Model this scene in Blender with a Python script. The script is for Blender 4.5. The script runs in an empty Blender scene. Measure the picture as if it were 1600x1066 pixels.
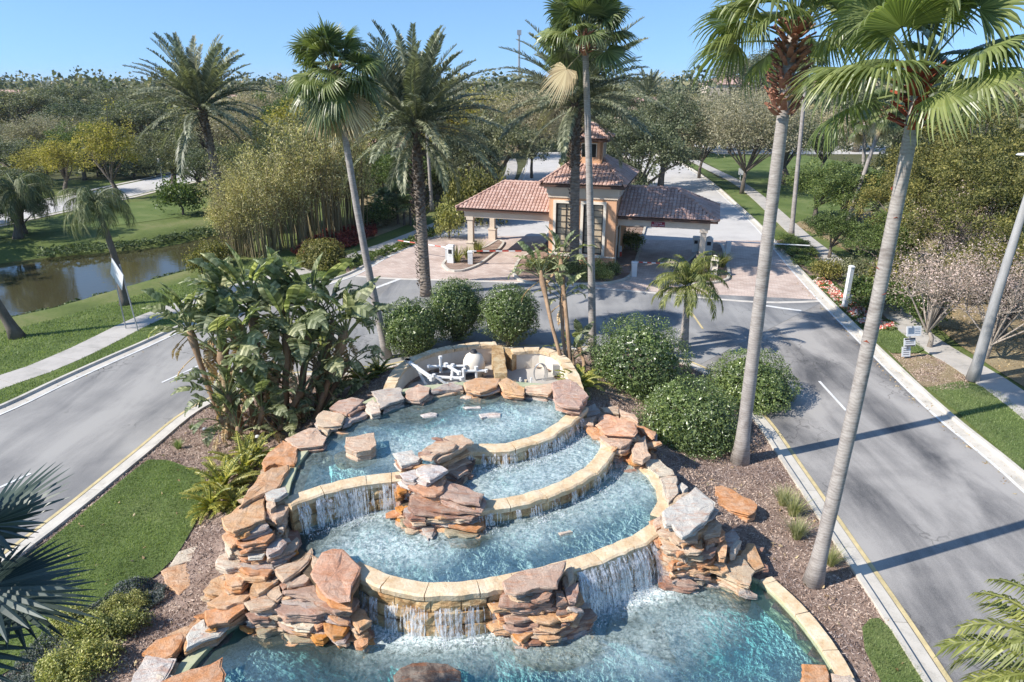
import bpy, bmesh, math, random
import numpy as np
from mathutils import Vector, Matrix, noise
from mathutils.geometry import delaunay_2d_cdt

# ------------------------------------------------------------------ camera, sky, sun, exposure
SC = bpy.context.scene
COL = SC.collection
FOC = 1067.0
PITCH = math.atan((533 - 124) / FOC)
CAMH = 13.0
cam_data = bpy.data.cameras.new("camera")
cam_data.sensor_width = 36.0
cam_data.lens = 36.0 * FOC / 1600.0
cam_data.clip_end = 8000.0
cam_data.clip_start = 0.2
cam = bpy.data.objects.new("camera", cam_data)
COL.objects.link(cam)
cam.location = (0, 0, CAMH)
cam.rotation_euler = (math.pi / 2 - PITCH, 0, 0)
SC.camera = cam

SUN_AZ = math.radians(20)      # heading of the shadows, from +x towards +y
SUN_EL = math.radians(40)
world = bpy.data.worlds.new("World")
SC.world = world
world.use_nodes = True
wn = world.node_tree.nodes
wl = world.node_tree.links
wn.clear()
wo = wn.new("ShaderNodeOutputWorld")
wb = wn.new("ShaderNodeBackground")
sky = wn.new("ShaderNodeTexSky")
sky.sky_type = 'NISHITA'
sky.sun_disc = False
sky.sun_elevation = SUN_EL
# direction towards the sun is (-cos az, -sin az): Blender measures sun_rotation clockwise from +y
sky.sun_rotation = math.atan2(-math.cos(SUN_AZ), -math.sin(SUN_AZ))
sky.altitude = 10
sky.air_density = 1.0
sky.dust_density = 0.2
sky.ozone_density = 3.0
wb.inputs[1].default_value = 0.15
# clear, dry winter air: the whole dome is read a little higher up, so blue reaches down to the horizon
wt = wn.new("ShaderNodeTexCoord")
wm = wn.new("ShaderNodeMapping")
wm.inputs["Scale"].default_value = (1, 1, 0.8)
wm.inputs["Location"].default_value = (0, 0, 0.165)
wl.new(wt.outputs["Generated"], wm.inputs["Vector"])
wl.new(wm.outputs[0], sky.inputs["Vector"]) if "Vector" in sky.inputs else None
wg = wn.new("ShaderNodeMix")
wg.data_type = 'RGBA'
wg.blend_type = 'MULTIPLY'
wg.inputs[0].default_value = 1.0
wg.inputs[7].default_value = (0.80, 0.94, 1.02, 1)
wl.new(sky.outputs[0], wg.inputs[6])
wl.new(wg.outputs[2], wb.inputs[0])
wl.new(wb.outputs[0], wo.inputs[0])

sun_data = bpy.data.lights.new("sun", 'SUN')
sun_data.energy = 5.0
sun_data.angle = math.radians(0.5)
sun_data.color = (1.0, 0.94, 0.86)
sun = bpy.data.objects.new("sun", sun_data)
COL.objects.link(sun)
ldir = Vector((math.cos(SUN_AZ) * math.cos(SUN_EL), math.sin(SUN_AZ) * math.cos(SUN_EL), -math.sin(SUN_EL)))
sun.rotation_euler = ldir.to_track_quat('-Z', 'Y').to_euler()
sun.location = (-40, -20, 60)

SC.view_settings.view_transform = 'Standard'
SC.view_settings.look = 'None'
SC.view_settings.exposure = 0.47
SC.view_settings.gamma = 1.0
SC.view_settings.use_curve_mapping = False
SC.render.engine = 'CYCLES'
SC.cycles.max_bounces = 6
SC.cycles.diffuse_bounces = 3
SC.cycles.glossy_bounces = 2
SC.cycles.transmission_bounces = 4
SC.cycles.transparent_max_bounces = 16
SC.cycles.use_denoising = True

# ------------------------------------------------------------------ helpers
R = random.Random(7)
CP, SP = math.cos(PITCH), math.sin(PITCH)


def G(px, py, z=0.0):
    """World point on the horizontal plane z seen at photo pixel px, py."""
    u = (px - 800) / FOC
    v = (533 - py) / FOC
    t = (z - CAMH) / (-SP + v * CP)
    return Vector((u * t, (CP + v * SP) * t, z))


def AT(px, py, Y):
    """World point at forward distance Y seen at photo pixel px, py."""
    u = (px - 800) / FOC
    v = (533 - py) / FOC
    t = Y / (CP + v * SP)
    return Vector((u * t, Y, CAMH + (-SP + v * CP) * t))


def pxs(lst, z=0.0):
    return [G(a, b, z) for a, b in lst]


def smooth_path(pts, step=0.5):
    pts = [Vector(p) for p in pts]
    out = []
    n = len(pts)
    for i in range(n - 1):
        p0 = pts[max(i - 1, 0)]
        p1 = pts[i]
        p2 = pts[i + 1]
        p3 = pts[min(i + 2, n - 1)]
        m = max(1, int((p2 - p1).length / step))
        for k in range(m):
            t = k / m
            q = 0.5 * ((2 * p1) + (p2 - p0) * t + (2 * p0 - 5 * p1 + 4 * p2 - p3) * t * t + (3 * p1 - p0 - 3 * p2 + p3) * t ** 3)
            out.append(q)
    out.append(pts[-1])
    return out


def resample(pts, step):
    pts = [Vector(p) for p in pts]
    out = [pts[0]]
    acc = 0.0
    for a, b in zip(pts[:-1], pts[1:]):
        L = (b - a).length
        if L < 1e-9:
            continue
        d = step - acc
        while d <= L:
            out.append(a.lerp(b, d / L))
            d += step
        acc = (acc + L) % step if step > 0 else 0
        acc = L - (d - step)
    if (out[-1] - pts[-1]).length > step * 0.3:
        out.append(pts[-1])
    return out


def offset_path(pts, d):
    """Offset to the left of travel in plan by d."""
    out = []
    n = len(pts)
    for i, p in enumerate(pts):
        a = pts[max(i - 1, 0)]
        b = pts[min(i + 1, n - 1)]
        t = Vector((b.x - a.x, b.y - a.y, 0))
        if t.length < 1e-9:
            t = Vector((1, 0, 0))
        t.normalize()
        out.append(Vector((p.x - t.y * d, p.y + t.x * d, p.z)))
    return out


def inpoly(P, poly):
    """P (n,2) array, poly list of vectors -> bool array."""
    x = P[:, 0]
    y = P[:, 1]
    c = np.zeros(len(P), bool)
    n = len(poly)
    for i in range(n):
        x1, y1 = poly[i][0], poly[i][1]
        x2, y2 = poly[(i + 1) % n][0], poly[(i + 1) % n][1]
        if y1 == y2:
            continue
        cond = ((y1 > y) != (y2 > y)) & (x < (x2 - x1) * (y - y1) / (y2 - y1) + x1)
        c ^= cond
    return c


def dist_path(P, path, closed=True):
    """distance (n,) from points (n,2) to a polyline."""
    d = np.full(len(P), 1e9)
    n = len(path)
    for i in range(n if closed else n - 1):
        a = np.array([path[i][0], path[i][1]])
        b = np.array([path[(i + 1) % n][0], path[(i + 1) % n][1]])
        ab = b - a
        L = max(ab @ ab, 1e-12)
        t = np.clip(((P - a) @ ab) / L, 0, 1)
        q = a + t[:, None] * ab
        d = np.minimum(d, np.hypot(P[:, 0] - q[:, 0], P[:, 1] - q[:, 1]))
    return d


def sstep(t):
    t = np.clip(t, 0, 1)
    return t * t * (3 - 2 * t)


def link(name, me, parent=None, mat=None, loc=None, rot=None, scale=None):
    o = bpy.data.objects.new(name, me)
    COL.objects.link(o)
    if mat is not None and me is not None:
        if isinstance(mat, (list, tuple)):
            for m in mat:
                me.materials.append(m)
        elif not me.materials:
            me.materials.append(mat)
    if parent is not None:
        o.parent = parent
    if loc is not None:
        o.location = loc
    if rot is not None:
        o.rotation_euler = rot
    if scale is not None:
        o.scale = (scale, scale, scale) if isinstance(scale, (int, float)) else scale
    return o


def tag(o, label=None, cat=None, group=None, kind=None):
    if label:
        o['label'] = label
    if cat:
        o['category'] = cat
    if group:
        o['group'] = group
    if kind:
        o['kind'] = kind
    return o


def thing(name, label, cat, loc=(0, 0, 0), rotz=0.0, group=None):
    o = bpy.data.objects.new(name, None)
    o.empty_display_size = 0.2
    COL.objects.link(o)
    o.location = loc
    o.rotation_euler = (0, 0, rotz)
    return tag(o, label, cat, group)


def np_mesh(name, V, F, smooth=False, mat_idx=None):
    """V (n,3), F (m,k) uniform face size or list of arrays."""
    me = bpy.data.meshes.new(name)
    if isinstance(F, list):
        loops = np.concatenate([f.ravel() for f in F])
        sizes = np.concatenate([np.full(len(f), f.shape[1]) for f in F])
    else:
        loops = F.ravel()
        sizes = np.full(len(F), F.shape[1])
    me.vertices.add(len(V))
    me.vertices.foreach_set("co", np.ascontiguousarray(V, dtype=np.float32).ravel())
    me.loops.add(len(loops))
    me.loops.foreach_set("vertex_index", loops.astype(np.int32))
    me.polygons.add(len(sizes))
    starts = np.concatenate([[0], np.cumsum(sizes)[:-1]]).astype(np.int32)
    me.polygons.foreach_set("loop_start", starts)
    if smooth:
        me.polygons.foreach_set("use_smooth", np.ones(len(sizes), bool))
    if mat_idx is not None:
        me.polygons.foreach_set("material_index", np.asarray(mat_idx, dtype=np.int32))
    me.update(calc_edges=True)
    return me


class MB:
    """collects shapes into ONE mesh object"""

    def __init__(self):
        self.v = []
        self.f = []
        self.m = []
        self.cur = 0

    def add(self, vs, fs):
        o = len(self.v)
        self.v += [tuple(p) for p in vs]
        for f in fs:
            self.f.append(tuple(i + o for i in f))
            self.m.append(self.cur)

    def box(self, c, s, rz=0.0, taper=1.0):
        hx, hy, hz = s[0] / 2, s[1] / 2, s[2] / 2
        ca, sa = math.cos(rz), math.sin(rz)
        vs = []
        for k, (dx, dy, dz) in enumerate([(-1, -1, -1), (1, -1, -1), (1, 1, -1), (-1, 1, -1), (-1, -1, 1), (1, -1, 1), (1, 1, 1), (-1, 1, 1)]):
            t = taper if dz > 0 else 1
            x, y = dx * hx * t, dy * hy * t
            vs.append((c[0] + x * ca - y * sa, c[1] + x * sa + y * ca, c[2] + dz * hz))
        self.add(vs, [(3, 2, 1, 0), (4, 5, 6, 7), (0, 1, 5, 4), (1, 2, 6, 5), (2, 3, 7, 6), (3, 0, 4, 7)])

    def prism(self, poly, z0, z1):
        n = len(poly)
        area = sum(poly[i][0] * poly[(i + 1) % n][1] - poly[(i + 1) % n][0] * poly[i][1] for i in range(n))
        if area < 0:
            poly = poly[::-1]
        vs = [(p[0], p[1], z0) for p in poly] + [(p[0], p[1], z1) for p in poly]
        fs = [tuple(range(n))[::-1], tuple(range(n, 2 * n))]
        for i in range(n):
            j = (i + 1) % n
            fs.append((i, j, n + j, n + i))
        self.add(vs, fs)

    def quad(self, a, b, c, d):
        self.add([a, b, c, d], [(0, 1, 2, 3)])

    def tube(self, pts, rad, n=8, cap=True):
        pts = [Vector(p) for p in pts]
        k = len(pts)
        if not isinstance(rad, (list, tuple)):
            rad = [rad] * k
        vs = []
        ref = None
        for i, p in enumerate(pts):
            t = (pts[min(i + 1, k - 1)] - pts[max(i - 1, 0)]).normalized()
            if ref is None:
                ref = Vector((1, 0, 0)) if abs(t.x) < 0.9 else Vector((0, 1, 0))
            a = (ref - t * ref.dot(t)).normalized()
            ref = a
            b = t.cross(a)
            for j in range(n):
                an = 2 * math.pi * j / n
                vs.append(p + (a * math.cos(an) + b * math.sin(an)) * rad[i])
        fs = []
        for i in range(k - 1):
            for j in range(n):
                q = (j + 1) % n
                fs.append((i * n + j, i * n + q, (i + 1) * n + q, (i + 1) * n + j))
        if cap:
            fs.append(tuple(range(n))[::-1])
            fs.append(tuple((k - 1) * n + j for j in range(n)))
        self.add(vs, fs)

    def lathe(self, c, prof, n=16):
        """prof: list of (radius, z)"""
        vs = []
        for r, z in prof:
            for j in range(n):
                a = 2 * math.pi * j / n
                vs.append((c[0] + r * math.cos(a), c[1] + r * math.sin(a), c[2] + z))
        fs = []
        for i in range(len(prof) - 1):
            for j in range(n):
                q = (j + 1) % n
                fs.append((i * n + j, i * n + q, (i + 1) * n + q, (i + 1) * n + j))
        fs.append(tuple(range(n))[::-1])
        fs.append(tuple((len(prof) - 1) * n + j for j in range(n)))
        self.add(vs, fs)

    def mesh(self, name, smooth=False):
        me = bpy.data.meshes.new(name)
        me.from_pydata(self.v, [], self.f)
        if any(self.m):
            me.polygons.foreach_set("material_index", self.m)
        if smooth:
            me.polygons.foreach_set("use_smooth", [True] * len(self.f))
        me.update()
        return me

    def build(self, name, mat, parent=None, smooth=False, **kw):
        return link(name, self.mesh(name, smooth), parent, mat, **kw)


def wbuild(mb, name, mat, parent, smooth=False):
    """mesh in world coordinates under an un-rotated or rotated parent Empty"""
    o = link(name, mb.mesh(name, smooth) if isinstance(mb, MB) else mb, None, mat)
    o.parent = parent
    o.matrix_parent_inverse = (Matrix.Translation(parent.location) @ parent.rotation_euler.to_matrix().to_4x4()).inverted()
    return o


# ------------------------------------------------------------------ materials
def nodes(name):
    m = bpy.data.materials.new(name)
    m.use_nodes = True
    nt = m.node_tree
    nt.nodes.clear()
    out = nt.nodes.new("ShaderNodeOutputMaterial")
    return m, nt, nt.nodes, nt.links, out


def ramp(nt, fac, stops, interp='LINEAR'):
    r = nt.nodes.new("ShaderNodeValToRGB")
    cr = r.color_ramp
    cr.interpolation = interp
    while len(cr.elements) < len(stops):
        cr.elements.new(0.5)
    for e, (p, c) in zip(cr.elements, stops):
        e.position = p
        e.color = (c[0], c[1], c[2], 1) if not isinstance(c, (int, float)) else (c, c, c, 1)
    nt.links.new(fac, r.inputs[0])
    return r.outputs[0]


def tex_noise(nt, vec, scale, detail=4, rough=0.6, dist=0.0):
    n = nt.nodes.new("ShaderNodeTexNoise")
    n.inputs["Scale"].default_value = scale
    n.inputs["Detail"].default_value = detail
    n.inputs["Roughness"].default_value = rough
    n.inputs["Distortion"].default_value = dist
    if vec is not None:
        nt.links.new(vec, n.inputs["Vector"])
    return n.outputs["Fac"]


def vec_map(nt, vec, scale=(1, 1, 1), rot=(0, 0, 0)):
    mp = nt.nodes.new("ShaderNodeMapping")
    mp.inputs["Scale"].default_value = scale
    mp.inputs["Rotation"].default_value = rot
    nt.links.new(vec, mp.inputs["Vector"])
    return mp.outputs[0]


def mix_col(nt, fac, a, b, mode='MIX'):
    m = nt.nodes.new("ShaderNodeMix")
    m.data_type = 'RGBA'
    m.blend_type = mode
    for s, v in ((0, fac), (6, a), (7, b)):
        if isinstance(v, (int, float)):
            m.inputs[s].default_value = v
        elif isinstance(v, tuple):
            m.inputs[s].default_value = (v[0], v[1], v[2], 1)
        else:
            nt.links.new(v, m.inputs[s])
    return m.outputs[2]


def math_n(nt, op, a, b=None):
    m = nt.nodes.new("ShaderNodeMath")
    m.operation = op
    for i, v in enumerate((a, b)):
        if v is None:
            continue
        if isinstance(v, (int, float)):
            m.inputs[i].default_value = v
        else:
            nt.links.new(v, m.inputs[i])
    return m.outputs[0]


def bump(nt, h, strength=0.3, dist=0.02):
    b = nt.nodes.new("ShaderNodeBump")
    b.inputs["Strength"].default_value = strength
    b.inputs["Distance"].default_value = dist
    nt.links.new(h, b.inputs["Height"])
    return b.outputs[0]


def geo_pos(nt):
    return nt.nodes.new("ShaderNodeNewGeometry").outputs["Position"]


def obj_pos(nt):
    return nt.nodes.new("ShaderNodeTexCoord").outputs["Object"]


def principled(nt, col, rough=0.7, normal=None, spec=0.3, metal=0.0):
    p = nt.nodes.new("ShaderNodeBsdfPrincipled")
    if isinstance(col, tuple):
        p.inputs["Base Color"].default_value = (col[0], col[1], col[2], 1)
    else:
        nt.links.new(col, p.inputs["Base Color"])
    p.inputs["Roughness"].default_value = rough
    p.inputs["Metallic"].default_value = metal
    p.inputs["Specular IOR Level"].default_value = spec
    if normal is not None:
        nt.links.new(normal, p.inputs["Normal"])
    return p


def mat_noise(name, c1, c2, scale=3.0, rough=0.75, b=0.2, bd=0.02, fine=30.0, coord='world', c3=None, stretch=None, spec=0.3, metal=0.0):
    m, nt, N, L, out = nodes(name)
    pos = geo_pos(nt) if coord == 'world' else obj_pos(nt)
    v = vec_map(nt, pos, stretch) if stretch else pos
    n1 = tex_noise(nt, v, scale, 6, 0.65)
    n2 = tex_noise(nt, pos, fine, 4, 0.7)
    f = math_n(nt, 'ADD', math_n(nt, 'MULTIPLY', n1, 0.7), math_n(nt, 'MULTIPLY', n2, 0.3))
    st = [(0.32, c1), (0.62, c2)] if c3 is None else [(0.3, c1), (0.5, c2), (0.68, c3)]
    col = ramp(nt, f, st)
    p = principled(nt, col, rough, bump(nt, n2, b, bd), spec, metal)
    L.new(p.outputs[0], out.inputs[0])
    return m


def mat_leaf(name, cols, trans=0.35, rough=0.55, spec=0.35, vary=0.0, gain=1.5, patch=False):
    """foliage: colour differs leaf by leaf and a little plant by plant"""
    m, nt, N, L, out = nodes(name)
    g = N.new("ShaderNodeNewGeometry")
    k = len(cols)
    cols = [tuple(min(0.85, (x * 0.86 + sum(c) / 3 * 0.14) * gain) for x in c) for c in cols]
    col = ramp(nt, g.outputs["Random Per Island"], [(i / max(1, k - 1), c) for i, c in enumerate(cols)])
    big = tex_noise(nt, g.outputs["Position"], 0.55 if not patch else 0.035, 2, 0.5)
    bc = ramp(nt, big, [(0.35, (0.78, 0.78, 0.8)), (0.65, (1.2, 1.16, 1.05))])
    col = mix_col(nt, 1.0, col, bc, 'MULTIPLY')
    if patch:
        pn = tex_noise(nt, g.outputs["Position"], 0.05, 3, 0.6)
        col = mix_col(nt, 1.0, col, ramp(nt, pn, [(0.38, (0.5, 0.62, 0.52)), (0.48, (1.0, 1.0, 1.0)), (0.56, (1.2, 1.1, 0.8)), (0.66, (1.4, 1.22, 1.12))]), 'MULTIPLY')
    if vary:
        oi = N.new("ShaderNodeObjectInfo")
        vc = ramp(nt, oi.outputs["Random"], [(0, (1 - vary, 1 - vary * 0.7, 1 - vary)), (1, (1 + vary, 1 + vary * 0.8, 1 + vary * 0.3))])
        col = mix_col(nt, 1.0, col, vc, 'MULTIPLY')
    p = principled(nt, col, rough, None, spec)
    t = N.new("ShaderNodeBsdfTranslucent")
    L.new(mix_col(nt, 1.0, col, (1.15, 1.25, 0.6), 'MULTIPLY'), t.inputs[0])
    ms = N.new("ShaderNodeMixShader")
    ms.inputs[0].default_value = trans
    L.new(p.outputs[0], ms.inputs[1])
    L.new(t.outputs[0], ms.inputs[2])
    L.new(ms.outputs[0], out.inputs[0])
    return m


def mat_plain(name, c, rough=0.5, spec=0.4, metal=0.0):
    """flat paint with slight real-world unevenness"""
    c2 = tuple(min(1, x * 0.86) for x in c)
    return mat_noise(name, c2, c, 4.0, rough, 0.05, 0.003, 40.0, 'object', spec=spec, metal=metal)


M = {}
M['concrete'] = mat_noise("concrete", (0.42, 0.39, 0.34), (0.60, 0.56, 0.50), 1.3, 0.85, 0.15, 0.004, 45, c3=(0.66, 0.62, 0.56))
M['kerb'] = mat_noise("kerb_concrete", (0.34, 0.32, 0.28), (0.56, 0.52, 0.45), 1.1, 0.85, 0.2, 0.004, 30, c3=(0.64, 0.60, 0.53))
M['path'] = mat_noise("path_concrete", (0.30, 0.29, 0.26), (0.46, 0.43, 0.39), 0.9, 0.85, 0.15, 0.004, 30, c3=(0.52, 0.49, 0.44))
M['white_paint'] = mat_noise("white_road_paint", (0.45, 0.45, 0.44), (0.80, 0.80, 0.78), 2.0, 0.7, 0.1, 0.003, 25)
M['yellow_paint'] = mat_noise("yellow_road_paint", (0.40, 0.33, 0.17), (0.68, 0.55, 0.30), 2.0, 0.7, 0.1, 0.003, 25)


def make_asphalt(name, dark, light, rot):
    m, nt, N, L, out = nodes(name)
    pos = geo_pos(nt)
    v = vec_map(nt, pos, (1.0, 0.22, 1.0), (0, 0, rot))
    big = tex_noise(nt, v, 0.55, 5, 0.6, 0.6)
    blot = tex_noise(nt, pos, 0.28, 4, 0.55, 0.4)
    fine = tex_noise(nt, pos, 60, 3, 0.8)
    f = math_n(nt, 'ADD', math_n(nt, 'MULTIPLY', big, 0.55), math_n(nt, 'MULTIPLY', blot, 0.35))
    f = math_n(nt, 'ADD', f, math_n(nt, 'MULTIPLY', fine, 0.3))
    col = ramp(nt, f, [(0.455, dark), (0.56, tuple((a + b) / 2 for a, b in zip(dark, light))), (0.67, light)])
    vo = N.new("ShaderNodeTexVoronoi")
    vo.feature = 'DISTANCE_TO_EDGE'
    vo.inputs["Scale"].default_value = 0.42
    dv = N.new("ShaderNodeVectorMath")
    dv.operation = 'ADD'
    nz = N.new("ShaderNodeTexNoise")
    nz.inputs["Scale"].default_value = 1.7
    L.new(pos, nz.inputs["Vector"])
    L.new(pos, dv.inputs[0])
    L.new(nz.outputs["Color"], dv.inputs[1])
    L.new(vec_map(nt, dv.outputs[0], (1, 0.45, 1), (0, 0, rot)), vo.inputs["Vector"])
    crack = ramp(nt, vo.outputs["Distance"], [(0.0, 0.55), (0.012, 1.0)])
    gate = ramp(nt, tex_noise(nt, pos, 0.16, 2), [(0.5, 1.0), (0.56, 0.0)])
    crack = mix_col(nt, gate, crack, (1, 1, 1))
    col = mix_col(nt, 1.0, col, crack, 'MULTIPLY')
    p = principled(nt, col, 0.82, bump(nt, fine, 0.35, 0.004), 0.3)
    L.new(p.outputs[0], out.inputs[0])
    return m


M['asphalt'] = make_asphalt("asphalt", (0.075, 0.076, 0.08), (0.375, 0.355, 0.33), math.radians(17))
M['asphalt_left'] = make_asphalt("asphalt_pale", (0.16, 0.158, 0.156), (0.36, 0.345, 0.32), math.radians(-8))
M['asphalt_mid'] = make_asphalt("asphalt_mid", (0.13, 0.135, 0.145), (0.33, 0.325, 0.315), math.radians(80))


def make_paver():
    m, nt, N, L, out = nodes("brick_pavers")
    pos = geo_pos(nt)
    b = N.new("ShaderNodeTexBrick")
    b.inputs["Scale"].default_value = 1.0
    b.inputs["Brick Width"].default_value = 0.4
    b.inputs["Row Height"].default_value = 0.2
    b.inputs["Mortar Size"].default_value = 0.012
    b.inputs["Color1"].default_value = (0.50, 0.395, 0.34, 1)
    b.inputs["Color2"].default_value = (0.60, 0.51, 0.45, 1)
    b.inputs["Mortar"].default_value = (0.38, 0.32, 0.28, 1)
    L.new(vec_map(nt, pos, (1, 1, 1), (0, 0, math.radians(16))), b.inputs["Vector"])
    big = tex_noise(nt, pos, 0.5, 5, 0.6)
    tone = ramp(nt, big, [(0.35, (0.82, 0.78, 0.76)), (0.65, (1.12, 1.1, 1.08))])
    col = mix_col(nt, 1.0, b.outputs["Color"], tone, 'MULTIPLY')
    p = principled(nt, col, 0.85, bump(nt, b.outputs["Fac"], -0.3, 0.006))
    L.new(p.outputs[0], out.inputs[0])
    return m


M['paver'] = make_paver()
M['pale_road'] = mat_noise("pale_concrete_road", (0.40, 0.385, 0.365), (0.52, 0.50, 0.475), 0.35, 0.85, 0.1, 0.004, 12, c3=(0.58, 0.56, 0.53))


def make_ground(name, cols, scale=0.35, fine=9.0, b=0.5):
    m, nt, N, L, out = nodes(name)
    pos = geo_pos(nt)
    n1 = tex_noise(nt, pos, scale, 5, 0.6, 0.3)
    n2 = tex_noise(nt, pos, fine, 5, 0.75)
    f = math_n(nt, 'ADD', math_n(nt, 'MULTIPLY', n1, 0.6), math_n(nt, 'MULTIPLY', n2, 0.4))
    col = ramp(nt, f, [(0.34, cols[0]), (0.5, cols[1]), (0.66, cols[2])])
    p = principled(nt, col, 0.9, bump(nt, n2, b, 0.05), 0.15)
    L.new(p.outputs[0], out.inputs[0])
    return m


M['lawn'] = make_ground("lawn_green", ((0.075, 0.11, 0.032), (0.115, 0.16, 0.048), (0.19, 0.215, 0.085)))
M['bank'] = make_ground("grassy_ground", ((0.07, 0.10, 0.03), (0.12, 0.155, 0.045), (0.22, 0.21, 0.10)), 0.22, 6)
M['dry_grass'] = make_ground("dry_leaf_ground", ((0.16, 0.12, 0.07), (0.28, 0.22, 0.13), (0.38, 0.32, 0.20)), 0.3, 7)
M['mulch'] = make_ground("bark_mulch", ((0.17, 0.115, 0.09), (0.30, 0.215, 0.17), (0.45, 0.345, 0.285)), 1.1, 22, 0.9)
M['far_ground'] = make_ground("far_ground", ((0.045, 0.055, 0.022), (0.085, 0.09, 0.04), (0.14, 0.13, 0.07)), 0.02, 0.4, 0.2)

M['white'] = mat_plain("white_plastic", (0.78, 0.78, 0.76), 0.4)
M['white_metal'] = mat_plain("white_enamel", (0.75, 0.75, 0.74), 0.35)
M['grey_metal'] = mat_plain("galvanised_metal", (0.42, 0.43, 0.44), 0.45, 0.5, 0.5)
M['grey_pole'] = mat_noise("weathered_grey_pole", (0.19, 0.19, 0.185), (0.38, 0.375, 0.365), 2.5, 0.7, 0.2, 0.005, 25, 'object', stretch=(1, 1, 0.2))
M['black'] = mat_plain("black_plastic", (0.03, 0.03, 0.035), 0.45)
M['dark_metal'] = mat_plain("dark_bronze", (0.06, 0.045, 0.035), 0.4, 0.5)
M['red'] = mat_plain("red_plastic", (0.55, 0.07, 0.04), 0.5)
M['stucco_orange'] = mat_noise("orange_stucco", (0.60, 0.33, 0.18), (0.74, 0.43, 0.26), 0.8, 0.9, 0.35, 0.006, 60, 'object')
M['stucco_cream'] = mat_noise("cream_stucco", (0.56, 0.46, 0.36), (0.68, 0.58, 0.47), 0.8, 0.9, 0.25, 0.005, 60, 'object')
M['trim_cream'] = mat_noise("cream_trim", (0.72, 0.64, 0.52), (0.82, 0.74, 0.62), 1.5, 0.8, 0.1, 0.004, 60, 'object')
M['blind'] = mat_noise("tan_window_blind", (0.44, 0.35, 0.24), (0.54, 0.44, 0.31), 0.8, 0.35, 0.05, 0.003, 20, 'object', spec=0.5)
M['eave_brown'] = mat_plain("brown_eave_board", (0.10, 0.055, 0.04), 0.7)
M['pit_plaster'] = mat_noise("pit_plaster", (0.62, 0.55, 0.45), (0.76, 0.69, 0.59), 1.2, 0.85, 0.2, 0.006, 25)


def make_glass():
    m, nt, N, L, out = nodes("dark_window_glass")
    p = principled(nt, (0.02, 0.025, 0.03), 0.06, None, 0.8)
    L.new(p.outputs[0], out.inputs[0])
    return m


M['glass'] = make_glass()


def make_tile():
    m, nt, N, L, out = nodes("clay_roof_tile")
    g = N.new("ShaderNodeNewGeometry")
    col = ramp(nt, g.outputs["Random Per Island"], [(0, (0.44, 0.275, 0.22)), (0.3, (0.51, 0.335, 0.275)), (0.7, (0.55, 0.37, 0.31)), (1, (0.59, 0.42, 0.355))])
    n = tex_noise(nt, g.outputs["Position"], 9, 4, 0.7)
    col = mix_col(nt, 1.0, col, ramp(nt, n, [(0.3, (0.8, 0.8, 0.8)), (0.7, (1.1, 1.08, 1.05))]), 'MULTIPLY')
    p = principled(nt, col, 0.8, bump(nt, n, 0.2, 0.01))
    L.new(p.outputs[0], out.inputs[0])
    return m


M['tile'] = make_tile()


def make_rock():
    """sandstone; each stone's own tone comes from its object colour"""
    m, nt, N, L, out = nodes("sandstone")
    pos = geo_pos(nt)
    oi = N.new("ShaderNodeObjectInfo")
    off = N.new("ShaderNodeVectorMath")
    off.operation = 'MULTIPLY_ADD'
    comb = N.new("ShaderNodeCombineXYZ")
    for i in range(3):
        L.new(oi.outputs["Random"], comb.inputs[i])
    L.new(comb.outputs[0], off.inputs[0])
    off.inputs[1].default_value = (37, 91, 53)
    L.new(pos, off.inputs[2])
    v = off.outputs[0]
    n1 = tex_noise(nt, v, 2.4, 6, 0.7, 0.4)
    n2 = tex_noise(nt, v, 26, 6, 0.8)
    strata = tex_noise(nt, vec_map(nt, v, (1.5, 1.5, 22)), 1.0, 4, 0.6)
    veins = tex_noise(nt, vec_map(nt, v, (1, 3.5, 3), (0.2, 0.1, 0.7)), 2.2, 6, 0.7, 0.6)
    base = oi.outputs["Color"]
    pale = mix_col(nt, 0.4, base, (0.78, 0.66, 0.52))
    rust = mix_col(nt, 0.6, base, (0.50, 0.17, 0.05))
    c = mix_col(nt, ramp(nt, n1, [(0.40, 0.0), (0.62, 1.0)]), base, pale)
    c = mix_col(nt, ramp(nt, veins, [(0.50, 0.0), (0.66, 0.85)]), c, rust)
    c = mix_col(nt, 1.0, c, ramp(nt, n2, [(0.28, (0.66, 0.64, 0.62)), (0.5, (0.96, 0.96, 0.96)), (0.75, (1.16, 1.15, 1.12))]), 'MULTIPLY')
    h = math_n(nt, 'ADD', math_n(nt, 'MULTIPLY', n2, 0.4), math_n(nt, 'ADD', math_n(nt, 'MULTIPLY', strata, 0.5), math_n(nt, 'MULTIPLY', n1, 0.6)))
    p = principled(nt, c, 0.8, bump(nt, h, 1.0, 0.10), 0.3)
    L.new(p.outputs[0], out.inputs[0])
    return m


M['rock'] = make_rock()


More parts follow.
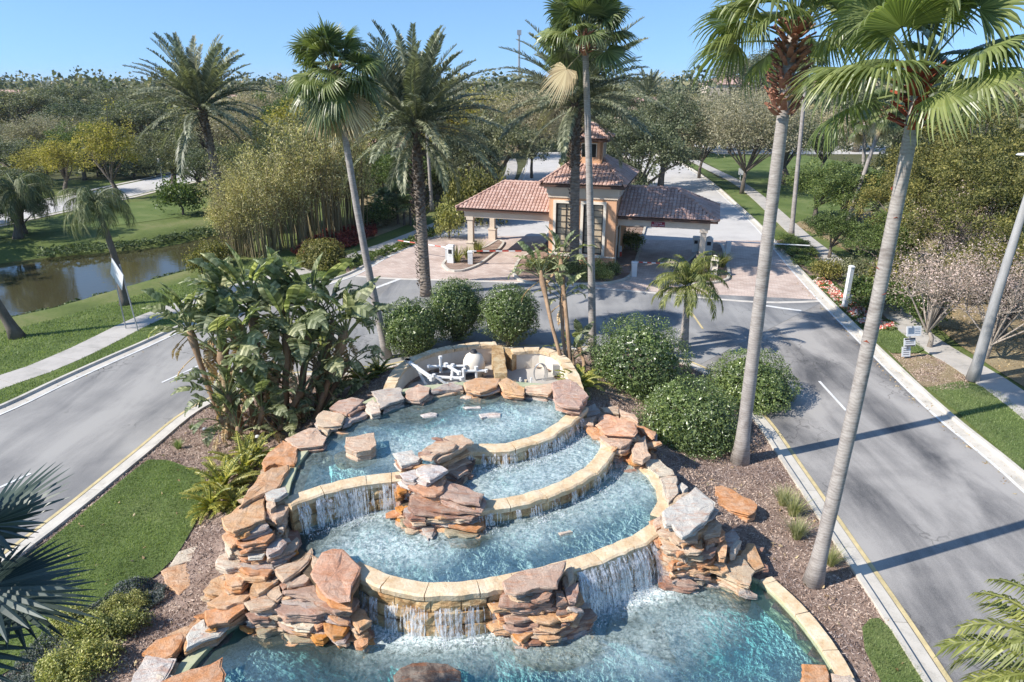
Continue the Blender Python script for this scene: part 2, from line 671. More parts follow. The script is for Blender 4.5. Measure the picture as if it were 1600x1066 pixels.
def make_poolfloor(name, lo, mid, hi):
    m, nt, N, L, out = nodes(name)
    pos = geo_pos(nt)
    dv = N.new("ShaderNodeVectorMath")
    dv.operation = 'ADD'
    nz = N.new("ShaderNodeTexNoise")
    nz.inputs["Scale"].default_value = 5.0
    nz.inputs["Detail"].default_value = 3
    L.new(pos, nz.inputs["Vector"])
    sc = N.new("ShaderNodeVectorMath")
    sc.operation = 'SCALE'
    sc.inputs[3].default_value = 0.45
    L.new(nz.outputs["Color"], sc.inputs[0])
    L.new(pos, dv.inputs[0])
    L.new(sc.outputs[0], dv.inputs[1])
    vo = N.new("ShaderNodeTexVoronoi")
    vo.feature = 'DISTANCE_TO_EDGE'
    vo.inputs["Scale"].default_value = 6.5
    L.new(dv.outputs[0], vo.inputs["Vector"])
    n2 = tex_noise(nt, pos, 22, 4, 0.8)
    n1 = tex_noise(nt, pos, 0.9, 4, 0.6, 0.5)
    f = math_n(nt, 'ADD', math_n(nt, 'MULTIPLY', vo.outputs["Distance"], -1.1), math_n(nt, 'MULTIPLY', n2, 0.6))  # paler cell edges paint a web of rippled light into the pebble colour
    f = math_n(nt, 'ADD', f, math_n(nt, 'MULTIPLY', n1, 0.5))
    col = ramp(nt, f, [(0.26, lo), (0.46, mid), (0.66, hi)])
    p = principled(nt, col, 0.7, bump(nt, f, 0.3, 0.02))
    L.new(p.outputs[0], out.inputs[0])
    return m


M['poolfloor'] = make_poolfloor("pebble_caustic_finish", (0.34, 0.47, 0.47), (0.66, 0.76, 0.74), (0.93, 0.95, 0.92))
M['poolwall'] = mat_noise("algae_pool_wall", (0.20, 0.27, 0.17), (0.42, 0.44, 0.28), 1.6, 0.7, 0.3, 0.01, 18, c3=(0.52, 0.50, 0.36))
M['coping'] = mat_noise("cream_coping", (0.52, 0.33, 0.16), (0.70, 0.54, 0.35), 2.2, 0.7, 0.8, 0.03, 14, c3=(0.80, 0.70, 0.53))
M['damstone'] = None


def make_damstone():
    m, nt, N, L, out = nodes("wet_golden_stone")
    pos = geo_pos(nt)
    oi = N.new("ShaderNodeObjectInfo")
    n1 = tex_noise(nt, pos, 2.2, 5, 0.65, 0.6)
    n2 = tex_noise(nt, pos, 20, 5, 0.75)
    st = tex_noise(nt, vec_map(nt, pos, (3, 3, 14)), 1.0, 4, 0.6)
    c = ramp(nt, n1, [(0.33, (0.30, 0.15, 0.055)), (0.5, (0.54, 0.37, 0.19)), (0.66, (0.70, 0.58, 0.38))])
    c = mix_col(nt, 1.0, c, ramp(nt, oi.outputs["Random"], [(0, (0.80, 0.78, 0.74)), (1, (1.14, 1.12, 1.08))]), 'MULTIPLY')
    c = mix_col(nt, 1.0, c, ramp(nt, n2, [(0.3, (0.72, 0.7, 0.68)), (0.6, (1.1, 1.1, 1.08))]), 'MULTIPLY')
    h = math_n(nt, 'ADD', math_n(nt, 'MULTIPLY', n2, 0.5), st)
    p = principled(nt, c, 0.45, bump(nt, h, 0.9, 0.05), 0.5)
    L.new(p.outputs[0], out.inputs[0])
    return m


M['damstone'] = make_damstone()
M['mortar'] = mat_noise("dark_wet_mortar", (0.06, 0.045, 0.03), (0.17, 0.13, 0.085), 3, 0.6, 0.6, 0.03, 15)


def make_water(name, absorb, dens, ripple, glossy_rough=0.03, scatter=0.0, foamy=True):
    m, nt, N, L, out = nodes(name)
    pos = geo_pos(nt)
    v = pos
    w1 = tex_noise(nt, v, ripple, 3, 0.55, 0.8)
    w2 = tex_noise(nt, v, ripple * 3.1, 3, 0.6, 0.4)
    h = math_n(nt, 'ADD', w1, math_n(nt, 'MULTIPLY', w2, 0.4))
    calm = ramp(nt, tex_noise(nt, v, 0.55, 2, 0.5, 0.6), [(0.38, 0.25), (0.60, 1.0)])
    h = math_n(nt, 'MULTIPLY', h, calm)
    nrm = bump(nt, h, 0.5, 0.045)
    fr = N.new("ShaderNodeFresnel")
    fr.inputs["IOR"].default_value = 1.33
    L.new(nrm, fr.inputs["Normal"])
    tr = N.new("ShaderNodeBsdfTransparent")
    gl = N.new("ShaderNodeBsdfGlossy")
    gl.inputs["Roughness"].default_value = glossy_rough
    L.new(nrm, gl.inputs["Normal"])
    mx = N.new("ShaderNodeMixShader")
    L.new(fr.outputs[0], mx.inputs[0])
    L.new(tr.outputs[0], mx.inputs[1])
    L.new(gl.outputs[0], mx.inputs[2])
    last = mx.outputs[0]
    if foamy:
        # air bubbles: a milky body near the falls, with lacy white foam on top
        at = N.new("ShaderNodeAttribute")
        at.attribute_name = "foam"
        milk = N.new("ShaderNodeBsdfDiffuse")
        L.new(bump(nt, h, 1.0, 0.10), milk.inputs["Normal"])
        fn = tex_noise(nt, pos, 2.6, 6, 0.72, 1.6)
        fn2 = tex_noise(nt, pos, 11, 5, 0.75, 0.6)
        amt = math_n(nt, 'MULTIPLY', at.outputs["Fac"], ramp(nt, fn, [(0.30, 0.15), (0.62, 1.0)]))
        lace = math_n(nt, 'MULTIPLY', math_n(nt, 'POWER', at.outputs["Fac"], 1.6), ramp(nt, fn2, [(0.42, 0.0), (0.60, 1.0)]))
        colm = mix_col(nt, lace, (0.62, 0.80, 0.78), (0.93, 0.95, 0.94))
        L.new(colm, milk.inputs["Color"])
        tot = math_n(nt, 'MINIMUM', math_n(nt, 'ADD', math_n(nt, 'MULTIPLY', amt, 0.62), math_n(nt, 'MULTIPLY', lace, 0.6)), 0.94)
        tot = math_n(nt, 'MAXIMUM', tot, scatter)
        m2 = N.new("ShaderNodeMixShader")
        L.new(tot, m2.inputs[0])
        L.new(last, m2.inputs[1])
        L.new(milk.outputs[0], m2.inputs[2])
        last = m2.outputs[0]
    L.new(last, out.inputs[0])
    va = N.new("ShaderNodeVolumeAbsorption")
    va.inputs["Color"].default_value = (*absorb, 1)
    va.inputs["Density"].default_value = dens
    L.new(va.outputs[0], out.inputs[1])
    # the under side of the same body of water
    m2_, nt2, N2, L2, out2 = nodes(name + "_body")
    t2 = N2.new("ShaderNodeBsdfTransparent")
    L2.new(t2.outputs[0], out2.inputs[0])
    vb = N2.new("ShaderNodeVolumeAbsorption")
    vb.inputs["Color"].default_value = (*absorb, 1)
    vb.inputs["Density"].default_value = dens
    L2.new(vb.outputs[0], out2.inputs[1])
    return m, m2_


M['water'] = make_water("fountain_water", (0.035, 0.85, 0.90), 0.50, 2.7, scatter=0.06)


def make_pondwater():
    m, nt, N, L, out = nodes("pond_water")
    pos = geo_pos(nt)
    w = tex_noise(nt, vec_map(nt, pos, (1, 2.2, 1)), 1.3, 3, 0.5)
    p = principled(nt, (0.06, 0.055, 0.028), 0.05, bump(nt, w, 0.12, 0.05), 0.6)
    L.new(p.outputs[0], out.inputs[0])
    return m


M['pond'] = make_pondwater()


def make_fall():
    m, nt, N, L, out = nodes("falling_water")
    g = N.new("ShaderNodeNewGeometry")
    n = tex_noise(nt, vec_map(nt, g.outputs["Position"], (18, 18, 5)), 1.0, 3, 0.7)
    d = N.new("ShaderNodeBsdfDiffuse")
    d.inputs[0].default_value = (0.88, 0.90, 0.92, 1)
    gl = N.new("ShaderNodeBsdfGlossy")
    gl.inputs["Roughness"].default_value = 0.15
    a = N.new("ShaderNodeMixShader")
    a.inputs[0].default_value = 0.25
    L.new(d.outputs[0], a.inputs[1])
    L.new(gl.outputs[0], a.inputs[2])
    t = N.new("ShaderNodeBsdfTransparent")
    b = N.new("ShaderNodeMixShader")
    L.new(ramp(nt, n, [(0.42, 0.03), (0.66, 0.75)]), b.inputs[0])
    L.new(t.outputs[0], b.inputs[1])
    L.new(a.outputs[0], b.inputs[2])
    L.new(b.outputs[0], out.inputs[0])
    return m


M['fall'] = make_fall()

# trunks
M['palm_trunk'] = None


def make_ringed(name, c1, c2, rings, b):
    m, nt, N, L, out = nodes(name)
    pos = obj_pos(nt)
    wv = N.new("ShaderNodeTexWave")
    wv.wave_type = 'BANDS'
    wv.bands_direction = 'Z'
    wv.inputs["Scale"].default_value = rings
    wv.inputs["Distortion"].default_value = 7.0
    wv.inputs["Detail"].default_value = 3
    wv.inputs["Detail Scale"].default_value = 1.2
    L.new(pos, wv.inputs["Vector"])
    n = tex_noise(nt, vec_map(nt, pos, (1, 1, 2.2)), 2.1, 6, 0.75, 0.9)
    n2 = tex_noise(nt, pos, 25, 4, 0.7)
    f = math_n(nt, 'ADD', math_n(nt, 'MULTIPLY', n, 0.8), math_n(nt, 'MULTIPLY', wv.outputs["Fac"], 0.09))
    f = math_n(nt, 'ADD', f, math_n(nt, 'MULTIPLY', n2, 0.12))
    col = ramp(nt, f, [(0.35, c1), (0.68, c2)])
    p = principled(nt, col, 0.85, bump(nt, math_n(nt, 'ADD', wv.outputs["Fac"], n2), b, 0.03))
    L.new(p.outputs[0], out.inputs[0])
    return m


M['palm_trunk'] = make_ringed("palm_trunk", (0.22, 0.19, 0.17), (0.46, 0.42, 0.38), 3.8, 0.07)
M['date_trunk'] = make_ringed("date_palm_trunk", (0.13, 0.10, 0.075), (0.34, 0.29, 0.24), 1.6, 0.9)
M['boots'] = mat_noise("old_leaf_bases", (0.13, 0.055, 0.035), (0.36, 0.17, 0.11), 5, 0.8, 0.5, 0.02, 25, 'object', c3=(0.48, 0.36, 0.28))
M['date_boots'] = mat_noise("date_palm_boots", (0.05, 0.038, 0.028), (0.17, 0.13, 0.10), 5, 0.85, 0.5, 0.02, 25, 'object')
M['red_boots'] = mat_noise("red_leaf_bases", (0.14, 0.025, 0.012), (0.42, 0.10, 0.045), 5, 0.7, 0.5, 0.02, 25, 'object')
M['bark'] = mat_noise("grey_bark", (0.07, 0.058, 0.045), (0.20, 0.17, 0.14), 3, 0.9, 0.7, 0.03, 18, 'object', stretch=(1, 1, 0.3))
M['pale_bark'] = mat_noise("pale_bark", (0.25, 0.21, 0.17), (0.46, 0.40, 0.34), 3, 0.9, 0.5, 0.02, 18, 'object', stretch=(1, 1, 0.3))
M['strel_stem'] = mat_noise("bird_of_paradise_stem", (0.14, 0.085, 0.05), (0.42, 0.28, 0.17), 2.5, 0.8, 0.6, 0.02, 16, 'object', stretch=(1, 1, 0.15))
M['culm'] = mat_noise("bamboo_culm", (0.12, 0.10, 0.05), (0.33, 0.28, 0.16), 2, 0.6, 0.2, 0.01, 12, 'object', stretch=(1, 1, 0.2))

# foliage
M['L_fan'] = mat_leaf("fan_palm_leaf", [(0.035, 0.055, 0.018), (0.08, 0.11, 0.035), (0.17, 0.20, 0.075)], 0.3, 0.38, 0.6, 0.18)
M['L_fanbright'] = mat_leaf("bright_fan_palm_leaf", [(0.06, 0.085, 0.022), (0.13, 0.165, 0.045), (0.24, 0.27, 0.10)], 0.4, 0.35, 0.6, 0.18)  # brighter green leaf colour for part of the fan fronds
M['L_fandead'] = mat_leaf("dry_fan_palm_leaf", [(0.20, 0.15, 0.08), (0.34, 0.27, 0.16), (0.42, 0.36, 0.22)], 0.25, 0.7, 0.2)
M['L_bluefan'] = mat_leaf("blue_green_fan_leaf", [(0.014, 0.028, 0.022), (0.032, 0.055, 0.045), (0.085, 0.115, 0.095)], 0.15, 0.4, 0.5)
M['L_date'] = mat_leaf("date_palm_leaf", [(0.06, 0.072, 0.042), (0.135, 0.15, 0.092), (0.30, 0.305, 0.21)], 0.2, 0.45, 0.35, 0.1)
M['L_queen'] = mat_leaf("queen_palm_leaf", [(0.065, 0.08, 0.015), (0.14, 0.16, 0.035), (0.25, 0.26, 0.08)], 0.35, 0.45, 0.4, 0.15)
M['L_strel'] = mat_leaf("bird_of_paradise_leaf", [(0.085, 0.105, 0.05), (0.18, 0.205, 0.11), (0.36, 0.37, 0.24)], 0.4, 0.42, 0.4, 0.3)
M['L_streldry'] = mat_leaf("dry_bird_of_paradise_leaf", [(0.20, 0.12, 0.06), (0.34, 0.23, 0.13), (0.45, 0.35, 0.22)], 0.2, 0.7, 0.2, 0.2)
M['L_clip'] = mat_leaf("clipped_shrub_leaf", [(0.045, 0.075, 0.02), (0.095, 0.14, 0.038), (0.20, 0.26, 0.085)], 0.25, 0.3, 0.7, 0.1)
M['L_oak'] = mat_leaf("oak_leaf", [(0.04, 0.05, 0.028), (0.098, 0.112, 0.066), (0.21, 0.22, 0.15)], 0.28, 0.5, 0.35, 0.3)
M['L_tan'] = mat_leaf("winter_tan_leaf", [(0.14, 0.12, 0.075), (0.26, 0.225, 0.15), (0.38, 0.34, 0.245)], 0.25, 0.6, 0.3, 0.15)
M['L_yellow'] = mat_leaf("yellow_olive_leaf", [(0.12, 0.115, 0.018), (0.26, 0.225, 0.035), (0.40, 0.34, 0.07)], 0.35, 0.5, 0.3, 0.12)
M['L_green'] = mat_leaf("green_leaf", [(0.035, 0.065, 0.016), (0.08, 0.12, 0.028), (0.15, 0.19, 0.055)], 0.3, 0.45, 0.35, 0.2)
M['L_bamboo'] = mat_leaf("bamboo_leaf", [(0.11, 0.11, 0.04), (0.29, 0.265, 0.12), (0.54, 0.49, 0.30)], 0.35, 0.5, 0.3, 0.15)
M['L_hedge'] = mat_leaf("yellow_green_hedge_leaf", [(0.045, 0.055, 0.014), (0.12, 0.12, 0.028), (0.27, 0.235, 0.07)], 0.3, 0.5, 0.3, 0.2)
M['L_lime'] = mat_leaf("variegated_leaf", [(0.07, 0.09, 0.025), (0.21, 0.22, 0.06), (0.44, 0.42, 0.17)], 0.35, 0.45, 0.3, 0.1)
M['L_blue'] = mat_leaf("blue_grey_leaf", [(0.05, 0.075, 0.065), (0.10, 0.125, 0.115), (0.20, 0.20, 0.22)], 0.2, 0.55, 0.3, 0.1)
M['L_gold'] = mat_leaf("golden_fern_leaf", [(0.09, 0.12, 0.02), (0.23, 0.24, 0.035), (0.40, 0.36, 0.07)], 0.4, 0.4, 0.4, 0.1)
M['L_redshrub'] = mat_leaf("red_shrub_leaf", [(0.09, 0.02, 0.018), (0.24, 0.035, 0.03), (0.34, 0.08, 0.05)], 0.3, 0.5, 0.3)
M['L_juniper'] = mat_leaf("juniper_leaf", [(0.028, 0.05, 0.02), (0.06, 0.095, 0.035), (0.12, 0.16, 0.065)], 0.2, 0.55, 0.3, 0.1)
M['L_wheat'] = mat_leaf("tussock_blade", [(0.16, 0.19, 0.06), (0.32, 0.32, 0.14), (0.50, 0.45, 0.26)], 0.35, 0.5, 0.3, 0.1)
M['L_grass'] = mat_leaf("grass_blade", [(0.085, 0.125, 0.042), (0.15, 0.21, 0.07), (0.27, 0.32, 0.135)], 0.4, 0.5, 0.3, gain=1.4)
M['L_pink'] = mat_leaf("pink_blossom_twig", [(0.20, 0.145, 0.125), (0.37, 0.28, 0.26), (0.52, 0.42, 0.40)], 0.3, 0.6, 0.2)
M['L_chip'] = mat_leaf("bark_chip", [(0.13, 0.085, 0.065), (0.32, 0.225, 0.18), (0.57, 0.46, 0.39)], 0.0, 0.85, 0.15, gain=1.1)
M['L_flower'] = mat_leaf("red_and_white_flowers", [(0.55, 0.05, 0.04), (0.68, 0.12, 0.09), (0.80, 0.55, 0.50), (0.85, 0.82, 0.78)], 0.3, 0.6, 0.2)
M['L_far'] = mat_leaf("far_wood_leaf", [(0.065, 0.078, 0.045), (0.13, 0.14, 0.085), (0.25, 0.235, 0.16)], 0.25, 0.6, 0.2, patch=True)

# ------------------------------------------------------------------ fountain levels and outlines
ZB, ZS, ZM, ZT = 0.10, 1.75, 1.30, 2.20
P_TOP = pxs([(452, 782), (455, 760), (468, 728), (490, 700), (520, 672), (552, 650), (600, 628), (650, 615), (720, 608), (800, 607), (850, 611), (885, 618), (905, 640),
             (888, 656), (865, 673), (830, 688), (790, 698), (745, 700), (712, 706), (690, 722), (660, 738), (640, 744), (600, 747), (550, 755), (500, 767)], ZT)
P_SMALL = pxs([(712, 706), (745, 702), (790, 699), (830, 689), (865, 674), (888, 657), (915, 655), (938, 668), (949, 685), (948, 702), (930, 726), (885, 753), (830, 772), (780, 782), (735, 786), (705, 765), (700, 730)], ZS)
P_MID = pxs([(440, 790), (448, 820), (462, 850), (490, 880), (530, 900), (560, 900), (600, 909), (660, 919), (720, 919), (790, 908), (850, 895), (900, 882), (960, 860), (1010, 838), (1045, 815),
             (1052, 790), (1046, 762), (1030, 740), (1008, 722), (980, 708), (955, 690), (950, 702), (930, 728), (885, 758), (830, 778), (780, 788), (735, 792), (690, 790), (640, 765), (600, 762), (550, 770), (500, 782), (455, 796)], ZM)
P_BOT = pxs([(545, 945), (480, 960), (400, 962), (352, 990), (318, 1025), (282, 1066), (240, 1120), (300, 1260), (800, 1330), (1200, 1290), (1335, 1150), (1312, 1080), (1296, 1042), (1262, 992), (1226, 950), (1186, 912), (1150, 900), (1060, 880),
             (1040, 850), (1010, 860), (960, 880), (900, 905), (850, 925), (790, 940), (720, 950), (660, 950), (600, 945), (560, 930)], ZB)
PIT = pxs([(612, 618), (618, 600), (632, 578), (660, 560), (700, 549), (740, 543), (775, 541), (800, 548), (845, 548), (872, 560), (890, 590), (893, 615), (850, 611), (800, 607), (720, 608), (650, 615)], 1.9)
DAM_A = [(552, 884), (600, 905), (660, 917), (720, 918), (790, 906), (850, 893), (900, 880), (960, 858), (1010, 835), (1048, 806)]
DAM_B = [(446, 786), (470, 773), (500, 765), (550, 752), (600, 745), (648, 741)]
DAM_C = [(712, 702), (745, 698), (790, 697), (830, 687), (865, 672), (888, 655), (908, 634)]
DAM_D = [(735, 791), (780, 785), (830, 775), (885, 755), (930, 727), (949, 701), (947, 684), (926, 664)]
SHELL = pxs([(452, 782), (455, 760), (468, 728), (490, 700), (520, 672), (552, 650), (600, 628), (650, 615), (720, 608), (800, 607), (850, 611), (890, 618)], ZT)
RAISED = [Vector((p.x, p.y, 0)) for p in
          [*SHELL] + pxs([(930, 655), (980, 690), (1010, 715), (1040, 745), (1055, 790), (1050, 815)], ZM) + pxs([(1010, 838), (900, 882), (790, 908), (660, 919), (556, 890), (500, 885), (460, 850), (440, 800)], ZM)]


def hfun(P):
    """height of the planted mound round the raised pools, P (n,2)"""
    d = np.where(inpoly(P, RAISED), 0, dist_path(P, RAISED))
    dp = np.where(inpoly(P, PIT), 0, dist_path(P, PIT))
    db = np.where(inpoly(P, P_BOT), 0, dist_path(P, P_BOT))
    h = 0.85 * sstep(1 - d / 3.4)
    h = np.maximum(h, 1.15 * sstep(1 - np.minimum(dp, 9) / 4.5))
    h *= 0.12 + 0.88 * sstep(db / 2.4)
    return h + 0.03


def H(x, y):
    return float(hfun(np.array([[x, y]]))[0])


def GH(px, py):
    z = 0.0
    for _ in range(12):
        p = G(px, py, z)
        z = 0.5 * z + 0.5 * H(p.x, p.y)
    p = G(px, py, z)
    return Vector((p.x, p.y, H(p.x, p.y)))


def cdt_sheet(name, poly, step, hf, mat, holes=(), attr=None, refine=None, kind='structure', inset=0.35):
    """triangulated sheet over a plan polygon with holes; hf(P)->z"""
    P = []
    E = []

    def loop(pl):
        s = len(P)
        q = []
        n = len(pl)
        for i in range(n):
            a, b = Vector((pl[i][0], pl[i][1])), Vector((pl[(i + 1) % n][0], pl[(i + 1) % n][1]))
            k = max(1, int((b - a).length / step))
            for j in range(k):
                q.append(a.lerp(b, j / k))
        P.extend(q)
        E.extend([(s + i, s + (i + 1) % len(q)) for i in range(len(q))])

    loop(poly)
    for h in holes:
        loop(h)
    xs = [p[0] for p in poly]
    ys = [p[1] for p in poly]
    gx = np.arange(min(xs), max(xs), step)
    gy = np.arange(min(ys), max(ys), step)
    g = np.array(np.meshgrid(gx, gy)).reshape(2, -1).T
    g += np.random.RandomState(3).uniform(-0.2, 0.2, g.shape) * step
    ok = inpoly(g, poly) & (dist_path(g, poly) > step * inset)
    for h in holes:
        ok &= ~inpoly(g, h) & (dist_path(g, h) > step * inset)
    g = g[ok]
    P.extend([Vector((a, b)) for a, b in g])
    vs, es, fs, _, _, _ = delaunay_2d_cdt(P, E, [], 0, 1e-5)
    V = np.array([(v[0], v[1]) for v in vs])
    F = np.array([f for f in fs if len(f) == 3])
    c = V[F].mean(axis=1)
    keep = inpoly(c, poly)
    for h in holes:
        keep &= ~inpoly(c, h)
    F = F[keep]
    # wind upwards
    a = V[F[:, 1]] - V[F[:, 0]]
    b = V[F[:, 2]] - V[F[:, 0]]
    fl = (a[:, 0] * b[:, 1] - a[:, 1] * b[:, 0]) < 0
    F[fl] = F[fl][:, ::-1]
    z = hf(V)
    me = np_mesh(name, np.column_stack([V, z]), F, smooth=True)
    if attr is not None:
        at = me.attributes.new("foam", 'FLOAT', 'POINT')
        at.data.foreach_set("value", attr(V).astype(np.float32))
    o = link(name, me, None, mat)
    if kind:
        o['kind'] = kind
    return o, V, F, z


# ------------------------------------------------------------------ ground, pond, roads
POND_Z = -0.9
POND = pxs([(-260, 560), (0, 505), (60, 492), (100, 480), (160, 462), (210, 448), (260, 435), (300, 424), (350, 412), (385, 400), (372, 372), (345, 366), (318, 372), (270, 384), (200, 392), (130, 398), (60, 404), (0, 412), (-200, 440)], POND_Z)
MEDIAN = pxs([(-330, 1120), (-130, 975), (0, 890), (60, 845), (130, 790), (230, 707), (310, 642), (400, 600), (470, 588), (540, 588), (600, 578), (700, 558), (800, 546), (930, 549), (1040, 560), (1120, 596), (1180, 655), (1230, 728), (1300, 834), (1380, 955), (1450, 1066), (1560, 1240)])


def make_base_ground():
    def axis(lo, hi, step, far):
        a = list(np.arange(lo, hi + step, step))
        s = step
        while a[-1] < far:
            s *= 1.5
            a.append(a[-1] + s)
        s = step
        while a[0] > -far:
            s *= 1.5
            a.insert(0, a[0] - s)
        return np.array(a)
    X = axis(-62, 34, 0.9, 5000)
    Y = axis(3, 78, 0.9, 5000)
    g = np.array(np.meshgrid(X, Y)).reshape(2, -1).T
    z = np.full(len(g), -0.03)
    near = (g[:, 0] > -80) & (g[:, 0] < 40) & (g[:, 1] < 90) & (g[:, 1] > 0)
    q = g[near]
    ins = inpoly(q, POND)
    d = dist_path(q, POND)
    zz = np.where(ins, POND_Z - 0.25 * np.minimum(d, 3) / 1.0, np.minimum(-0.03, POND_Z + 0.87 * sstep(d / 2.6) + 0.02))
    sd = np.where(inpoly(q, MEDIAN), dist_path(q, MEDIAN), -1)
    zz = np.where(sd > 1.5, -3.2, zz)
    z[near] = zz
    nx, ny = len(X), len(Y)
    idx = np.arange(nx * ny).reshape(ny, nx)
    F = np.stack([idx[:-1, :-1], idx[:-1, 1:], idx[1:, 1:], idx[1:, :-1]], -1).reshape(-1, 4)
    c = g[F].mean(axis=1)
    mi = np.zeros(len(F), int)
    far = (c[:, 1] > 100) | (c[:, 0] < -75) | (c[:, 0] > 60)
    mi[far] = 1
    me = np_mesh("ground", np.column_stack([g, z]), F, True, mi)
    o = link("ground", me, None, [M['bank'], M['far_ground']])
    o['kind'] = 'structure'


make_base_ground()
_p, _, _, _ = cdt_sheet("pond_water", [(p.x * 1.0, p.y) for p in POND], 3.0, lambda V: np.full(len(V), POND_Z), M['pond'])
# widen the pond sheet slightly under its banks
for v in _p.data.vertices:
    c = Vector((-30, 52, POND_Z))
    v.co = c + (v.co - c) * 1.03


def flat(name, pts, z, mat, label=None, kind='structure'):
    mb = MB()
    n = len(pts)
    area = sum(pts[i][0] * pts[(i + 1) % n][1] - pts[(i + 1) % n][0] * pts[i][1] for i in range(n))
    if area < 0:
        pts = pts[::-1]
    from mathutils.geometry import tessellate_polygon
    tri = tessellate_polygon([[Vector((p[0], p[1], 0)) for p in pts]])
    vs = [(p[0], p[1], z) for p in pts]
    fs = []
    for t in tri:
        a, b, c = (Vector(vs[i]) for i in t)
        fs.append(t if (b - a).cross(c - a).z > 0 else t[::-1])
    mb.add(vs, fs)
    o = mb.build(name, mat)
    if kind:
        o['kind'] = kind
    return o


def ribbon(path, w0, w1, z, mb):
    a = offset_path(path, w0)
    b = offset_path(path, w1)
    vs = [(p.x, p.y, z) for p in a] + [(p.x, p.y, z) for p in b]
    n = len(a)
    fl = w1 < w0
    fs = [(i, i + 1, n + i + 1, n + i) if not fl else (n + i, n + i + 1, i + 1, i) for i in range(n - 1)]
    mb.add(vs, fs)


# road outlines (outer kerb faces, seen at ground level)
LEFT_OUT = smooth_path(pxs([(-420, 790), (-200, 718), (0, 640), (70, 607), (140, 575), (220, 540), (300, 505), (400, 474), (480, 450), (545, 430), (600, 400), (660, 374), (720, 348), (770, 322), (800, 300), (815, 275), (822, 255), (826, 238)]), 1.0)
RIGHT_OUT = smooth_path(pxs([(1800, 935), (1600, 748), (1480, 650), (1390, 566), (1300, 478), (1250, 425), (1215, 385), (1185, 352), (1150, 320), (1120, 293), (1090, 271), (1062, 255), (1040, 247), (1010, 238), (960, 228)]), 1.0)
MED_EDGE = smooth_path(MEDIAN, 0.8)
LEFT_IN_FAR = smooth_path(pxs([(868, 340), (868, 300), (872, 270), (880, 250), (890, 238)]), 1.0)
RIGHT_IN_FAR = smooth_path(pxs([(1005, 345), (1012, 315), (1015, 290), (1000, 262), (975, 245), (950, 232)]), 1.0)

road_poly = [p for p in LEFT_OUT] + [p for p in LEFT_IN_FAR[::-1]] + [p for p in RIGHT_IN_FAR] + [p for p in RIGHT_OUT[::-1]]
# near asphalt (left carriageway, cross street, right carriageway): strips between kerbs
yb = 45.6


def split_path(path, y, upper):
    return [p for p in path if (p.y >= y) == upper]


def make_roads():
    def fan(name, edge, z, mat, frm, to):
        pass
    left = [p for p in LEFT_OUT if p.y < 47.3]
    med_left = [p for p in MED_EDGE if p.x < -8.5 or p.y < 5]
    med_left = [p for p in MED_EDGE[: next(i for i, p in enumerate(MED_EDGE) if p.x > -9.0 and p.y > 25)]]
    flat("road_west_carriageway", left + [Vector((-8.0, 46.2, 0)), med_left[-1]] + med_left[::-1], -0.004, M['asphalt_left'])
    i0 = next(i for i, p in enumerate(MED_EDGE) if p.x > -9.0 and p.y > 25)
    i1 = next(i for i, p in enumerate(MED_EDGE) if p.x > 8.6)
    mid = MED_EDGE[i0 - 1:i1 + 1]
    i2 = next(i for i, p in enumerate(RIGHT_OUT) if p.y > 40.5)
    flat("road_crossing", [Vector((-8.0, 46.2, 0)), Vector((0, 45.3, 0)), Vector((8.4, 43.1, 0)), Vector((RIGHT_OUT[i2].x, RIGHT_OUT[i2].y, 0))] + [Vector((p.x, p.y, 0)) for p in reversed([mid[-1]] + [])] + [p for p in mid[::-1]], 0.0, M['asphalt_mid'])
    flat("road_east_carriageway", [p for p in MED_EDGE[i1:]] + [p for p in RIGHT_OUT[:i2 + 1]], -0.008, M['asphalt'])
    # pavers in front of and under the canopies
    k0 = next(i for i, p in enumerate(LEFT_OUT) if p.y > 46.8)
    k1 = next(i for i, p in enumerate(LEFT_OUT) if p.y > 59.5)
    j1 = next(i for i, p in enumerate(RIGHT_OUT) if p.y > 58.0)
    flat("paved_forecourt", [Vector((0, 45.3, 0)), Vector((8.4, 43.1, 0))] + RIGHT_OUT[i2:j1 + 1] + [Vector((10.5, 58.5, 0)), Vector((3, 60, 0))] + LEFT_OUT[k0:k1 + 1][::-1] + [Vector((-8.0, 46.2, 0))], 0.004, M['paver'])
    # pale concrete roads beyond the gate
    flat("road_beyond_gate_west", LEFT_OUT[k1:] + LEFT_IN_FAR[::-1] + [Vector((3, 60, 0))], 0.0, M['pale_road'])
    flat("road_beyond_gate_east", [Vector((10.5, 58.5, 0))] + RIGHT_IN_FAR + RIGHT_OUT[j1:][::-1], 0.0, M['pale_road'])
    # white concrete band between asphalt and pavers
    mb = MB()
    ribbon(smooth_path([Vector((-11.0, 46.9, 0)), Vector((-8.0, 46.2, 0)), Vector((0, 45.3, 0)), Vector((8.4, 43.1, 0)), Vector((15.2, 40.9, 0)), Vector((RIGHT_OUT[i2].x, RIGHT_OUT[i2].y, 0))], 1), 0.0, -0.35, 0.009, mb)
    mb.build("concrete_band_marking", M['concrete'])['kind'] = 'structure'


make_roads()


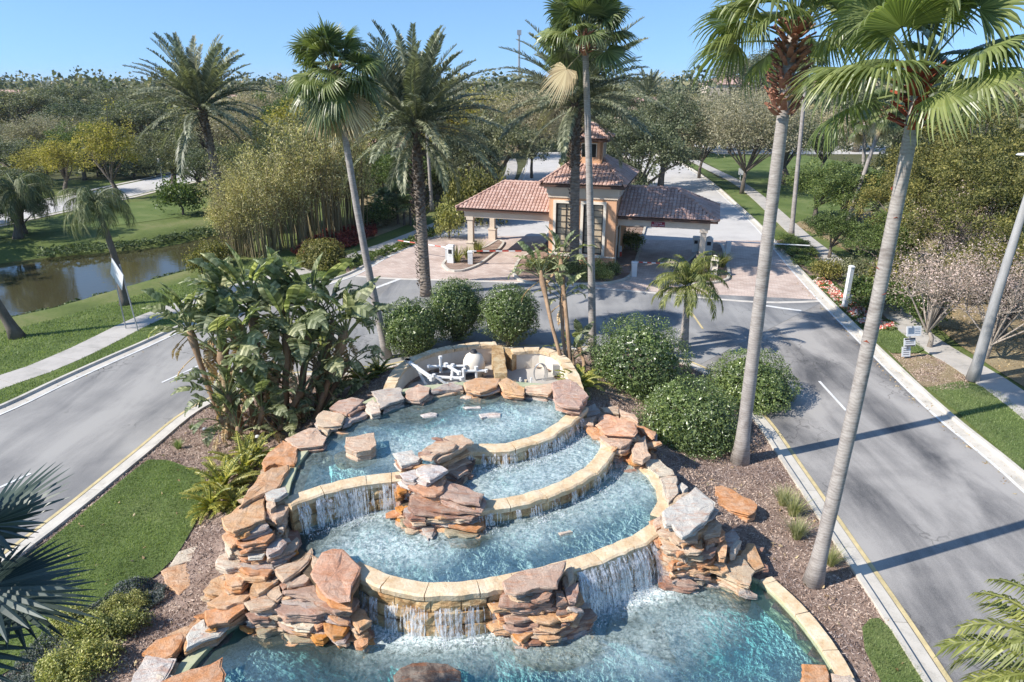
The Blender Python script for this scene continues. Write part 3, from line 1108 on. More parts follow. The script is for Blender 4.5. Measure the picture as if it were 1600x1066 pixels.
def kerb(name, path, side, label, line=None, seg=3.0, height=0.13, gutter=0.42):
    """kerb swept in separate cast lengths; side=+1 puts the gutter on the left of travel"""
    root = thing(name, None, None)
    root['kind'] = 'structure'
    path = resample([Vector((p.x, p.y, 0)) for p in path], 0.75)
    n = len(path)
    per = max(2, int(seg / 0.75))
    i = 0
    while i < n - 1:
        j = min(n - 1, i + per)
        sub = path[i:j + 1]
        a = (sub[1] - sub[0]).normalized()
        b = (sub[-1] - sub[-2]).normalized()
        sub = [sub[0] + a * 0.008] + sub[1:-1] + [sub[-1] - b * 0.008]
        prof = [(gutter * side, -0.05), (gutter * side, 0.012), (0.03 * side, 0.022), (-0.02 * side, height), (-0.17 * side, height + 0.005), (-0.19 * side, -0.05)]
        rows = [offset_path(sub, d) for d, _ in prof]
        vs = []
        for r, (_, z) in zip(rows, prof):
            vs += [(p.x, p.y, z) for p in r]
        m = len(sub)
        fs = []
        for k in range(len(prof) - 1):
            for q in range(m - 1):
                f = (k * m + q, k * m + q + 1, (k + 1) * m + q + 1, (k + 1) * m + q)
                fs.append(f if side < 0 else f[::-1])
        mb = MB()
        mb.add(vs, fs)
        mb.add([vs[k * m] for k in range(len(prof))], [tuple(range(len(prof)))])
        mb.add([vs[k * m + m - 1] for k in range(len(prof))], [tuple(range(len(prof)))[::-1]])
        mb.build("kerb_segment", M['kerb'], root)
        i = j
    if line:
        mb = MB()
        sm = offset_path(path, (gutter + 0.02) * side)
        ribbon(sm, 0, 0.13 * side, 0.0165, mb)
        o = mb.build("edge_line_marking", M[line], root)
    return root


kerb("kerb_west_outer", [p for p in LEFT_OUT if p.y < 110], -1, "", 'white_paint')
kerb("kerb_east_outer", [p for p in RIGHT_OUT if p.y < 135], 1, "", 'white_paint')
kerb("kerb_median", MED_EDGE, 1, "", 'yellow_paint')
kerb("kerb_far_east_inner", RIGHT_IN_FAR, -1, "")
kerb("kerb_far_west_inner", LEFT_IN_FAR, 1, "")


def dash(name, a, b, w, mat):
    a, b = G(*a), G(*b)
    d = (b - a).normalized()
    n = Vector((-d.y, d.x, 0)) * w / 2
    mb = MB()
    mb.quad((a - n).to_tuple()[:2] + (0.011,), (b - n).to_tuple()[:2] + (0.011,), (b + n).to_tuple()[:2] + (0.011,), (a + n).to_tuple()[:2] + (0.011,))
    for p in mb.f:
        pass
    o = mb.build(name, mat)
    o['kind'] = 'structure'


dash("lane_dash_marking", (253, 598), (310, 572), 0.12, M['white_paint'])
dash("lane_dash_marking", (0, 762), (48, 740), 0.12, M['white_paint'])
dash("lane_dash_marking", (1280, 596), (1322, 642), 0.12, M['white_paint'])
dash("stop_line_marking", (566, 458), (625, 436), 0.3, M['white_paint'])
dash("stop_line_marking", (1196, 478), (1252, 486), 0.3, M['white_paint'])
dash("centre_line_marking", (1080, 488), (1098, 514), 0.12, M['yellow_paint'])


# footpaths made of separate cast slabs
def footpath(name, path, width, label):
    root = thing(name, None, None)
    root['kind'] = 'structure'
    path = resample([Vector((p.x, p.y, 0)) for p in path], 1.5)
    for a, b in zip(path[:-1], path[1:]):
        i = path.index(a)
        n0 = offset_path(path, width / 2)
        n1 = offset_path(path, -width / 2)
        d = (b - a).normalized() * 0.012
        q = [n1[i] + d, n1[i + 1] - d, n0[i + 1] - d, n0[i] + d]
        mb = MB()
        mb.prism([(p.x, p.y) for p in q], -0.06, 0.035 + R.uniform(-0.003, 0.003))
        mb.build("slab", M['path'], root)


footpath("footpath_west", smooth_path(pxs([(-260, 678), (-120, 640), (0, 598), (60, 578), (140, 543), (220, 503), (290, 476), (360, 453), (440, 432), (520, 413), (570, 396), (620, 378), (670, 358), (705, 342), (745, 318), (790, 285), (800, 262), (798, 248)]), 1.0), 1.7, "")
footpath("footpath_east", smooth_path(pxs([(1760, 760), (1660, 680), (1600, 632), (1540, 590), (1490, 560), (1440, 528), (1400, 490), (1350, 442), (1300, 406), (1255, 372), (1215, 336), (1180, 305), (1150, 284), (1110, 264), (1082, 250)]), 1.0), 1.6, "")
# far street beyond the pond
far_st = smooth_path(pxs([(-160, 372), (0, 338), (80, 322), (150, 308), (220, 292), (290, 276), (340, 262)]), 2.0)
mb = MB()
ribbon(far_st, 3.6, -3.6, -0.012, mb)
mb.build("road_beyond_pond", M['pale_road'])['kind'] = 'structure'
mb = MB()
ribbon(offset_path(far_st, -4.4), 0.35, -0.35, 0.02, mb)
ribbon(offset_path(far_st, 4.4), 0.35, -0.35, 0.02, mb)
mb.build("kerb_beyond_pond", M['kerb'])['kind'] = 'structure'

# planted median: bark mulch with holes for the pools and the pump pit
med_poly = [p for p in offset_path(MED_EDGE, -0.12)]


def med_h(V):
    e = dist_path(V, MED_EDGE, closed=False)
    n = np.array([noise.noise(Vector((x * 1.6, y * 1.6, 3))) for x, y in V]) * 0.035
    return np.minimum(hfun(V), 0.03 + e * 0.5) + 0.02 + n * sstep(e / 0.8)


def shrink(poly, d):
    c = Vector((sum(p[0] for p in poly) / len(poly), sum(p[1] for p in poly) / len(poly)))
    out = []
    for p in poly:
        v = Vector((p[0], p[1])) - c
        out.append(c + v * (1 - d / max(v.length, 0.01)))
    return out


HOLE = [Vector((p.x, p.y)) for p in P_BOT]
cdt_sheet("mulch_bed", med_poly, 0.38, med_h, M['mulch'], holes=[])
_mb = bpy.data.objects["mulch_bed"]
_bm = bmesh.new()
_bm.from_mesh(_mb.data)
_c = np.array([f.calc_center_median()[:2] for f in _bm.faces])
_kill = np.zeros(len(_c), bool)
for _pl in (P_BOT, RAISED, PIT):
    _kill |= inpoly(_c, _pl) & (dist_path(_c, _pl) > 0.12)
bmesh.ops.delete(_bm, geom=[f for f, k in zip(list(_bm.faces), _kill) if k], context='FACES')
_bm.to_mesh(_mb.data)
_bm.free()

LAWN_W = pxs([(-140, 1010), (-60, 945), (20, 893), (110, 822), (232, 722), (262, 722), (318, 748), (320, 785), (302, 828), (272, 878), (222, 920), (150, 965), (80, 1010), (0, 1062), (-80, 1110)])
LAWN_E = pxs([(1346, 985), (1358, 972), (1372, 970), (1388, 985), (1414, 1022), (1444, 1068), (1478, 1125), (1440, 1150), (1400, 1110), (1370, 1060), (1350, 1020)])
for nm, pl in (("lawn_median_west", LAWN_W), ("lawn_median_east", LAWN_E)):
    cdt_sheet(nm, smooth_path(pl + [pl[0]], 0.4)[:-1], 0.4, lambda V: med_h(V) + 0.045, M['lawn'])
# green verges and planting strips outside the median
def strip_between(a, b, x0, x1):
    return a + b[::-1]


verge_w = offset_path([p for p in LEFT_OUT if p.y < 46], 0.18)
path_w = smooth_path(pxs([(-260, 678), (-120, 640), (0, 598), (60, 578), (140, 543), (220, 503), (290, 476), (360, 453), (440, 432), (520, 413)]), 1.0)
flat("lawn_verge_west", verge_w + offset_path(path_w, -0.84)[::-1], 0.02, M['lawn'])
bank_edge = pxs([(-300, 600), (0, 520), (100, 495), (210, 463), (300, 436), (380, 416), (430, 405), (500, 392)])
flat("lawn_bank_west", offset_path(path_w, 0.84) + bank_edge[::-1], 0.0, M['lawn'])
flat("lawn_far_bank", pxs([(-160, 382), (60, 344), (200, 318), (320, 296), (335, 318), (300, 336), (200, 350), (60, 366), (-160, 392)]), 0.0, M['lawn'])
# east side
flat("mulch_strip_east", pxs([(1212, 376), (1238, 372), (1262, 392), (1300, 418), (1350, 458), (1405, 505), (1395, 512), (1368, 514), (1345, 508), (1308, 474), (1258, 424)]), 0.016, M['mulch'])
flat("lawn_patch_east", pxs([(1368, 516), (1398, 514), (1428, 532), (1445, 546), (1432, 552), (1392, 552), (1366, 532)]), 0.020, M['lawn'])
flat("dry_leaf_patch_east", pxs([(1375, 536), (1395, 553), (1445, 553), (1478, 566), (1510, 590), (1515, 606), (1465, 612), (1440, 602)]), 0.012, M['dry_grass'])
flat("lawn_strip_east", pxs([(1448, 606), (1500, 596), (1560, 612), (1680, 710), (1780, 800), (1790, 905), (1600, 738), (1490, 640)]), 0.014, M['lawn'])
flat("leaf_litter_bank_east", pxs([(1240, 352), (1290, 372), (1340, 402), (1390, 440), (1440, 490), (1500, 540), (1560, 580), (1640, 630), (1760, 730), (1900, 700), (1700, 500), (1500, 380), (1360, 330), (1280, 325)]), 0.008, M['dry_grass'])
flat("lawn_north_east", pxs([(1090, 248), (1110, 240), (1240, 240), (1360, 260), (1420, 300), (1360, 330), (1260, 345), (1235, 348), (1200, 315), (1160, 285)]), 0.010, M['lawn'])
flat("lawn_strip_north_east", pxs([(1068, 254), (1088, 258), (1112, 272), (1150, 294), (1180, 318), (1205, 342), (1214, 352), (1205, 366), (1160, 322), (1128, 293), (1096, 270)]), 0.012, M['lawn'])
flat("shrub_strip_west", offset_path([p for p in LEFT_OUT if 46 < p.y < 70], 0.18) + pxs([(728, 336), (690, 356), (640, 378), (590, 398), (540, 414)]), 0.012, M['mulch'])
flat("leaf_litter_north", pxs([(640, 300), (700, 285), (780, 262), (800, 240), (840, 225), (700, 215), (600, 250), (560, 300), (560, 380), (640, 350)]), 0.004, M['dry_grass'])

# ------------------------------------------------------------------ the fountain
fountain = thing("rock_fountain", "large stepped rock fountain with four linked turquoise pools in the planted median", "fountain", (0, 17, 0))


def foamf(dam, zd, reach, side=-1, parts=None, amp=1.0):
    """foam field near the foot of a dam: (path, reach, amplitude)"""
    return offset_path(smooth_path(pxs(dam, zd), 0.5), -0.35), reach, amp


FO_A = smooth_path(pxs([(900, 925), (950, 925), (1000, 915), (1045, 895)], ZB), 0.4)
FO_A2 = smooth_path(pxs([(585, 985), (630, 992), (700, 990), (770, 985)], ZB), 0.4)
FO_B = smooth_path(pxs([(475, 812), (520, 800), (560, 788), (620, 776)], ZM), 0.4)
FO_C = smooth_path(pxs([(750, 722), (800, 718), (850, 702), (890, 676)], ZS), 0.4)
FO_D = smooth_path(pxs([(765, 808), (830, 798), (890, 776), (935, 745), (955, 718)], ZM), 0.4)
FO_E = smooth_path(pxs([(560, 800), (640, 800), (660, 850), (560, 850)], ZM), 0.4)


def foam_bot(V):
    a = 1.25 * sstep(1 - dist_path(V, FO_A, False) / 1.7)
    b = 0.95 * sstep(1 - dist_path(V, FO_A2, False) / 1.25)
    c = 0.50 * sstep(1 - dist_path(V, pxs([(600, 1005), (900, 1000), (1000, 1010), (1100, 960)], ZB), False) / 1.9)
    return np.clip(np.maximum.reduce([a, b, c]), 0, 1.1)


def foam_mid(V):
    a = 1.0 * sstep(1 - dist_path(V, FO_B, False) / 1.0)
    b = 0.55 * sstep(1 - dist_path(V, FO_D, False) / 0.8)
    c = 0.72 * sstep(1 - dist_path(V, FO_E, False) / 2.0)
    d = 0.60 * sstep(1 - dist_path(V, pxs([(960, 720), (1000, 760), (880, 800), (820, 830)], ZM), False) / 1.8)
    return np.maximum.reduce([a, b, c, d])


def foam_small(V):
    return np.maximum(0.85 * sstep(1 - dist_path(V, FO_C, False) / 0.7), 0.62)


def foam_top(V):
    return 0.24 + 0.40 * sstep(1 - dist_path(V, pxs([(640, 700), (760, 670), (840, 650), (880, 630)], ZT), False) / 1.6)


def pool(nm, poly, zw, floorf, foam, zbot, label):
    poly2 = [(p.x, p.y) for p in poly]
    # water body
    o, V, F, z = cdt_sheet(nm + "_water", poly2, 0.22, lambda V: np.full(len(V), zw) + 0.0, None, attr=foam, kind=None)
    bm = bmesh.new()
    bm.from_mesh(o.data)
    edges = [e for e in bm.edges if e.is_boundary]
    r = bmesh.ops.extrude_edge_only(bm, edges=edges)
    nv = [g for g in r['geom'] if isinstance(g, bmesh.types.BMVert)]
    ne = [g for g in r['geom'] if isinstance(g, bmesh.types.BMEdge)]
    nf = [g for g in r['geom'] if isinstance(g, bmesh.types.BMFace)]
    for v in nv:
        v.co.z = zbot
    for f in nf:
        f.material_index = 1
    r2 = bmesh.ops.edgeloop_fill(bm, edges=[e for e in bm.edges if e.is_boundary])
    for f in r2['faces']:
        f.material_index = 1
    bmesh.ops.recalc_face_normals(bm, faces=bm.faces)
    bm.to_mesh(o.data)
    bm.free()
    o.data.materials.append(M['water'][0])
    o.data.materials.append(M['water'][1])
    o['kind'] = 'structure'
    f, _, _, _ = cdt_sheet("pool_floor", poly2, 0.35, floorf, M['poolfloor'], kind=None)
    f.parent = fountain
    f.matrix_parent_inverse = Matrix.Translation(-fountain.location)


def nrm(V, s):
    return np.array([noise.noise(Vector((x * s, y * s, 9))) for x, y in V])


def deep(V, c, r):
    return sstep(1 - np.hypot(V[:, 0] - c[0], V[:, 1] - c[1]) / r)


cB1, cB2, cB3 = G(560, 1050, 0), G(1130, 960, 0), G(760, 1066, 0)
pool("lower_pool", P_BOT, ZB, lambda V: ZB - 0.42 - 1.2 * deep(V, cB1, 2.9) - 0.75 * deep(V, cB2, 2.5) - 0.5 * deep(V, cB3, 2.2) + 0.06 * nrm(V, 1.2), foam_bot, -2.2, "")
cM1, cM2 = G(478, 835, 1.0), G(560, 870, 1)
pool("middle_pool", P_MID, ZM, lambda V: ZM - 0.26 - 0.62 * deep(V, cM1, 2.0) - 0.12 * deep(V, cM2, 3.5) + 0.04 * nrm(V, 1.2), foam_mid, 0.2, "")
pool("small_pool", P_SMALL, ZS, lambda V: ZS - 0.2 - 0.25 * deep(V, G(735, 745, 1.7), 1.1) + 0.03 * nrm(V, 1.4), foam_small, 1.2, "")
cT1, cT2 = G(470, 745, 2), G(660, 635, 2)
pool("upper_pool", P_TOP, ZT, lambda V: ZT - 0.22 - 0.7 * deep(V, cT1, 1.9) - 0.55 * deep(V, cT2, 2.4) + 0.04 * nrm(V, 1.2), foam_top, 1.0, "")


def sweep(path, w0, w1, z0, z1, mb, jit=0.0, rng=R):
    a = offset_path(path, w0)
    b = offset_path(path, w1)
    n = len(path)
    vs = []
    for i in range(n):
        j = lambda: rng.uniform(-jit, jit)
        vs += [(a[i].x + j(), a[i].y + j(), z0), (a[i].x + j(), a[i].y + j(), z1 + j() * .6), (b[i].x + j(), b[i].y + j(), z1 + j() * .6), (b[i].x + j(), b[i].y + j(), z0)]
    fs = []
    for i in range(n - 1):
        for k in range(4):
            q = (k + 1) % 4
            fs.append((i * 4 + k, i * 4 + q, (i + 1) * 4 + q, (i + 1) * 4 + k))
    fs += [(0, 3, 2, 1), ((n - 1) * 4, (n - 1) * 4 + 1, (n - 1) * 4 + 2, (n - 1) * 4 + 3)]
    mb.add(vs, fs)


def fpart(mb, name, mat, smooth=False):
    o = link(name, mb.mesh(name, smooth), None, mat)
    o.parent = fountain
    o.matrix_parent_inverse = Matrix.Translation(-fountain.location)
    return o


# pool walls that are not dams
mb = MB()
sweep(resample(SHELL, 0.4), 0.02, 0.42, 0.0, ZT + 0.10, mb, 0.012)
fpart(mb, "pool_rim", M['poolwall'])
mb = MB()
sweep(resample(pxs([(1040, 812), (1052, 790), (1046, 762), (1030, 740), (1008, 722), (980, 708), (955, 690), (930, 662)], ZM), 0.4), 0.45, -0.05, -0.3, ZM + 0.07, mb, 0.02)
fpart(mb, "pool_rim", M['coping'])
mb = MB()
sweep(resample(pxs([(440, 785), (446, 820), (460, 850), (490, 882), (530, 902), (560, 898)], ZM), 0.4), -0.40, 0.05, -0.8, ZM + 0.02, mb, 0.02)
fpart(mb, "pool_rim", M['mortar'])
mb = MB()
sweep(resample(pxs([(560, 945), (480, 960), (400, 962), (352, 990), (318, 1025), (282, 1066), (240, 1120), (300, 1260)], ZB), 0.4), -0.28, 0.04, -1.9, ZB + 0.12, mb, 0.01)
fpart(mb, "pool_rim", M['poolwall'])
mb = MB()
sweep(resample(smooth_path(pxs([(1335, 1150), (1314, 1085), (1298, 1046), (1262, 992), (1226, 950), (1186, 912), (1150, 898)], ZB), 0.4), 0.3), 0.03, -0.06, -1.9, ZB + 0.08, mb)
fpart(mb, "pool_wall", M['poolwall'])
# cream coping on the low east rim, cast in lengths
cp = resample(smooth_path(pxs([(1345, 1160), (1322, 1090), (1304, 1046), (1268, 990), (1232, 948), (1190, 908)], ZB + .1), 0.3), 0.3)
for i in range(0, len(cp) - 1, 4):
    sub = cp[i:min(i + 5, len(cp))]
    if len(sub) < 2:
        break
    sub = [sub[0].lerp(sub[1], 0.03)] + sub[1:-1] + [sub[-1].lerp(sub[-2], 0.03)]
    mb = MB()
    sweep(sub, 0.05, -0.33, -0.1, ZB + 0.16, mb, 0.006)
    fpart(mb, "coping_stone", M['coping'])


def stone_block(c, t, n, w, h, d, rng):
    """rough block: centre c of its outer face, t along the wall, n outwards"""
    nu, nv = 3, 2
    vs = []
    up = Vector((0, 0, 1))
    s = rng.random() * 50
    for side in (0, 1):
        for j in range(nv + 1):
            for i in range(nu + 1):
                u = (i / nu - 0.5) * w
                v = (j / nv - 0.5) * h
                edge = (i in (0, nu)) or (j in (0, nv))
                q = c + t * u + up * v
                if side == 0:
                    q = q + n * ((-0.035 if edge else 0.02) + 0.06 * noise.noise(q * 3.1 + Vector((s, 0, 0))))
                    q = q + t * 0.03 * noise.noise(q * 4 + Vector((0, s, 0))) + up * 0.03 * noise.noise(q * 4 + Vector((0, 0, s)))
                else:
                    q = q - n * d
                vs.append(q)
    m = (nu + 1) * (nv + 1)
    fs = []
    for j in range(nv):
        for i in range(nu):
            a = j * (nu + 1) + i
            fs.append((a, a + 1, a + nu + 2, a + nu + 1))
    ring = [i for i in range(nu + 1)] + [j * (nu + 1) + nu for j in range(1, nv + 1)] + [nv * (nu + 1) + i for i in range(nu - 1, -1, -1)] + [j * (nu + 1) for j in range(nv - 1, 0, -1)]
    for a, b in zip(ring, ring[1:] + ring[:1]):
        fs.append((b, a, a + m, b + m))
    return vs, fs


def dam(path_px, zw, zfoot, courses, name, zfloor):
    path = resample(smooth_path(pxs(path_px, zw + 0.06), 0.3), 0.18)
    path = [Vector((p.x, p.y, 0)) for p in path]
    mb = MB()
    sweep(path, 0.20, -0.14, zfloor, zw - 0.06, mb, 0.02)
    fpart(mb, "wall_core", M['mortar'])
    # coping in lengths
    L = len(path)
    i = 0
    while i < L - 1:
        k = R.randint(4, 7)
        j = min(L - 1, i + k)
        if L - 1 - j < 3:
            j = L - 1
        sub = path[i:j + 1]
        sub = [sub[0].lerp(sub[1], 0.05)] + sub[1:-1] + [sub[-1].lerp(sub[-2], 0.05)]
        mb = MB()
        a = offset_path(sub, 0.24)
        b = offset_path(sub, -0.27)
        vs, n = [], len(sub)
        wob = [0.05 * noise.noise(Vector((p.x * 3, p.y * 3, zw))) for p in sub]
        for q in range(n):
            for (P, dd, zz) in ((a, 0, zw - 0.25), (a, 0.01, zw + 0.01), (a, -0.04, zw + 0.055), (b, 0.05, zw + 0.07), (b, -0.005, zw + 0.03), (b, 0.02, zw - 0.13)):
                o = offset_path([path[0]], 0)[0]
                t = sub[min(q + 1, n - 1)] - sub[max(q - 1, 0)]
                nn = Vector((-t.y, t.x, 0)).normalized()
                pp = P[q] + nn * (dd + (wob[q] * 1.3 if P is b else wob[q] * 0.5))
                vs.append((pp.x, pp.y, zz + (wob[q] * 0.5 if zz > zw - 0.1 else 0)))
        fs = []
        for q in range(n - 1):
            for r in range(6):
                s = (r + 1) % 6
                fs.append((q * 6 + r, q * 6 + s, (q + 1) * 6 + s, (q + 1) * 6 + r))
        fs += [tuple(range(6))[::-1], tuple((n - 1) * 6 + r for r in range(6))]
        mb.add(vs, fs)
        fpart(mb, "coping_stone", M['coping'])
        i = j
    # face stones
    face = offset_path(path, -0.2)
    cum = [0.0]
    for a, b in zip(face[:-1], face[1:]):
        cum.append(cum[-1] + (b - a).length)

    def atl(s):
        s = max(0, min(cum[-1] - 1e-4, s))
        for k in range(len(cum) - 1):
            if cum[k + 1] >= s:
                f = (s - cum[k]) / max(1e-6, cum[k + 1] - cum[k])
                t = (face[k + 1] - face[k]).normalized()
                return face[k].lerp(face[k + 1], f), t
        return face[-1], (face[-1] - face[-2]).normalized()
    ztop = zw - 0.11
    hs = (ztop - zfoot) / courses
    for c in range(courses):
        s = R.uniform(-0.3, 0)
        while s < cum[-1] - 0.1:
            w = R.uniform(0.38, 0.8)
            e = min(s + w, cum[-1])
            if e - max(s, 0) < 0.15:
                break
            p, t = atl((max(s, 0) + e) / 2)
            n = Vector((t.y, -t.x, 0))
            z = ztop - hs * (c + 0.5)
            lean = 0.05 * c
            vs, fs = stone_block(Vector((p.x, p.y, z)) + n * (R.uniform(0.0, 0.05) + lean), t, n, (e - max(s, 0)) * 0.97, hs * R.uniform(0.88, 0.97), 0.16 + lean, R)
            mb = MB()
            mb.add(vs, fs)
            fpart(mb, "stone", M['damstone'])
            s = e
    return face, cum, atl


def waterfall(name, label, atl, s0, s1, z0, z1, per_m, out, width=(0.010, 0.04), reach=0.10, seed=1):
    rng = random.Random(seed)
    V, F = [], []
    n = int((s1 - s0) * per_m)
    for i in range(n):
        s = rng.uniform(s0, s1)
        cl = noise.noise(Vector((s * 2.3, seed, 0))) + 0.7 * noise.noise(Vector((s * 7.1, seed * 3, 5)))
        if rng.random() > 0.55 + cl * (1.3 if seed != 1 else 0.8):
            continue
        p, t = atl(s)
        nn = Vector((t.y, -t.x, 0))
        w = rng.uniform(*width) if rng.random() > 0.10 else rng.uniform(0.07, 0.2)
        d0 = 0.09 + rng.uniform(0, 0.03)
        zz0 = z0 - (rng.random() ** 2) * 0.25 * (z0 - z1)
        zz1 = z1 + (rng.random() ** 4) * 0.6 * (z0 - z1)
        k = 5
        base = len(V)
        thr = reach * rng.uniform(0.3, 1.4)
        for q in range(k + 1):
            f = q / k
            z = zz0 + (zz1 - zz0) * f
            wq = w * (1.0 + 0.7 * f) * rng.uniform(0.6, 1.3)
            c = p + nn * (d0 + thr * math.sqrt(f)) + t * rng.uniform(-0.012, 0.012)
            V.append((c.x - t.x * wq / 2, c.y - t.y * wq / 2, z))
            V.append((c.x + t.x * wq / 2, c.y + t.y * wq / 2, z))
        for q in range(k):
            a = base + q * 2
            F.append((a, a + 1, a + 3, a + 2))
        # splash beads where it lands
        if rng.random() < 0.8:
            for _ in range(4):
                c = p + nn * (d0 + thr + rng.uniform(-0.05, 0.35)) + t * rng.uniform(-0.15, 0.15)
                r = rng.uniform(0.008, 0.024)
                z = z1 + rng.uniform(0.0, 0.12) ** 1.2
                b = len(V)
                V += [(c.x + r, c.y, z), (c.x - r, c.y + r * .6, z), (c.x, c.y - r, z), (c.x, c.y, z + r * 1.6)]
                F += [(b, b + 1, b + 3), (b + 1, b + 2, b + 3), (b + 2, b, b + 3), (b, b + 2, b + 1)]
    me = bpy.data.meshes.new(name)
    me.from_pydata(V, [], F)
    o = link(name, me, None, M['fall'])
    tag(o, label, "waterfall", None, "stuff")


fA = dam(DAM_A, ZM, ZB - 0.05, 3, "a", -0.9)
fB = dam(DAM_B, ZT, ZM - 0.05, 2, "b", 0.3)
fC = dam(DAM_C, ZT, ZS - 0.03, 1, "c", 1.2)
fD = dam(DAM_D, ZS, ZM - 0.03, 1, "d", 0.7)
lA, lB, lC, lD = fA[1][-1], fB[1][-1], fC[1][-1], fD[1][-1]
waterfall("waterfall", "broad white waterfall at the east end of the front dam beside the white slab", fA[2], lA * 0.62, lA * 0.99, ZM + 0.03, ZB, 190, 0, (0.008, 0.04), 0.36, 1)
waterfall("waterfall", "thin broken curtain of water on the west half of the front dam", fA[2], 0.2, lA * 0.55, ZM - 0.28, ZB, 75, 0, (0.008, 0.035), 0.10, 2)
waterfall("waterfall", "waterfall under the upper pool's west dam beside the tall rock stack", fB[2], 0.15, lB * 0.97, ZT + 0.02, ZM, 110, 0, (0.007, 0.03), 0.14, 3)
waterfall("waterfall", "fine curtain of water from the upper pool into the small pool", fC[2], 0.1, lC * 0.9, ZT - 0.02, ZS, 90, 0, (0.007, 0.025), 0.09, 4)
waterfall("waterfall", "low trickling curtain from the small pool down its crescent dam", fD[2], 0.2, lD * 0.9, ZS - 0.05, ZM, 45, 0, (0.007, 0.025), 0.06, 5)

# pump pit behind the upper pool
mb = MB()
mb.prism([(p.x, p.y) for p in PIT], 0.9, 1.12)
pf = fpart(mb, "pit_floor", M['path'])
pit_path = resample(smooth_path(pxs([(612, 618), (618, 600), (632, 578), (660, 560), (700, 549), (740, 543), (776, 541)], 1.9), 0.3), 0.3)
mb = MB()
sweep([Vector((p.x, p.y, 0)) for p in pit_path], -0.01, 0.3, 0.3, 1.86, mb)
fpart(mb, "pit_wall", M['pit_plaster'])
pit2 = resample(smooth_path(pxs([(800, 552), (845, 550), (872, 562), (890, 590), (897, 620)], 1.9), 0.3), 0.3)
mb = MB()
sweep([Vector((p.x, p.y, 0)) for p in pit2], -0.01, 0.3, 0.3, 1.86, mb)
fpart(mb, "pit_wall", M['pit_plaster'])
mb = MB()
sweep([Vector((p.x, p.y, 0)) for p in resample(pxs([(776, 541), (783, 585)], 1.9), 0.3)], -0.25, 0.25, 0.3, 1.95, mb, 0.03)
sweep([Vector((p.x, p.y, 0)) for p in resample(pxs([(783, 545), (803, 553)], 1.9), 0.3)], -0.1, 0.3, 0.3, 1.9, mb, 0.02)
fpart(mb, "pit_pier", M['damstone'])
for pth, off in ((pit_path, 0), (pit2, 0)):
    q = [Vector((p.x, p.y, 0)) for p in pth]
    for i in range(0, len(q) - 1, 2):
        sub = q[i:min(i + 3, len(q))]
        if len(sub) < 2:
            break
        sub = [sub[0].lerp(sub[1], 0.04)] + sub[1:-1] + [sub[-1].lerp(sub[-2], 0.04)]
        mb = MB()
        sweep(sub, -0.06, 0.38, 1.83, 1.98 + R.uniform(-.015, .015), mb, 0.02)
        fpart(mb, "cap_stone", M['coping'])

# ------------------------------------------------------------------ rocks
TONE = {
    'or': (0.64, 0.29, 0.12), 'ot': (0.70, 0.41, 0.21), 'tan': (0.66, 0.50, 0.34), 'pink': (0.66, 0.47, 0.33), 'mauve': (0.52, 0.35, 0.27),
    'sal': (0.68, 0.36, 0.22), 'pale': (0.72, 0.61, 0.48), 'white': (0.68, 0.645, 0.59), 'grey': (0.47, 0.41, 0.37), 'blue': (0.45, 0.44, 0.46),
    'br': (0.36, 0.20, 0.145), 'wet': (0.62, 0.27, 0.06), 'dark': (0.12, 0.085, 0.07), 'green': (0.40, 0.36, 0.24),
}
RR = random.Random(21)


def slab_mesh(top, thick, rng, step=0.24, jag=0.05, bulge=0.5):
    """split-face slab from its top outline (world points)"""
    n = len(top)
    cx = sum((p for p in top), Vector()) / n
    area = sum(top[i].x * top[(i + 1) % n].y - top[(i + 1) % n].x * top[i].y for i in range(n))
    if area < 0:
        top = top[::-1]
    edge = []
    for i in range(n):
        a, b = top[i], top[(i + 1) % n]
        L = (b - a).length
        k = max(1, min(6, int(round(L / step))))
        d = (b - a).normalized() if L > 1e-6 else Vector((1, 0, 0))
        nn = Vector((d.y, -d.x, 0))
        for j in range(k):
            q = a.lerp(b, j / k)
            if j:
                q = q + nn * rng.uniform(-jag, jag)
            edge.append(q)
    m = len(edge)

    def ring(s, dz, jit):
        out = []
        for i, p in enumerate(edge):
            v = p - cx
            q = cx + Vector((v.x * s, v.y * s, v.z))
            out.append(Vector((q.x + rng.uniform(-jit, jit), q.y + rng.uniform(-jit, jit), q.z + dz + rng.uniform(-jit, jit) * 0.6)))
        return out
    t = thick
    rings = [ring(0.45, 0.012, 0.03 * bulge), ring(0.955, 0.006, 0.012), ring(1.0, -min(0.014, t * 0.12), 0.006)]
    z = 0.0
    layers = 1 if t < 0.11 else (2 if t < 0.17 else 3)
    for k in range(layers):
        za = -t * (k + 0.45) / layers
        zb = -t * (k + 1) / layers
        s = 1.0 + rng.uniform(-0.07, 0.05) - 0.02 * k
        rings.append(ring(s, za + t * 0.2 / layers, 0.02))
        rings.append(ring(s, za - t * 0.3 / layers, 0.02))
        rings.append(ring(s - rng.uniform(0.05, 0.12), zb + 0.008, 0.02))
    vs = [cx + Vector((0, 0, 0.01 + rng.uniform(-0.01, 0.02)))]
    for r in rings:
        vs += r
    fs = []
    for i in range(m):
        j = (i + 1) % m
        fs.append((0, 1 + i, 1 + j))
    for k in range(len(rings) - 1):
        for i in range(m):
            j = (i + 1) % m
            a = 1 + k * m
            fs.append((a + i, a + m + i, a + m + j, a + j))
    sd = Vector((rng.uniform(0, 60), 0, 0))
    vs = [v + Vector((noise.noise(v * 4 + sd), noise.noise(v * 4 - sd), 0.6 * noise.noise(v * 3 + sd * 2))) * 0.035 for v in vs]
    last = 1 + (len(rings) - 1) * m
    vs.append(cx + Vector((0, 0, -t)))
    for i in range(m):
        fs.append((len(vs) - 1, last + (i + 1) % m, last + i))
    return vs, fs


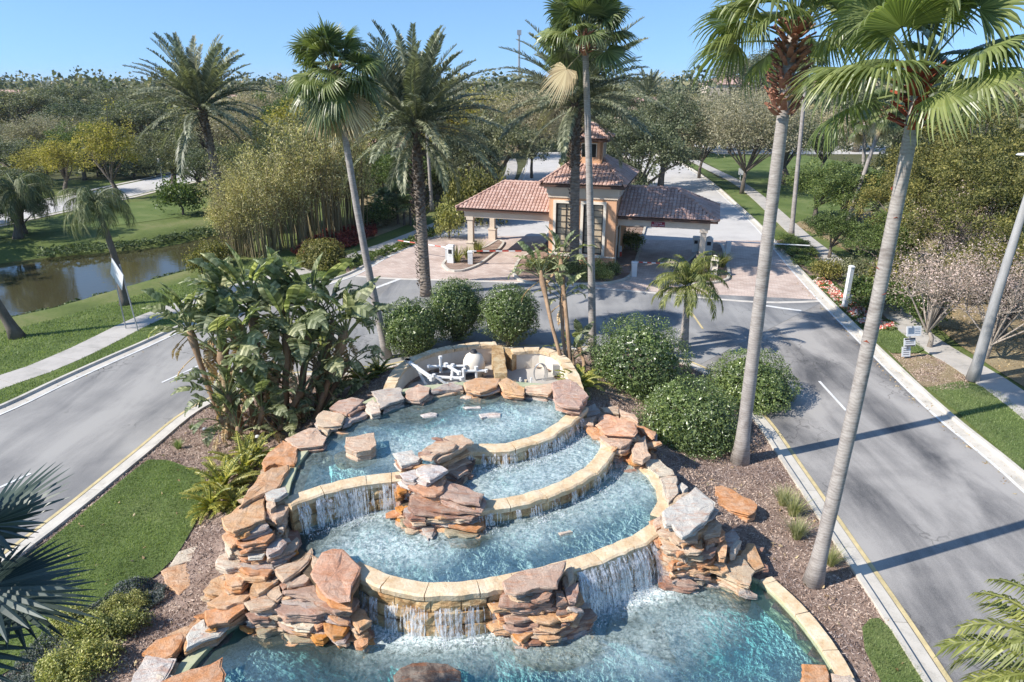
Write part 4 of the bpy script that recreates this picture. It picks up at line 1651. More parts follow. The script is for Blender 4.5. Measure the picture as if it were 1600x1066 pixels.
def tone(nm):
    c = TONE[nm]
    k = RR.uniform(0.9, 1.1)
    return (min(1, c[0] * k), min(1, c[1] * k * RR.uniform(0.97, 1.03)), min(1, c[2] * k), 1)


def slab(parent, poly, z, t, tn, name="slab_rock", mesh_rng=None, tilt=0.08, world=False):
    top = [Vector(p) for p in poly] if world else [G(a, b, z) for a, b in poly]
    cx = sum(top, Vector()) / len(top)
    tx, ty = RR.uniform(-tilt, tilt), RR.uniform(-tilt, tilt)
    top = [Vector((p.x, p.y, p.z + (p.x - cx.x) * tx + (p.y - cx.y) * ty)) for p in top]
    vs, fs = slab_mesh(top, t, RR)
    me = bpy.data.meshes.new(name)
    me.from_pydata([v - cx for v in vs], [], fs)
    o = link(name, me, None, M['rock'])
    o.color = tone(tn)
    if parent is not None:
        o.parent = parent
        o.location = cx - parent.location
    else:
        o.location = cx
    return o, top, cx


def outcrop(name, label, rocks, cat="rock outcrop", base=None):
    """rocks: (poly, z, thickness, tone[, foot z]); each gets rough layers under it down to its foot"""
    p0 = G(*rocks[0][0][0], rocks[0][1])
    root = thing(name, label, cat, (p0.x, p0.y, 0))
    for r in rocks:
        poly, z, t, tn = r[:4]
        t *= 0.7
        foot = r[4] if len(r) > 4 else base
        o, top, cx = slab(root, poly, z, t, tn)
        zc = z - t
        k = 0
        while foot is not None and zc > foot + 0.05 and k < 10:
            tt = RR.uniform(0.07, 0.17)
            s = RR.uniform(0.74, 1.03)
            off = Vector((RR.uniform(-0.11, 0.11), RR.uniform(-0.07, 0.12), 0))
            q = []
            for p in top:
                v = p - cx
                q.append(Vector((cx.x + v.x * s * RR.uniform(0.9, 1.07), cx.y + v.y * s * RR.uniform(0.9, 1.07), zc)) + off)
            slab(root, q, zc, tt, RR.choice([tn, tn, 'br', 'or', 'grey', 'tan', 'ot']), world=True, tilt=0.09)
            zc -= tt * 0.96
            k += 1
        # broken shards wedged round it
        for _ in range(2):
            v = top[RR.randrange(len(top))]
            q0 = v.lerp(cx, RR.uniform(-0.12, 0.25))
            if q0.y > cx.y + 0.1 and RR.random() < 0.6:
                continue
            r = RR.uniform(0.10, 0.24)
            a0 = RR.uniform(0, 6.28)
            zq = max(z - RR.uniform(0.08, 0.55), (foot if foot is not None else 0) + 0.25)
            el = RR.uniform(0.45, 1.0)
            q = [Vector((q0.x + r * math.cos(a0 + w) * 1.3, q0.y + r * el * math.sin(a0 + w), zq)) for w in (0, 1.2, 2.2, 3.4, 4.3, 5.3)]
            slab(root, q, zq, RR.uniform(0.05, 0.12), RR.choice(['or', 'ot', 'tan', 'br', 'grey', 'pale', 'wet']), world=True, tilt=0.3)
    return root


outcrop("rock_stack", "tall layered stack of orange flat rocks at the west end of the middle pool", [
    ([(404, 744), (425, 732), (450, 727), (452, 733), (440, 750), (431, 763), (410, 771), (393, 780), (374, 792), (384, 772)], 2.42, .22, 'ot'),
    ([(347, 810), (371, 793), (392, 780), (414, 772), (413, 792), (414, 810), (401, 814), (377, 825), (365, 832), (354, 828)], 2.28, .26, 'ot'),
    ([(413, 771), (425, 765), (447, 760), (449, 768), (437, 778), (428, 780), (417, 777)], 2.5, .2, 'white'),
    ([(416, 784), (429, 778), (431, 790), (422, 796)], 2.38, .3, 'pink'),
    ([(425, 795), (447, 783), (452, 790), (443, 807), (431, 813), (423, 810)], 2.2, .26, 'pink'),
    ([(434, 819), (447, 808), (443, 826), (435, 826)], 1.9, .2, 'pale'),
    ([(372, 838), (377, 828), (413, 814), (422, 822), (416, 828), (383, 837)], 2.08, .13, 'grey'),
    ([(366, 843), (404, 834), (430, 828), (428, 838), (416, 849), (380, 853), (369, 850)], 1.9, .18, 'or'),
    ([(350, 834), (363, 840), (368, 853), (359, 858), (352, 848)], 1.75, .3, 'pale'),
    ([(386, 864), (404, 859), (416, 864), (410, 871), (389, 873)], 1.58, .13, 'white'),
    ([(417, 852), (440, 841), (447, 847), (438, 859), (419, 867)], 1.72, .2, 'grey'),
    ([(417, 868), (446, 855), (464, 838), (467, 842), (458, 858), (437, 871), (416, 877)], 1.5, .16, 'pink'),
    ([(400, 845), (432, 835), (462, 828), (470, 846), (440, 870), (405, 875)], 1.42, .2, 'br'),
    ([(342, 868), (366, 860), (388, 876), (388, 885), (352, 890), (338, 884)], 1.28, .4, 'pale'),
    ([(370, 880), (400, 872), (432, 876), (428, 888), (390, 892)], 1.30, .3, 'grey'),
], base=0.0)

outcrop("rock_outcrop", "broad jumble of orange slabs stepping down to the lower pool's west shore", [
    ([(348, 888), (363, 888), (392, 900), (378, 915), (360, 918), (354, 914)], 1.12, .18, 'ot'),
    ([(318, 923), (330, 906), (350, 897), (356, 918), (345, 929), (321, 926)], .85, .28, 'ot'),
    ([(375, 890), (384, 887), (413, 890), (428, 887), (419, 899), (390, 897)], 1.3, .13, 'or'),
    ([(392, 917), (399, 905), (435, 908), (413, 923), (402, 929), (392, 925)], 1.08, .15, 'ot'),
    ([(431, 889), (464, 877), (478, 867), (484, 856), (487, 862), (481, 879), (457, 900), (443, 910)], 1.38, .18, 'pink'),
    ([(457, 906), (475, 898), (488, 885), (487, 900), (478, 910), (451, 916)], 1.28, .15, 'pink'),
    ([(487, 866), (492, 868), (499, 873), (490, 888), (486, 880)], 1.45, .2, 'pink'),
    ([(487, 897), (496, 879), (505, 867), (535, 861), (544, 868), (564, 885), (549, 913), (546, 934), (529, 936), (511, 930), (493, 912)], 1.58, .16, 'sal'),
    ([(443, 924), (490, 912), (511, 930), (520, 936), (520, 943), (445, 928)], 1.18, .18, 'mauve'),
    ([(324, 941), (354, 920), (384, 918), (390, 930), (381, 940), (339, 950)], .85, .15, 'ot'),
    ([(320, 953), (339, 950), (383, 944), (384, 952), (357, 970), (324, 976)], .74, .2, 'or', 0.3),
    ([(381, 940), (416, 930), (432, 944), (424, 950), (390, 950)], .98, .2, 'pink'),
    ([(416, 923), (437, 916), (442, 930), (432, 938), (418, 932)], 1.0, .2, 'pink'),
    ([(424, 948), (451, 936), (493, 942), (520, 943), (529, 951), (496, 963), (467, 960), (445, 960)], .92, .2, 'mauve'),
    ([(428, 957), (452, 960), (496, 964), (499, 969), (484, 984), (463, 980), (436, 969)], .58, .2, 'pale'),
    ([(500, 963), (513, 961), (517, 969), (543, 965), (544, 978), (535, 991), (520, 993), (505, 977)], .58, .3, 'wet'),
    ([(482, 986), (508, 980), (518, 989), (505, 999), (493, 999)], .38, .3, 'wet'),
    ([(541, 954), (558, 948), (570, 954), (580, 971), (562, 983), (550, 972)], .76, .28, 'ot'),
    ([(445, 978), (481, 987), (490, 1000), (454, 1003), (445, 990)], .2, .3, 'green'),
    ([(392, 976), (422, 970), (443, 973), (442, 980), (413, 990), (403, 987)], .28, .3, 'green'),
    ([(383, 971), (410, 956), (428, 956), (416, 965), (390, 971)], .5, .3, 'grey'),
    ([(530, 940), (556, 930), (562, 940), (552, 952), (535, 952)], .95, .2, 'br'),
    ([(505, 945), (540, 938), (548, 950), (520, 958)], .85, .2, 'br'),
    ([(548, 985), (566, 984), (578, 976), (580, 988), (560, 996)], .35, .3, 'br'),
], base=-0.2)

outcrop("rock_edging", "line of flat slabs edging the lower pool beside the lavender bed", [
    ([(291, 995), (318, 968), (323, 977), (357, 977), (342, 992), (315, 1001), (292, 1012)], .46, .13, 'white', .15),
    ([(262, 993), (290, 985), (322, 950), (318, 968), (290, 995)], .42, .2, 'ot', .1),
    ([(221, 1019), (242, 1000), (283, 991), (288, 997), (281, 1012), (269, 1025), (251, 1030), (234, 1021)], .42, .14, 'or', .1),
    ([(204, 1066), (228, 1025), (274, 1032), (260, 1058), (240, 1078), (200, 1090)], .36, .16, 'white', .1),
    ([(250, 1066), (295, 1047), (347, 1030), (348, 1066), (345, 1090), (245, 1088)], .45, .26, 'or', .0),
], base=0.1)

outcrop("rock_outcrop", "centre outcrop of white and rust slabs parting the upper pool from the middle pool", [
    ([(660, 702), (690, 684), (713, 696), (710, 702), (686, 708), (674, 718), (658, 710)], 2.74, .14, 'pink', 2.5),
    ([(695, 680), (722, 678), (740, 693), (713, 705), (683, 720), (676, 716), (686, 708), (713, 697)], 2.64, .2, 'pink'),
    ([(614, 710), (644, 704), (650, 711), (660, 714), (653, 720), (626, 726)], 2.58, .2, 'white'),
    ([(650, 732), (674, 722), (701, 734), (690, 741), (672, 753), (656, 746)], 2.5, .16, 'white'),
    ([(624, 740), (648, 732), (655, 744), (645, 752), (630, 748)], 2.42, .15, 'white'),
    ([(638, 759), (656, 749), (674, 753), (695, 750), (694, 762), (682, 773), (662, 771)], 2.28, .13, 'sal'),
    ([(681, 774), (695, 751), (719, 757), (755, 770), (749, 788), (715, 785)], 2.16, .13, 'mauve'),
    ([(620, 756), (629, 749), (638, 759), (635, 767), (623, 771)], 2.1, .2, 'wet'),
    ([(639, 794), (650, 783), (674, 783), (686, 789), (750, 792), (733, 807), (689, 807), (665, 803), (647, 803)], 1.86, .2, 'br'),
    ([(630, 804), (642, 795), (647, 803), (665, 804), (665, 811), (641, 812)], 1.74, .16, 'br'),
    ([(617, 792), (635, 788), (638, 792), (627, 800)], 1.7, .2, 'wet'),
    ([(690, 812), (738, 809), (759, 806), (757, 820), (745, 828), (700, 822)], 1.52, .15, 'or'),
    ([(640, 814), (684, 814), (675, 839), (660, 826)], 1.40, .15, 'grey', 0.9),
    ([(688, 819), (752, 825), (745, 838), (700, 840)], 1.36, .12, 'green', 0.9),
    ([(617, 796), (632, 806), (640, 818), (628, 818)], 1.45, .2, 'green'),
    ([(668, 745), (705, 722), (742, 712), (735, 735), (710, 760), (680, 768)], 2.0, .3, 'dark'),
    ([(640, 768), (690, 775), (745, 785), (740, 800), (690, 800), (640, 790)], 1.95, .25, 'br'),
    ([(700, 738), (727, 728), (732, 735), (716, 746)], 2.05, .15, 'mauve'),
], base=1.0)

outcrop("rock_outcrop", "mauve and rust rock outcrop interrupting the front dam", [
    ([(785, 908), (803, 896), (884, 879), (878, 900), (869, 918), (845, 918), (807, 926), (789, 923)], 1.68, .15, 'mauve'),
    ([(762, 944), (806, 933), (836, 938), (866, 942), (848, 956), (815, 953), (770, 956)], .95, .2, 'ot'),
    ([(844, 938), (864, 924), (868, 941), (860, 943)], 1.1, .2, 'ot'),
    ([(822, 930), (846, 925), (856, 921), (848, 934), (826, 935)], 1.15, .2, 'pink'),
    ([(867, 924), (881, 924), (887, 941), (869, 944)], 1.25, .2, 'mauve'),
    ([(882, 917), (903, 909), (905, 924), (900, 938), (890, 940)], 1.32, .2, 'mauve'),
    ([(869, 947), (905, 923), (912, 939), (897, 951), (875, 950)], 1.0, .2, 'ot'),
    ([(816, 954), (848, 956), (869, 947), (888, 953), (878, 965), (860, 974), (837, 971)], .8, .2, 'ot'),
    ([(788, 962), (815, 956), (845, 971), (842, 980), (809, 974)], .6, .2, 'br'),
    ([(797, 975), (839, 984), (833, 989), (816, 1001), (804, 992)], .4, .2, 'wet'),
    ([(800, 1000), (816, 1005), (843, 995), (870, 986), (845, 1000), (817, 1009)], .2, .15, 'or'),
    ([(860, 977), (890, 957), (910, 944), (935, 963), (914, 971), (875, 983)], .5, .25, 'br'),
    ([(884, 890), (892, 884), (896, 905), (888, 912)], 1.45, .2, 'tan'),
], base=-0.4)

outcrop("rock_stack", "rock stack topped by a big white tilted slab east of the front dam", [
    ([(1036, 800), (1087, 764), (1117, 787), (1108, 803), (1087, 824), (1066, 836), (1050, 818), (1039, 818)], 2.0, .2, 'white'),
    ([(1093, 829), (1110, 808), (1128, 821), (1123, 833), (1102, 836)], 1.5, .22, 'pink'),
    ([(1027, 829), (1048, 820), (1075, 839), (1090, 832), (1090, 844), (1060, 847), (1050, 839)], 1.66, .16, 'pink'),
    ([(1030, 839), (1050, 841), (1063, 851), (1098, 863), (1093, 865), (1048, 859), (1037, 854)], 1.4, .2, 'tan'),
    ([(1070, 851), (1095, 844), (1098, 854), (1092, 860)], 1.32, .15, 'ot'),
    ([(1101, 851), (1114, 841), (1117, 851), (1105, 860)], 1.2, .25, 'pink'),
    ([(1117, 857), (1120, 845), (1134, 845), (1134, 868), (1125, 868)], 1.1, .3, 'ot'),
    ([(1045, 871), (1060, 865), (1098, 871), (1123, 865), (1114, 874), (1104, 881), (1065, 877), (1051, 884)], .95, .2, 'or'),
    ([(1143, 851), (1152, 839), (1159, 845), (1150, 865), (1141, 868)], .88, .35, 'pale'),
    ([(1155, 871), (1168, 850), (1179, 851), (1188, 871), (1195, 883), (1180, 890), (1165, 875)], .52, .25, 'ot'),
    ([(1125, 868), (1158, 868), (1179, 893), (1172, 915), (1158, 912), (1121, 893)], .6, .25, 'tan'),
    ([(1098, 897), (1136, 894), (1150, 908), (1111, 906)], .32, .18, 'or'),
    ([(1118, 912), (1176, 915), (1161, 926), (1140, 922)], .18, .18, 'green'),
    ([(1098, 884), (1120, 878), (1123, 887), (1105, 889)], .6, .2, 'tan'),
    ([(1128, 838), (1145, 828), (1155, 840), (1140, 855), (1130, 850)], .9, .25, 'grey'),
    ([(1050, 860), (1090, 858), (1120, 856), (1110, 868), (1060, 868)], 1.15, .2, 'br'),
], base=-0.3)

outcrop("rock_edging", "pale rocks lining the east edge of the middle pool", [
    ([(1031, 744), (1057, 743), (1060, 772), (1045, 788), (1036, 770)], 1.52, .25, 'pale'),
    ([(1000, 716), (1031, 718), (1055, 742), (1030, 744), (1015, 732)], 1.5, .25, 'pale'),
    ([(1058, 760), (1066, 753), (1075, 762), (1067, 771)], 1.4, .25, 'white'),
    ([(1044, 790), (1060, 775), (1074, 770), (1066, 786), (1050, 798)], 1.5, .25, 'tan'),
    ([(1022, 812), (1034, 806), (1036, 822), (1026, 826)], 1.5, .2, 'pink'),
], base=0.6)

outcrop("rock_outcrop", "pink flat rocks between the small crescent pool and the big round shrubs", [
    ([(932, 661), (944, 644), (992, 661), (995, 676), (990, 683), (944, 677)], 2.08, .18, 'sal'),
    ([(935, 680), (944, 677), (990, 685), (984, 694), (971, 700), (953, 698)], 1.92, .18, 'pink'),
    ([(987, 700), (1008, 683), (1016, 712), (1004, 719), (990, 715)], 1.78, .2, 'pink'),
    ([(993, 664), (1004, 665), (1025, 676), (1022, 685), (1004, 673)], 1.8, .2, 'or'),
    ([(960, 703), (987, 712), (1002, 722), (992, 727), (974, 716)], 1.45, .15, 'or'),
    ([(906, 655), (932, 649), (927, 665), (910, 664)], 1.95, .2, 'pink'),
    ([(938, 637), (965, 634), (968, 646), (944, 644)], 1.9, .25, 'tan'),
    ([(910, 665), (935, 670), (938, 685), (926, 683)], 1.86, .2, 'or'),
    ([(968, 640), (990, 648), (998, 660), (970, 648)], 1.85, .25, 'pink'),
    ([(902, 640), (930, 632), (938, 645), (915, 652)], 1.9, .25, 'grey'),
], base=0.8)

outcrop("rock_edging", "shaded flat slabs along the upper pool's west rim under the bird of paradise leaves", [
    ([(445, 685), (484, 670), (496, 670), (511, 684), (505, 694), (493, 696), (465, 699), (452, 691)], 2.46, .18, 'pink'),
    ([(409, 724), (419, 708), (442, 687), (465, 699), (463, 715), (460, 726), (430, 724), (413, 732)], 2.40, .26, 'or'),
    ([(493, 652), (505, 640), (535, 648), (540, 652), (534, 665), (517, 667), (496, 664)], 2.5, .22, 'tan'),
    ([(514, 637), (529, 626), (550, 622), (568, 625), (562, 632), (541, 646)], 2.55, .15, 'mauve'),
    ([(570, 630), (583, 623), (594, 635), (595, 645), (580, 648), (571, 640)], 2.44, .2, 'pale'),
    ([(580, 610), (625, 605), (633, 623), (610, 630), (595, 637), (589, 623)], 2.5, .2, 'grey'),
    ([(496, 666), (517, 669), (511, 679), (498, 673)], 2.4, .2, 'tan'),
    ([(540, 652), (562, 636), (575, 645), (545, 662), (535, 668)], 2.36, .2, 'grey'),
], base=0.7)

outcrop("rock_edging", "rounded flat rocks between the upper pool and the pump pit", [
    ([(724, 599), (742, 592), (782, 592), (776, 603), (750, 612), (727, 607)], 2.58, .2, 'ot'),
    ([(778, 599), (791, 590), (821, 605), (817, 616), (787, 611)], 2.54, .2, 'ot'),
    ([(821, 601), (862, 599), (864, 612), (857, 618), (821, 612)], 2.48, .18, 'pink'),
    ([(632, 611), (654, 601), (673, 607), (671, 616), (656, 624), (636, 622)], 2.48, .22, 'mauve'),
    ([(673, 611), (705, 596), (722, 601), (722, 607), (675, 614)], 2.42, .2, 'grey'),
], base=1.0)

# single stones
def boulder(poly, z, t, tn, label, name="boulder", group=None, tilt=0.03, cat="rock"):
    o, _, _ = slab(None, poly, z, t, tn, name, tilt=tilt)
    tag(o, label, cat, group)
    return o


boulder([(864, 597), (890, 592), (905, 602), (920, 619), (906, 635), (878, 632), (867, 628)], 2.72, .34, 'mauve', "big speckled mauve rock at the upper pool's north-east corner", tilt=.02)
boulder([(885, 640), (908, 638), (907, 645), (893, 647)], 2.36, .3, 'br', "small rust stone under the speckled mauve rock")
boulder([(540, 683), (585, 677), (589, 696), (579, 703), (556, 706), (538, 698)], 2.56, .7, 'pink', "square pinkish rock standing alone in the upper pool")
boulder([(521, 712), (535, 704), (558, 706), (577, 715), (552, 720), (535, 722)], 2.12, .3, 'green', "greenish flat rock just under water before the square rock")
boulder([(1117, 759), (1128, 757), (1150, 769), (1173, 780), (1183, 791), (1180, 801), (1170, 806), (1140, 797), (1120, 787)], .5, .5, 'or', "orange oval boulder on the mulch beside the white topped stack")
boulder([(955, 944), (984, 948), (1024, 984), (984, 998), (948, 991)], -.1, .3, 'green', "sunken tan slab below the east waterfall")
boulder([(990, 1001), (1024, 985), (1030, 965), (1057, 1028), (1010, 1016)], -.22, .3, 'grey', "sunken triangular grey slab beside the sunken tan one")
boulder([(806, 1012), (850, 999), (915, 989), (946, 1009), (886, 1038), (850, 1035), (806, 1022)], -.08, .3, 'green', "large sunken slab below the mauve and rust outcrop")
boulder([(615, 1057), (625, 1045), (642, 1037), (665, 1034), (700, 1037), (718, 1047), (720, 1062), (690, 1085), (620, 1080)], .42, .75, 'dark', "dark wet boulder breaking the lower pool at the picture's bottom edge", tilt=.06)
boulder([(1255, 1037), (1290, 1040), (1296, 1066), (1290, 1090), (1258, 1085)], .4, .4, 'or', "orange rock over the cream rim at the lower pool's east side")
boulder([(1300, 1052), (1330, 1056), (1345, 1075), (1310, 1095), (1298, 1080)], .38, .35, 'pale', "pale rock beside the orange rim rock on the mulch")
boulder([(262, 885), (278, 862), (310, 852), (318, 875), (280, 882)], .16, .12, 'pale', "pale stepping slab next to the west lawn, upper one", "stepping_stone", cat="stepping stone")
boulder([(250, 893), (262, 887), (312, 876), (310, 905), (280, 930), (262, 915)], .15, .12, 'ot', "orange stepping slab next to the west lawn, lower one", "stepping_stone", cat="stepping stone")
boulder([(657, 648), (672, 644), (684, 646), (682, 650), (662, 651)], 2.24, .1, 'white', "smallest white slab added to imitate a pale streak on the upper pool", cat="stone")  # the upper pool's white slabs are added, imitating bright streaks on the water
boulder([(748, 648), (762, 645), (784, 645), (782, 651), (752, 654)], 2.25, .1, 'white', "long added white slab imitating a pale streak on the upper pool near the pump pit", cat="stone")
boulder([(722, 636), (750, 634), (752, 638), (728, 639)], 2.24, .1, 'white', "thin added white slab imitating a pale streak in the upper pool below the white tank", cat="stone")
boulder([(872, 832), (892, 828), (896, 831), (876, 836)], 1.33, .1, 'pale', "little pale stone breaking the middle pool surface", cat="stone")

# rocky core under the centre outcrop and at both ends of the front dam
for poly, z0, z1 in (([(625, 742), (700, 712), (722, 706), (745, 730), (752, 785), (735, 806), (650, 806), (622, 785)], 0.3, 1.72), ([(790, 916), (884, 892), (905, 905), (905, 925), (850, 940), (795, 935)], -0.8, 1.0),
                     ([(486, 880), (560, 886), (556, 930), (500, 945), (440, 940), (400, 925), (420, 880), (460, 850)], -1.0, 0.75), ([(1040, 812), (1085, 800), (1130, 830), (1165, 880), (1120, 905), (1050, 880)], -0.8, 0.35)):
    mbk = MB()
    mbk.prism([(p.x, p.y) for p in pxs(poly, z1)], z0, z1)
    fpart(mbk, "rock_core", M['mortar'])

# ------------------------------------------------------------------ gatehouse
GA = math.radians(-16)
GO = Vector((7.5, 49.2, 0))
gate = thing("gatehouse", "orange stucco gatehouse tower with tiled roofs and a drive-through canopy on each side", "gatehouse", GO, GA)


def gpart(mb, name, mat, smooth=False, parent=None, label=None):
    o = link(name, mb.mesh(name, smooth), parent or gate, mat)
    if label:
        o['label'] = label
    return o


TW, TD = 4.95, 7.0          # tower: local x from -TW to 0, y from 0 to TD


def roof_plane(mbt, eave_a, eave_b, ridge_a, ridge_b, tw=0.27, tl=0.36):
    """barrel tiles laid over the plane of a hip roof side"""
    a, b, c, d = Vector(eave_a), Vector(eave_b), Vector(ridge_b), Vector(ridge_a)
    u = (b - a).normalized()
    n = u.cross((d - a)).normalized()
    if n.z < 0:
        n = -n
    v = n.cross(u).normalized()
    if v.z < 0:
        v = -v
    W = (b - a).length
    Hh = (c - a).dot(v)
    du, cu = (d - a).dot(u), (c - a).dot(u)
    rows = int(Hh / tl) + 1
    for r in range(rows):
        t0 = r * tl
        t1 = min(Hh, t0 + tl * 1.06)
        f = min(1, (t0 + tl * 0.5) / max(Hh, 1e-3))
        lo, hi = du * f, W + (cu - W) * f
        k0 = math.ceil(lo / tw - 0.35)
        k1 = math.floor(hi / tw + 0.35)
        for k in range(k0, k1):
            x = k * tw
            vs = []
            for (tt, lift) in ((t0 - 0.02, 0.055), (t1, 0.015)):
                for j in range(5):
                    an = math.pi * j / 4
                    vs.append(a + u * (x + tw / 2 - math.cos(an) * tw * 0.48) + v * tt + n * (lift + math.sin(an) * 0.065))
            fs = [(j, j + 1, j + 6, j + 5) for j in range(4)] + [(4, 3, 2, 1, 0)]
            mbt.add(vs, fs)


def hip_roof(x0, x1, y0, y1, ze, ridge, zr, parent, tile_name="roof_tiles", closed=True, ends=(True, True)):
    """ridge: (xa, xb) at mid y"""
    ym = (y0 + y1) / 2 if not isinstance(ridge[0], tuple) else None
    xa, xb = ridge
    A, B, C, D = (x0, y0, ze), (x1, y0, ze), (x1, y1, ze), (x0, y1, ze)
    E_, F_ = (xa, ym, zr), (xb, ym, zr)
    deck = MB()
    deck.add([A, B, C, D, E_, F_], [(0, 1, 5, 4), (1, 2, 5), (2, 3, 4, 5), (3, 0, 4), (3, 2, 1, 0)])
    rf = gpart(deck, "roof", M['eave_brown'], parent=parent)
    t = MB()
    roof_plane(t, A, B, E_, F_)
    roof_plane(t, C, D, F_, E_)
    if ends[1]:
        roof_plane(t, B, C, F_, F_)
    if ends[0]:
        roof_plane(t, D, A, E_, E_)
    o = gpart(t, "roof_tiles", M['tile'], parent=rf)
    o['kind'] = 'stuff'
    caps = []
    if ends[0]:
        caps += [(A, E_), (D, E_)]
    if ends[1]:
        caps += [(B, F_), (C, F_)]
    if abs(xa - xb) > 0.2:
        caps.append((E_, F_))
    cm = MB()
    for p, q in caps:
        p, q = Vector(p), Vector(q)
        L = (q - p).length
        k = max(2, int(L / 0.4))
        for i in range(k):
            s, e = p.lerp(q, i / k), p.lerp(q, (i + 1.05) / k)
            cm.tube([s + Vector((0, 0, 0.07)), e + Vector((0, 0, 0.045))], [0.13, 0.10], 6)
    gpart(cm, "ridge_caps", M['tile'], parent=rf)
    fa = MB()
    fz = ze - 0.13
    for (p, q) in ((A, B), (B, C), (C, D), (D, A)):
        p, q = Vector(p), Vector(q)
        m = (p + q) / 2
        an = math.atan2(q.y - p.y, q.x - p.x)
        nn = Vector((math.sin(an), -math.cos(an), 0))
        fa.box((m.x - nn.x * 0.06, m.y - nn.y * 0.06, fz), ((q - p).length - 0.1, 0.05, 0.2), an)
    gpart(fa, "eave_board", M['eave_brown'], parent=rf)
    return rf


# tower walls with real openings on the front
wall = MB()
zw_top = 4.95
wins = [(-4.42, -2.95), (-2.38, -0.92)]
wz0, wz1 = 0.85, 4.55
T = 0.28
# front wall pieces round the windows
xs = [-TW, wins[0][0], wins[0][1], wins[1][0], wins[1][1], 0]
for i, (a, b) in enumerate(zip(xs[:-1], xs[1:])):
    if i in (1, 3):
        wall.box(((a + b) / 2, T / 2, wz0 / 2), (b - a, T, wz0))
        wall.box(((a + b) / 2, T / 2, (wz1 + zw_top) / 2), (b - a, T, zw_top - wz1))
    else:
        wall.box(((a + b) / 2, T / 2, zw_top / 2), (b - a, T, zw_top))
wall.box((-TW + T / 2, TD / 2 + T / 2, zw_top / 2), (T, TD - T, zw_top))
wall.box((-T / 2, TD * 0.70, zw_top / 2), (T, TD * 0.6, zw_top))
wall.box((-T / 2, 0.50, zw_top / 2), (T, 0.44, zw_top))
wall.box((-T / 2, 1.75, zw_top - 1.05), (T, 2.06, 2.1))
wall.box((-TW / 2, TD - T / 2, zw_top / 2), (TW - 2 * T, T, zw_top))
gpart(wall, "tower_wall", M['stucco_orange'])
base = MB()
base.box((-TW / 2, -0.03, 0.34), (TW + 0.1, 0.07, 0.68))
gpart(base, "plinth", M['stucco_orange'])
b2 = MB()
b2.box((-TW / 2, -0.05, 0.72), (TW + 0.16, 0.12, 0.09))
gpart(b2, "plinth_band", M['trim_cream'])
co = MB()
co.box((-TW / 2, TD / 2, 5.07), (TW + 0.16, TD + 0.16, 0.26))
co.box((-TW / 2, TD / 2, 5.42), (TW + 0.36, TD + 0.36, 0.44))
co.box((-TW / 2, TD / 2, 5.72), (TW + 0.7, TD + 0.7, 0.2))
gpart(co, "cornice", M['stucco_cream'])
for (a, b) in wins:
    w = thing("window", None, None, ((a + b) / 2, 0, (wz0 + wz1) / 2))
    w.parent = gate
    ww, hh = b - a, wz1 - wz0
    f = MB()
    for sx in (-1, 1):
        f.box((sx * (ww / 2 + 0.10), -0.05, 0), (0.2, 0.12, hh + 0.4))
    f.box((0, -0.052, hh / 2 + 0.10), (ww, 0.11, 0.2))
    f.box((0, -0.07, -hh / 2 - 0.10), (ww, 0.17, 0.2))
    f.build("window_surround", M['trim_cream'], w)
    g = MB()
    g.box((0, 0.17, 0), (ww, 0.02, hh))
    g.build("window_blind", M['blind'], w)
    s = MB()
    for sx in (-1, 1):
        s.box((sx * (ww / 2 - 0.05), 0.11, 0), (0.1, 0.07, hh))
    s.box((0, 0.11, hh / 2 - 0.05), (ww - 0.2, 0.07, 0.1))
    s.box((0, 0.11, -hh / 2 + 0.05), (ww - 0.2, 0.07, 0.1))
    s.box((0, 0.12, 0), (0.05, 0.045, hh - 0.2))
    for k in range(1, 8):
        s.box((0, 0.125, -hh / 2 + hh * k / 8), (ww - 0.2, 0.035, 0.035))
    s.build("glazing_bars", M['dark_metal'], w)
# open doorway on the east side: door leaf, frame, worker's hatch
d = MB()
d.box((-0.14, 1.75, 1.35), (0.06, 1.9, 2.66))
gpart(d, "door", M['black'])
d = MB()
d.box((-0.10, 1.95, 1.75), (0.02, 0.9, 1.2))
gpart(d, "door_pane", M['trim_cream'])
d = MB()
for yy in (0.76, 2.74):
    d.box((0.02, yy, 1.4), (0.1, 0.12, 2.8))
d.box((0.02, 1.75, 2.86), (0.1, 2.1, 0.12))
gpart(d, "door_frame", M['trim_cream'])
# tower roof in two stages and the cupola
hip_roof(-TW - 0.62, 0.62, -0.62, TD + 0.62, 5.98, (-2.9, -2.05), 7.85, gate)
cup = MB()
cx, cy = -TW / 2, TD / 2 - 0.6
cw = 1.95
for sx, sy, lx, ly in ((0, -1, cw, 0.16), (0, 1, cw, 0.16), (-1, 0, 0.16, cw), (1, 0, 0.16, cw)):
    px_, py_ = cx + sx * (cw / 2 - 0.08), cy + sy * (cw / 2 - 0.08)
    cup.box((px_, py_, 7.25), (lx, ly, 0.8))
    cup.box((px_, py_, 8.78), (lx, ly, 0.3))
    for k in (-1, 1):
        cup.box((px_ + (k * (cw / 2 - 0.2) if lx > ly else 0), py_ + (k * (cw / 2 - 0.2) if ly > lx else 0), 8.14), (0.4 if lx > ly else 0.16, 0.4 if ly > lx else 0.16, 0.98))
gpart(cup, "cupola", M['stucco_orange'])
cg = MB()
for sx, sy, lx, ly in ((0, -1, 1.15, 0.03), (0, 1, 1.15, 0.03), (-1, 0, 0.03, 1.15), (1, 0, 0.03, 1.15)):
    cg.box((cx + sx * (cw / 2 - 0.1), cy + sy * (cw / 2 - 0.1), 8.14), (lx, ly, 0.98))
gpart(cg, "cupola_pane", M['glass'])
cb = MB()
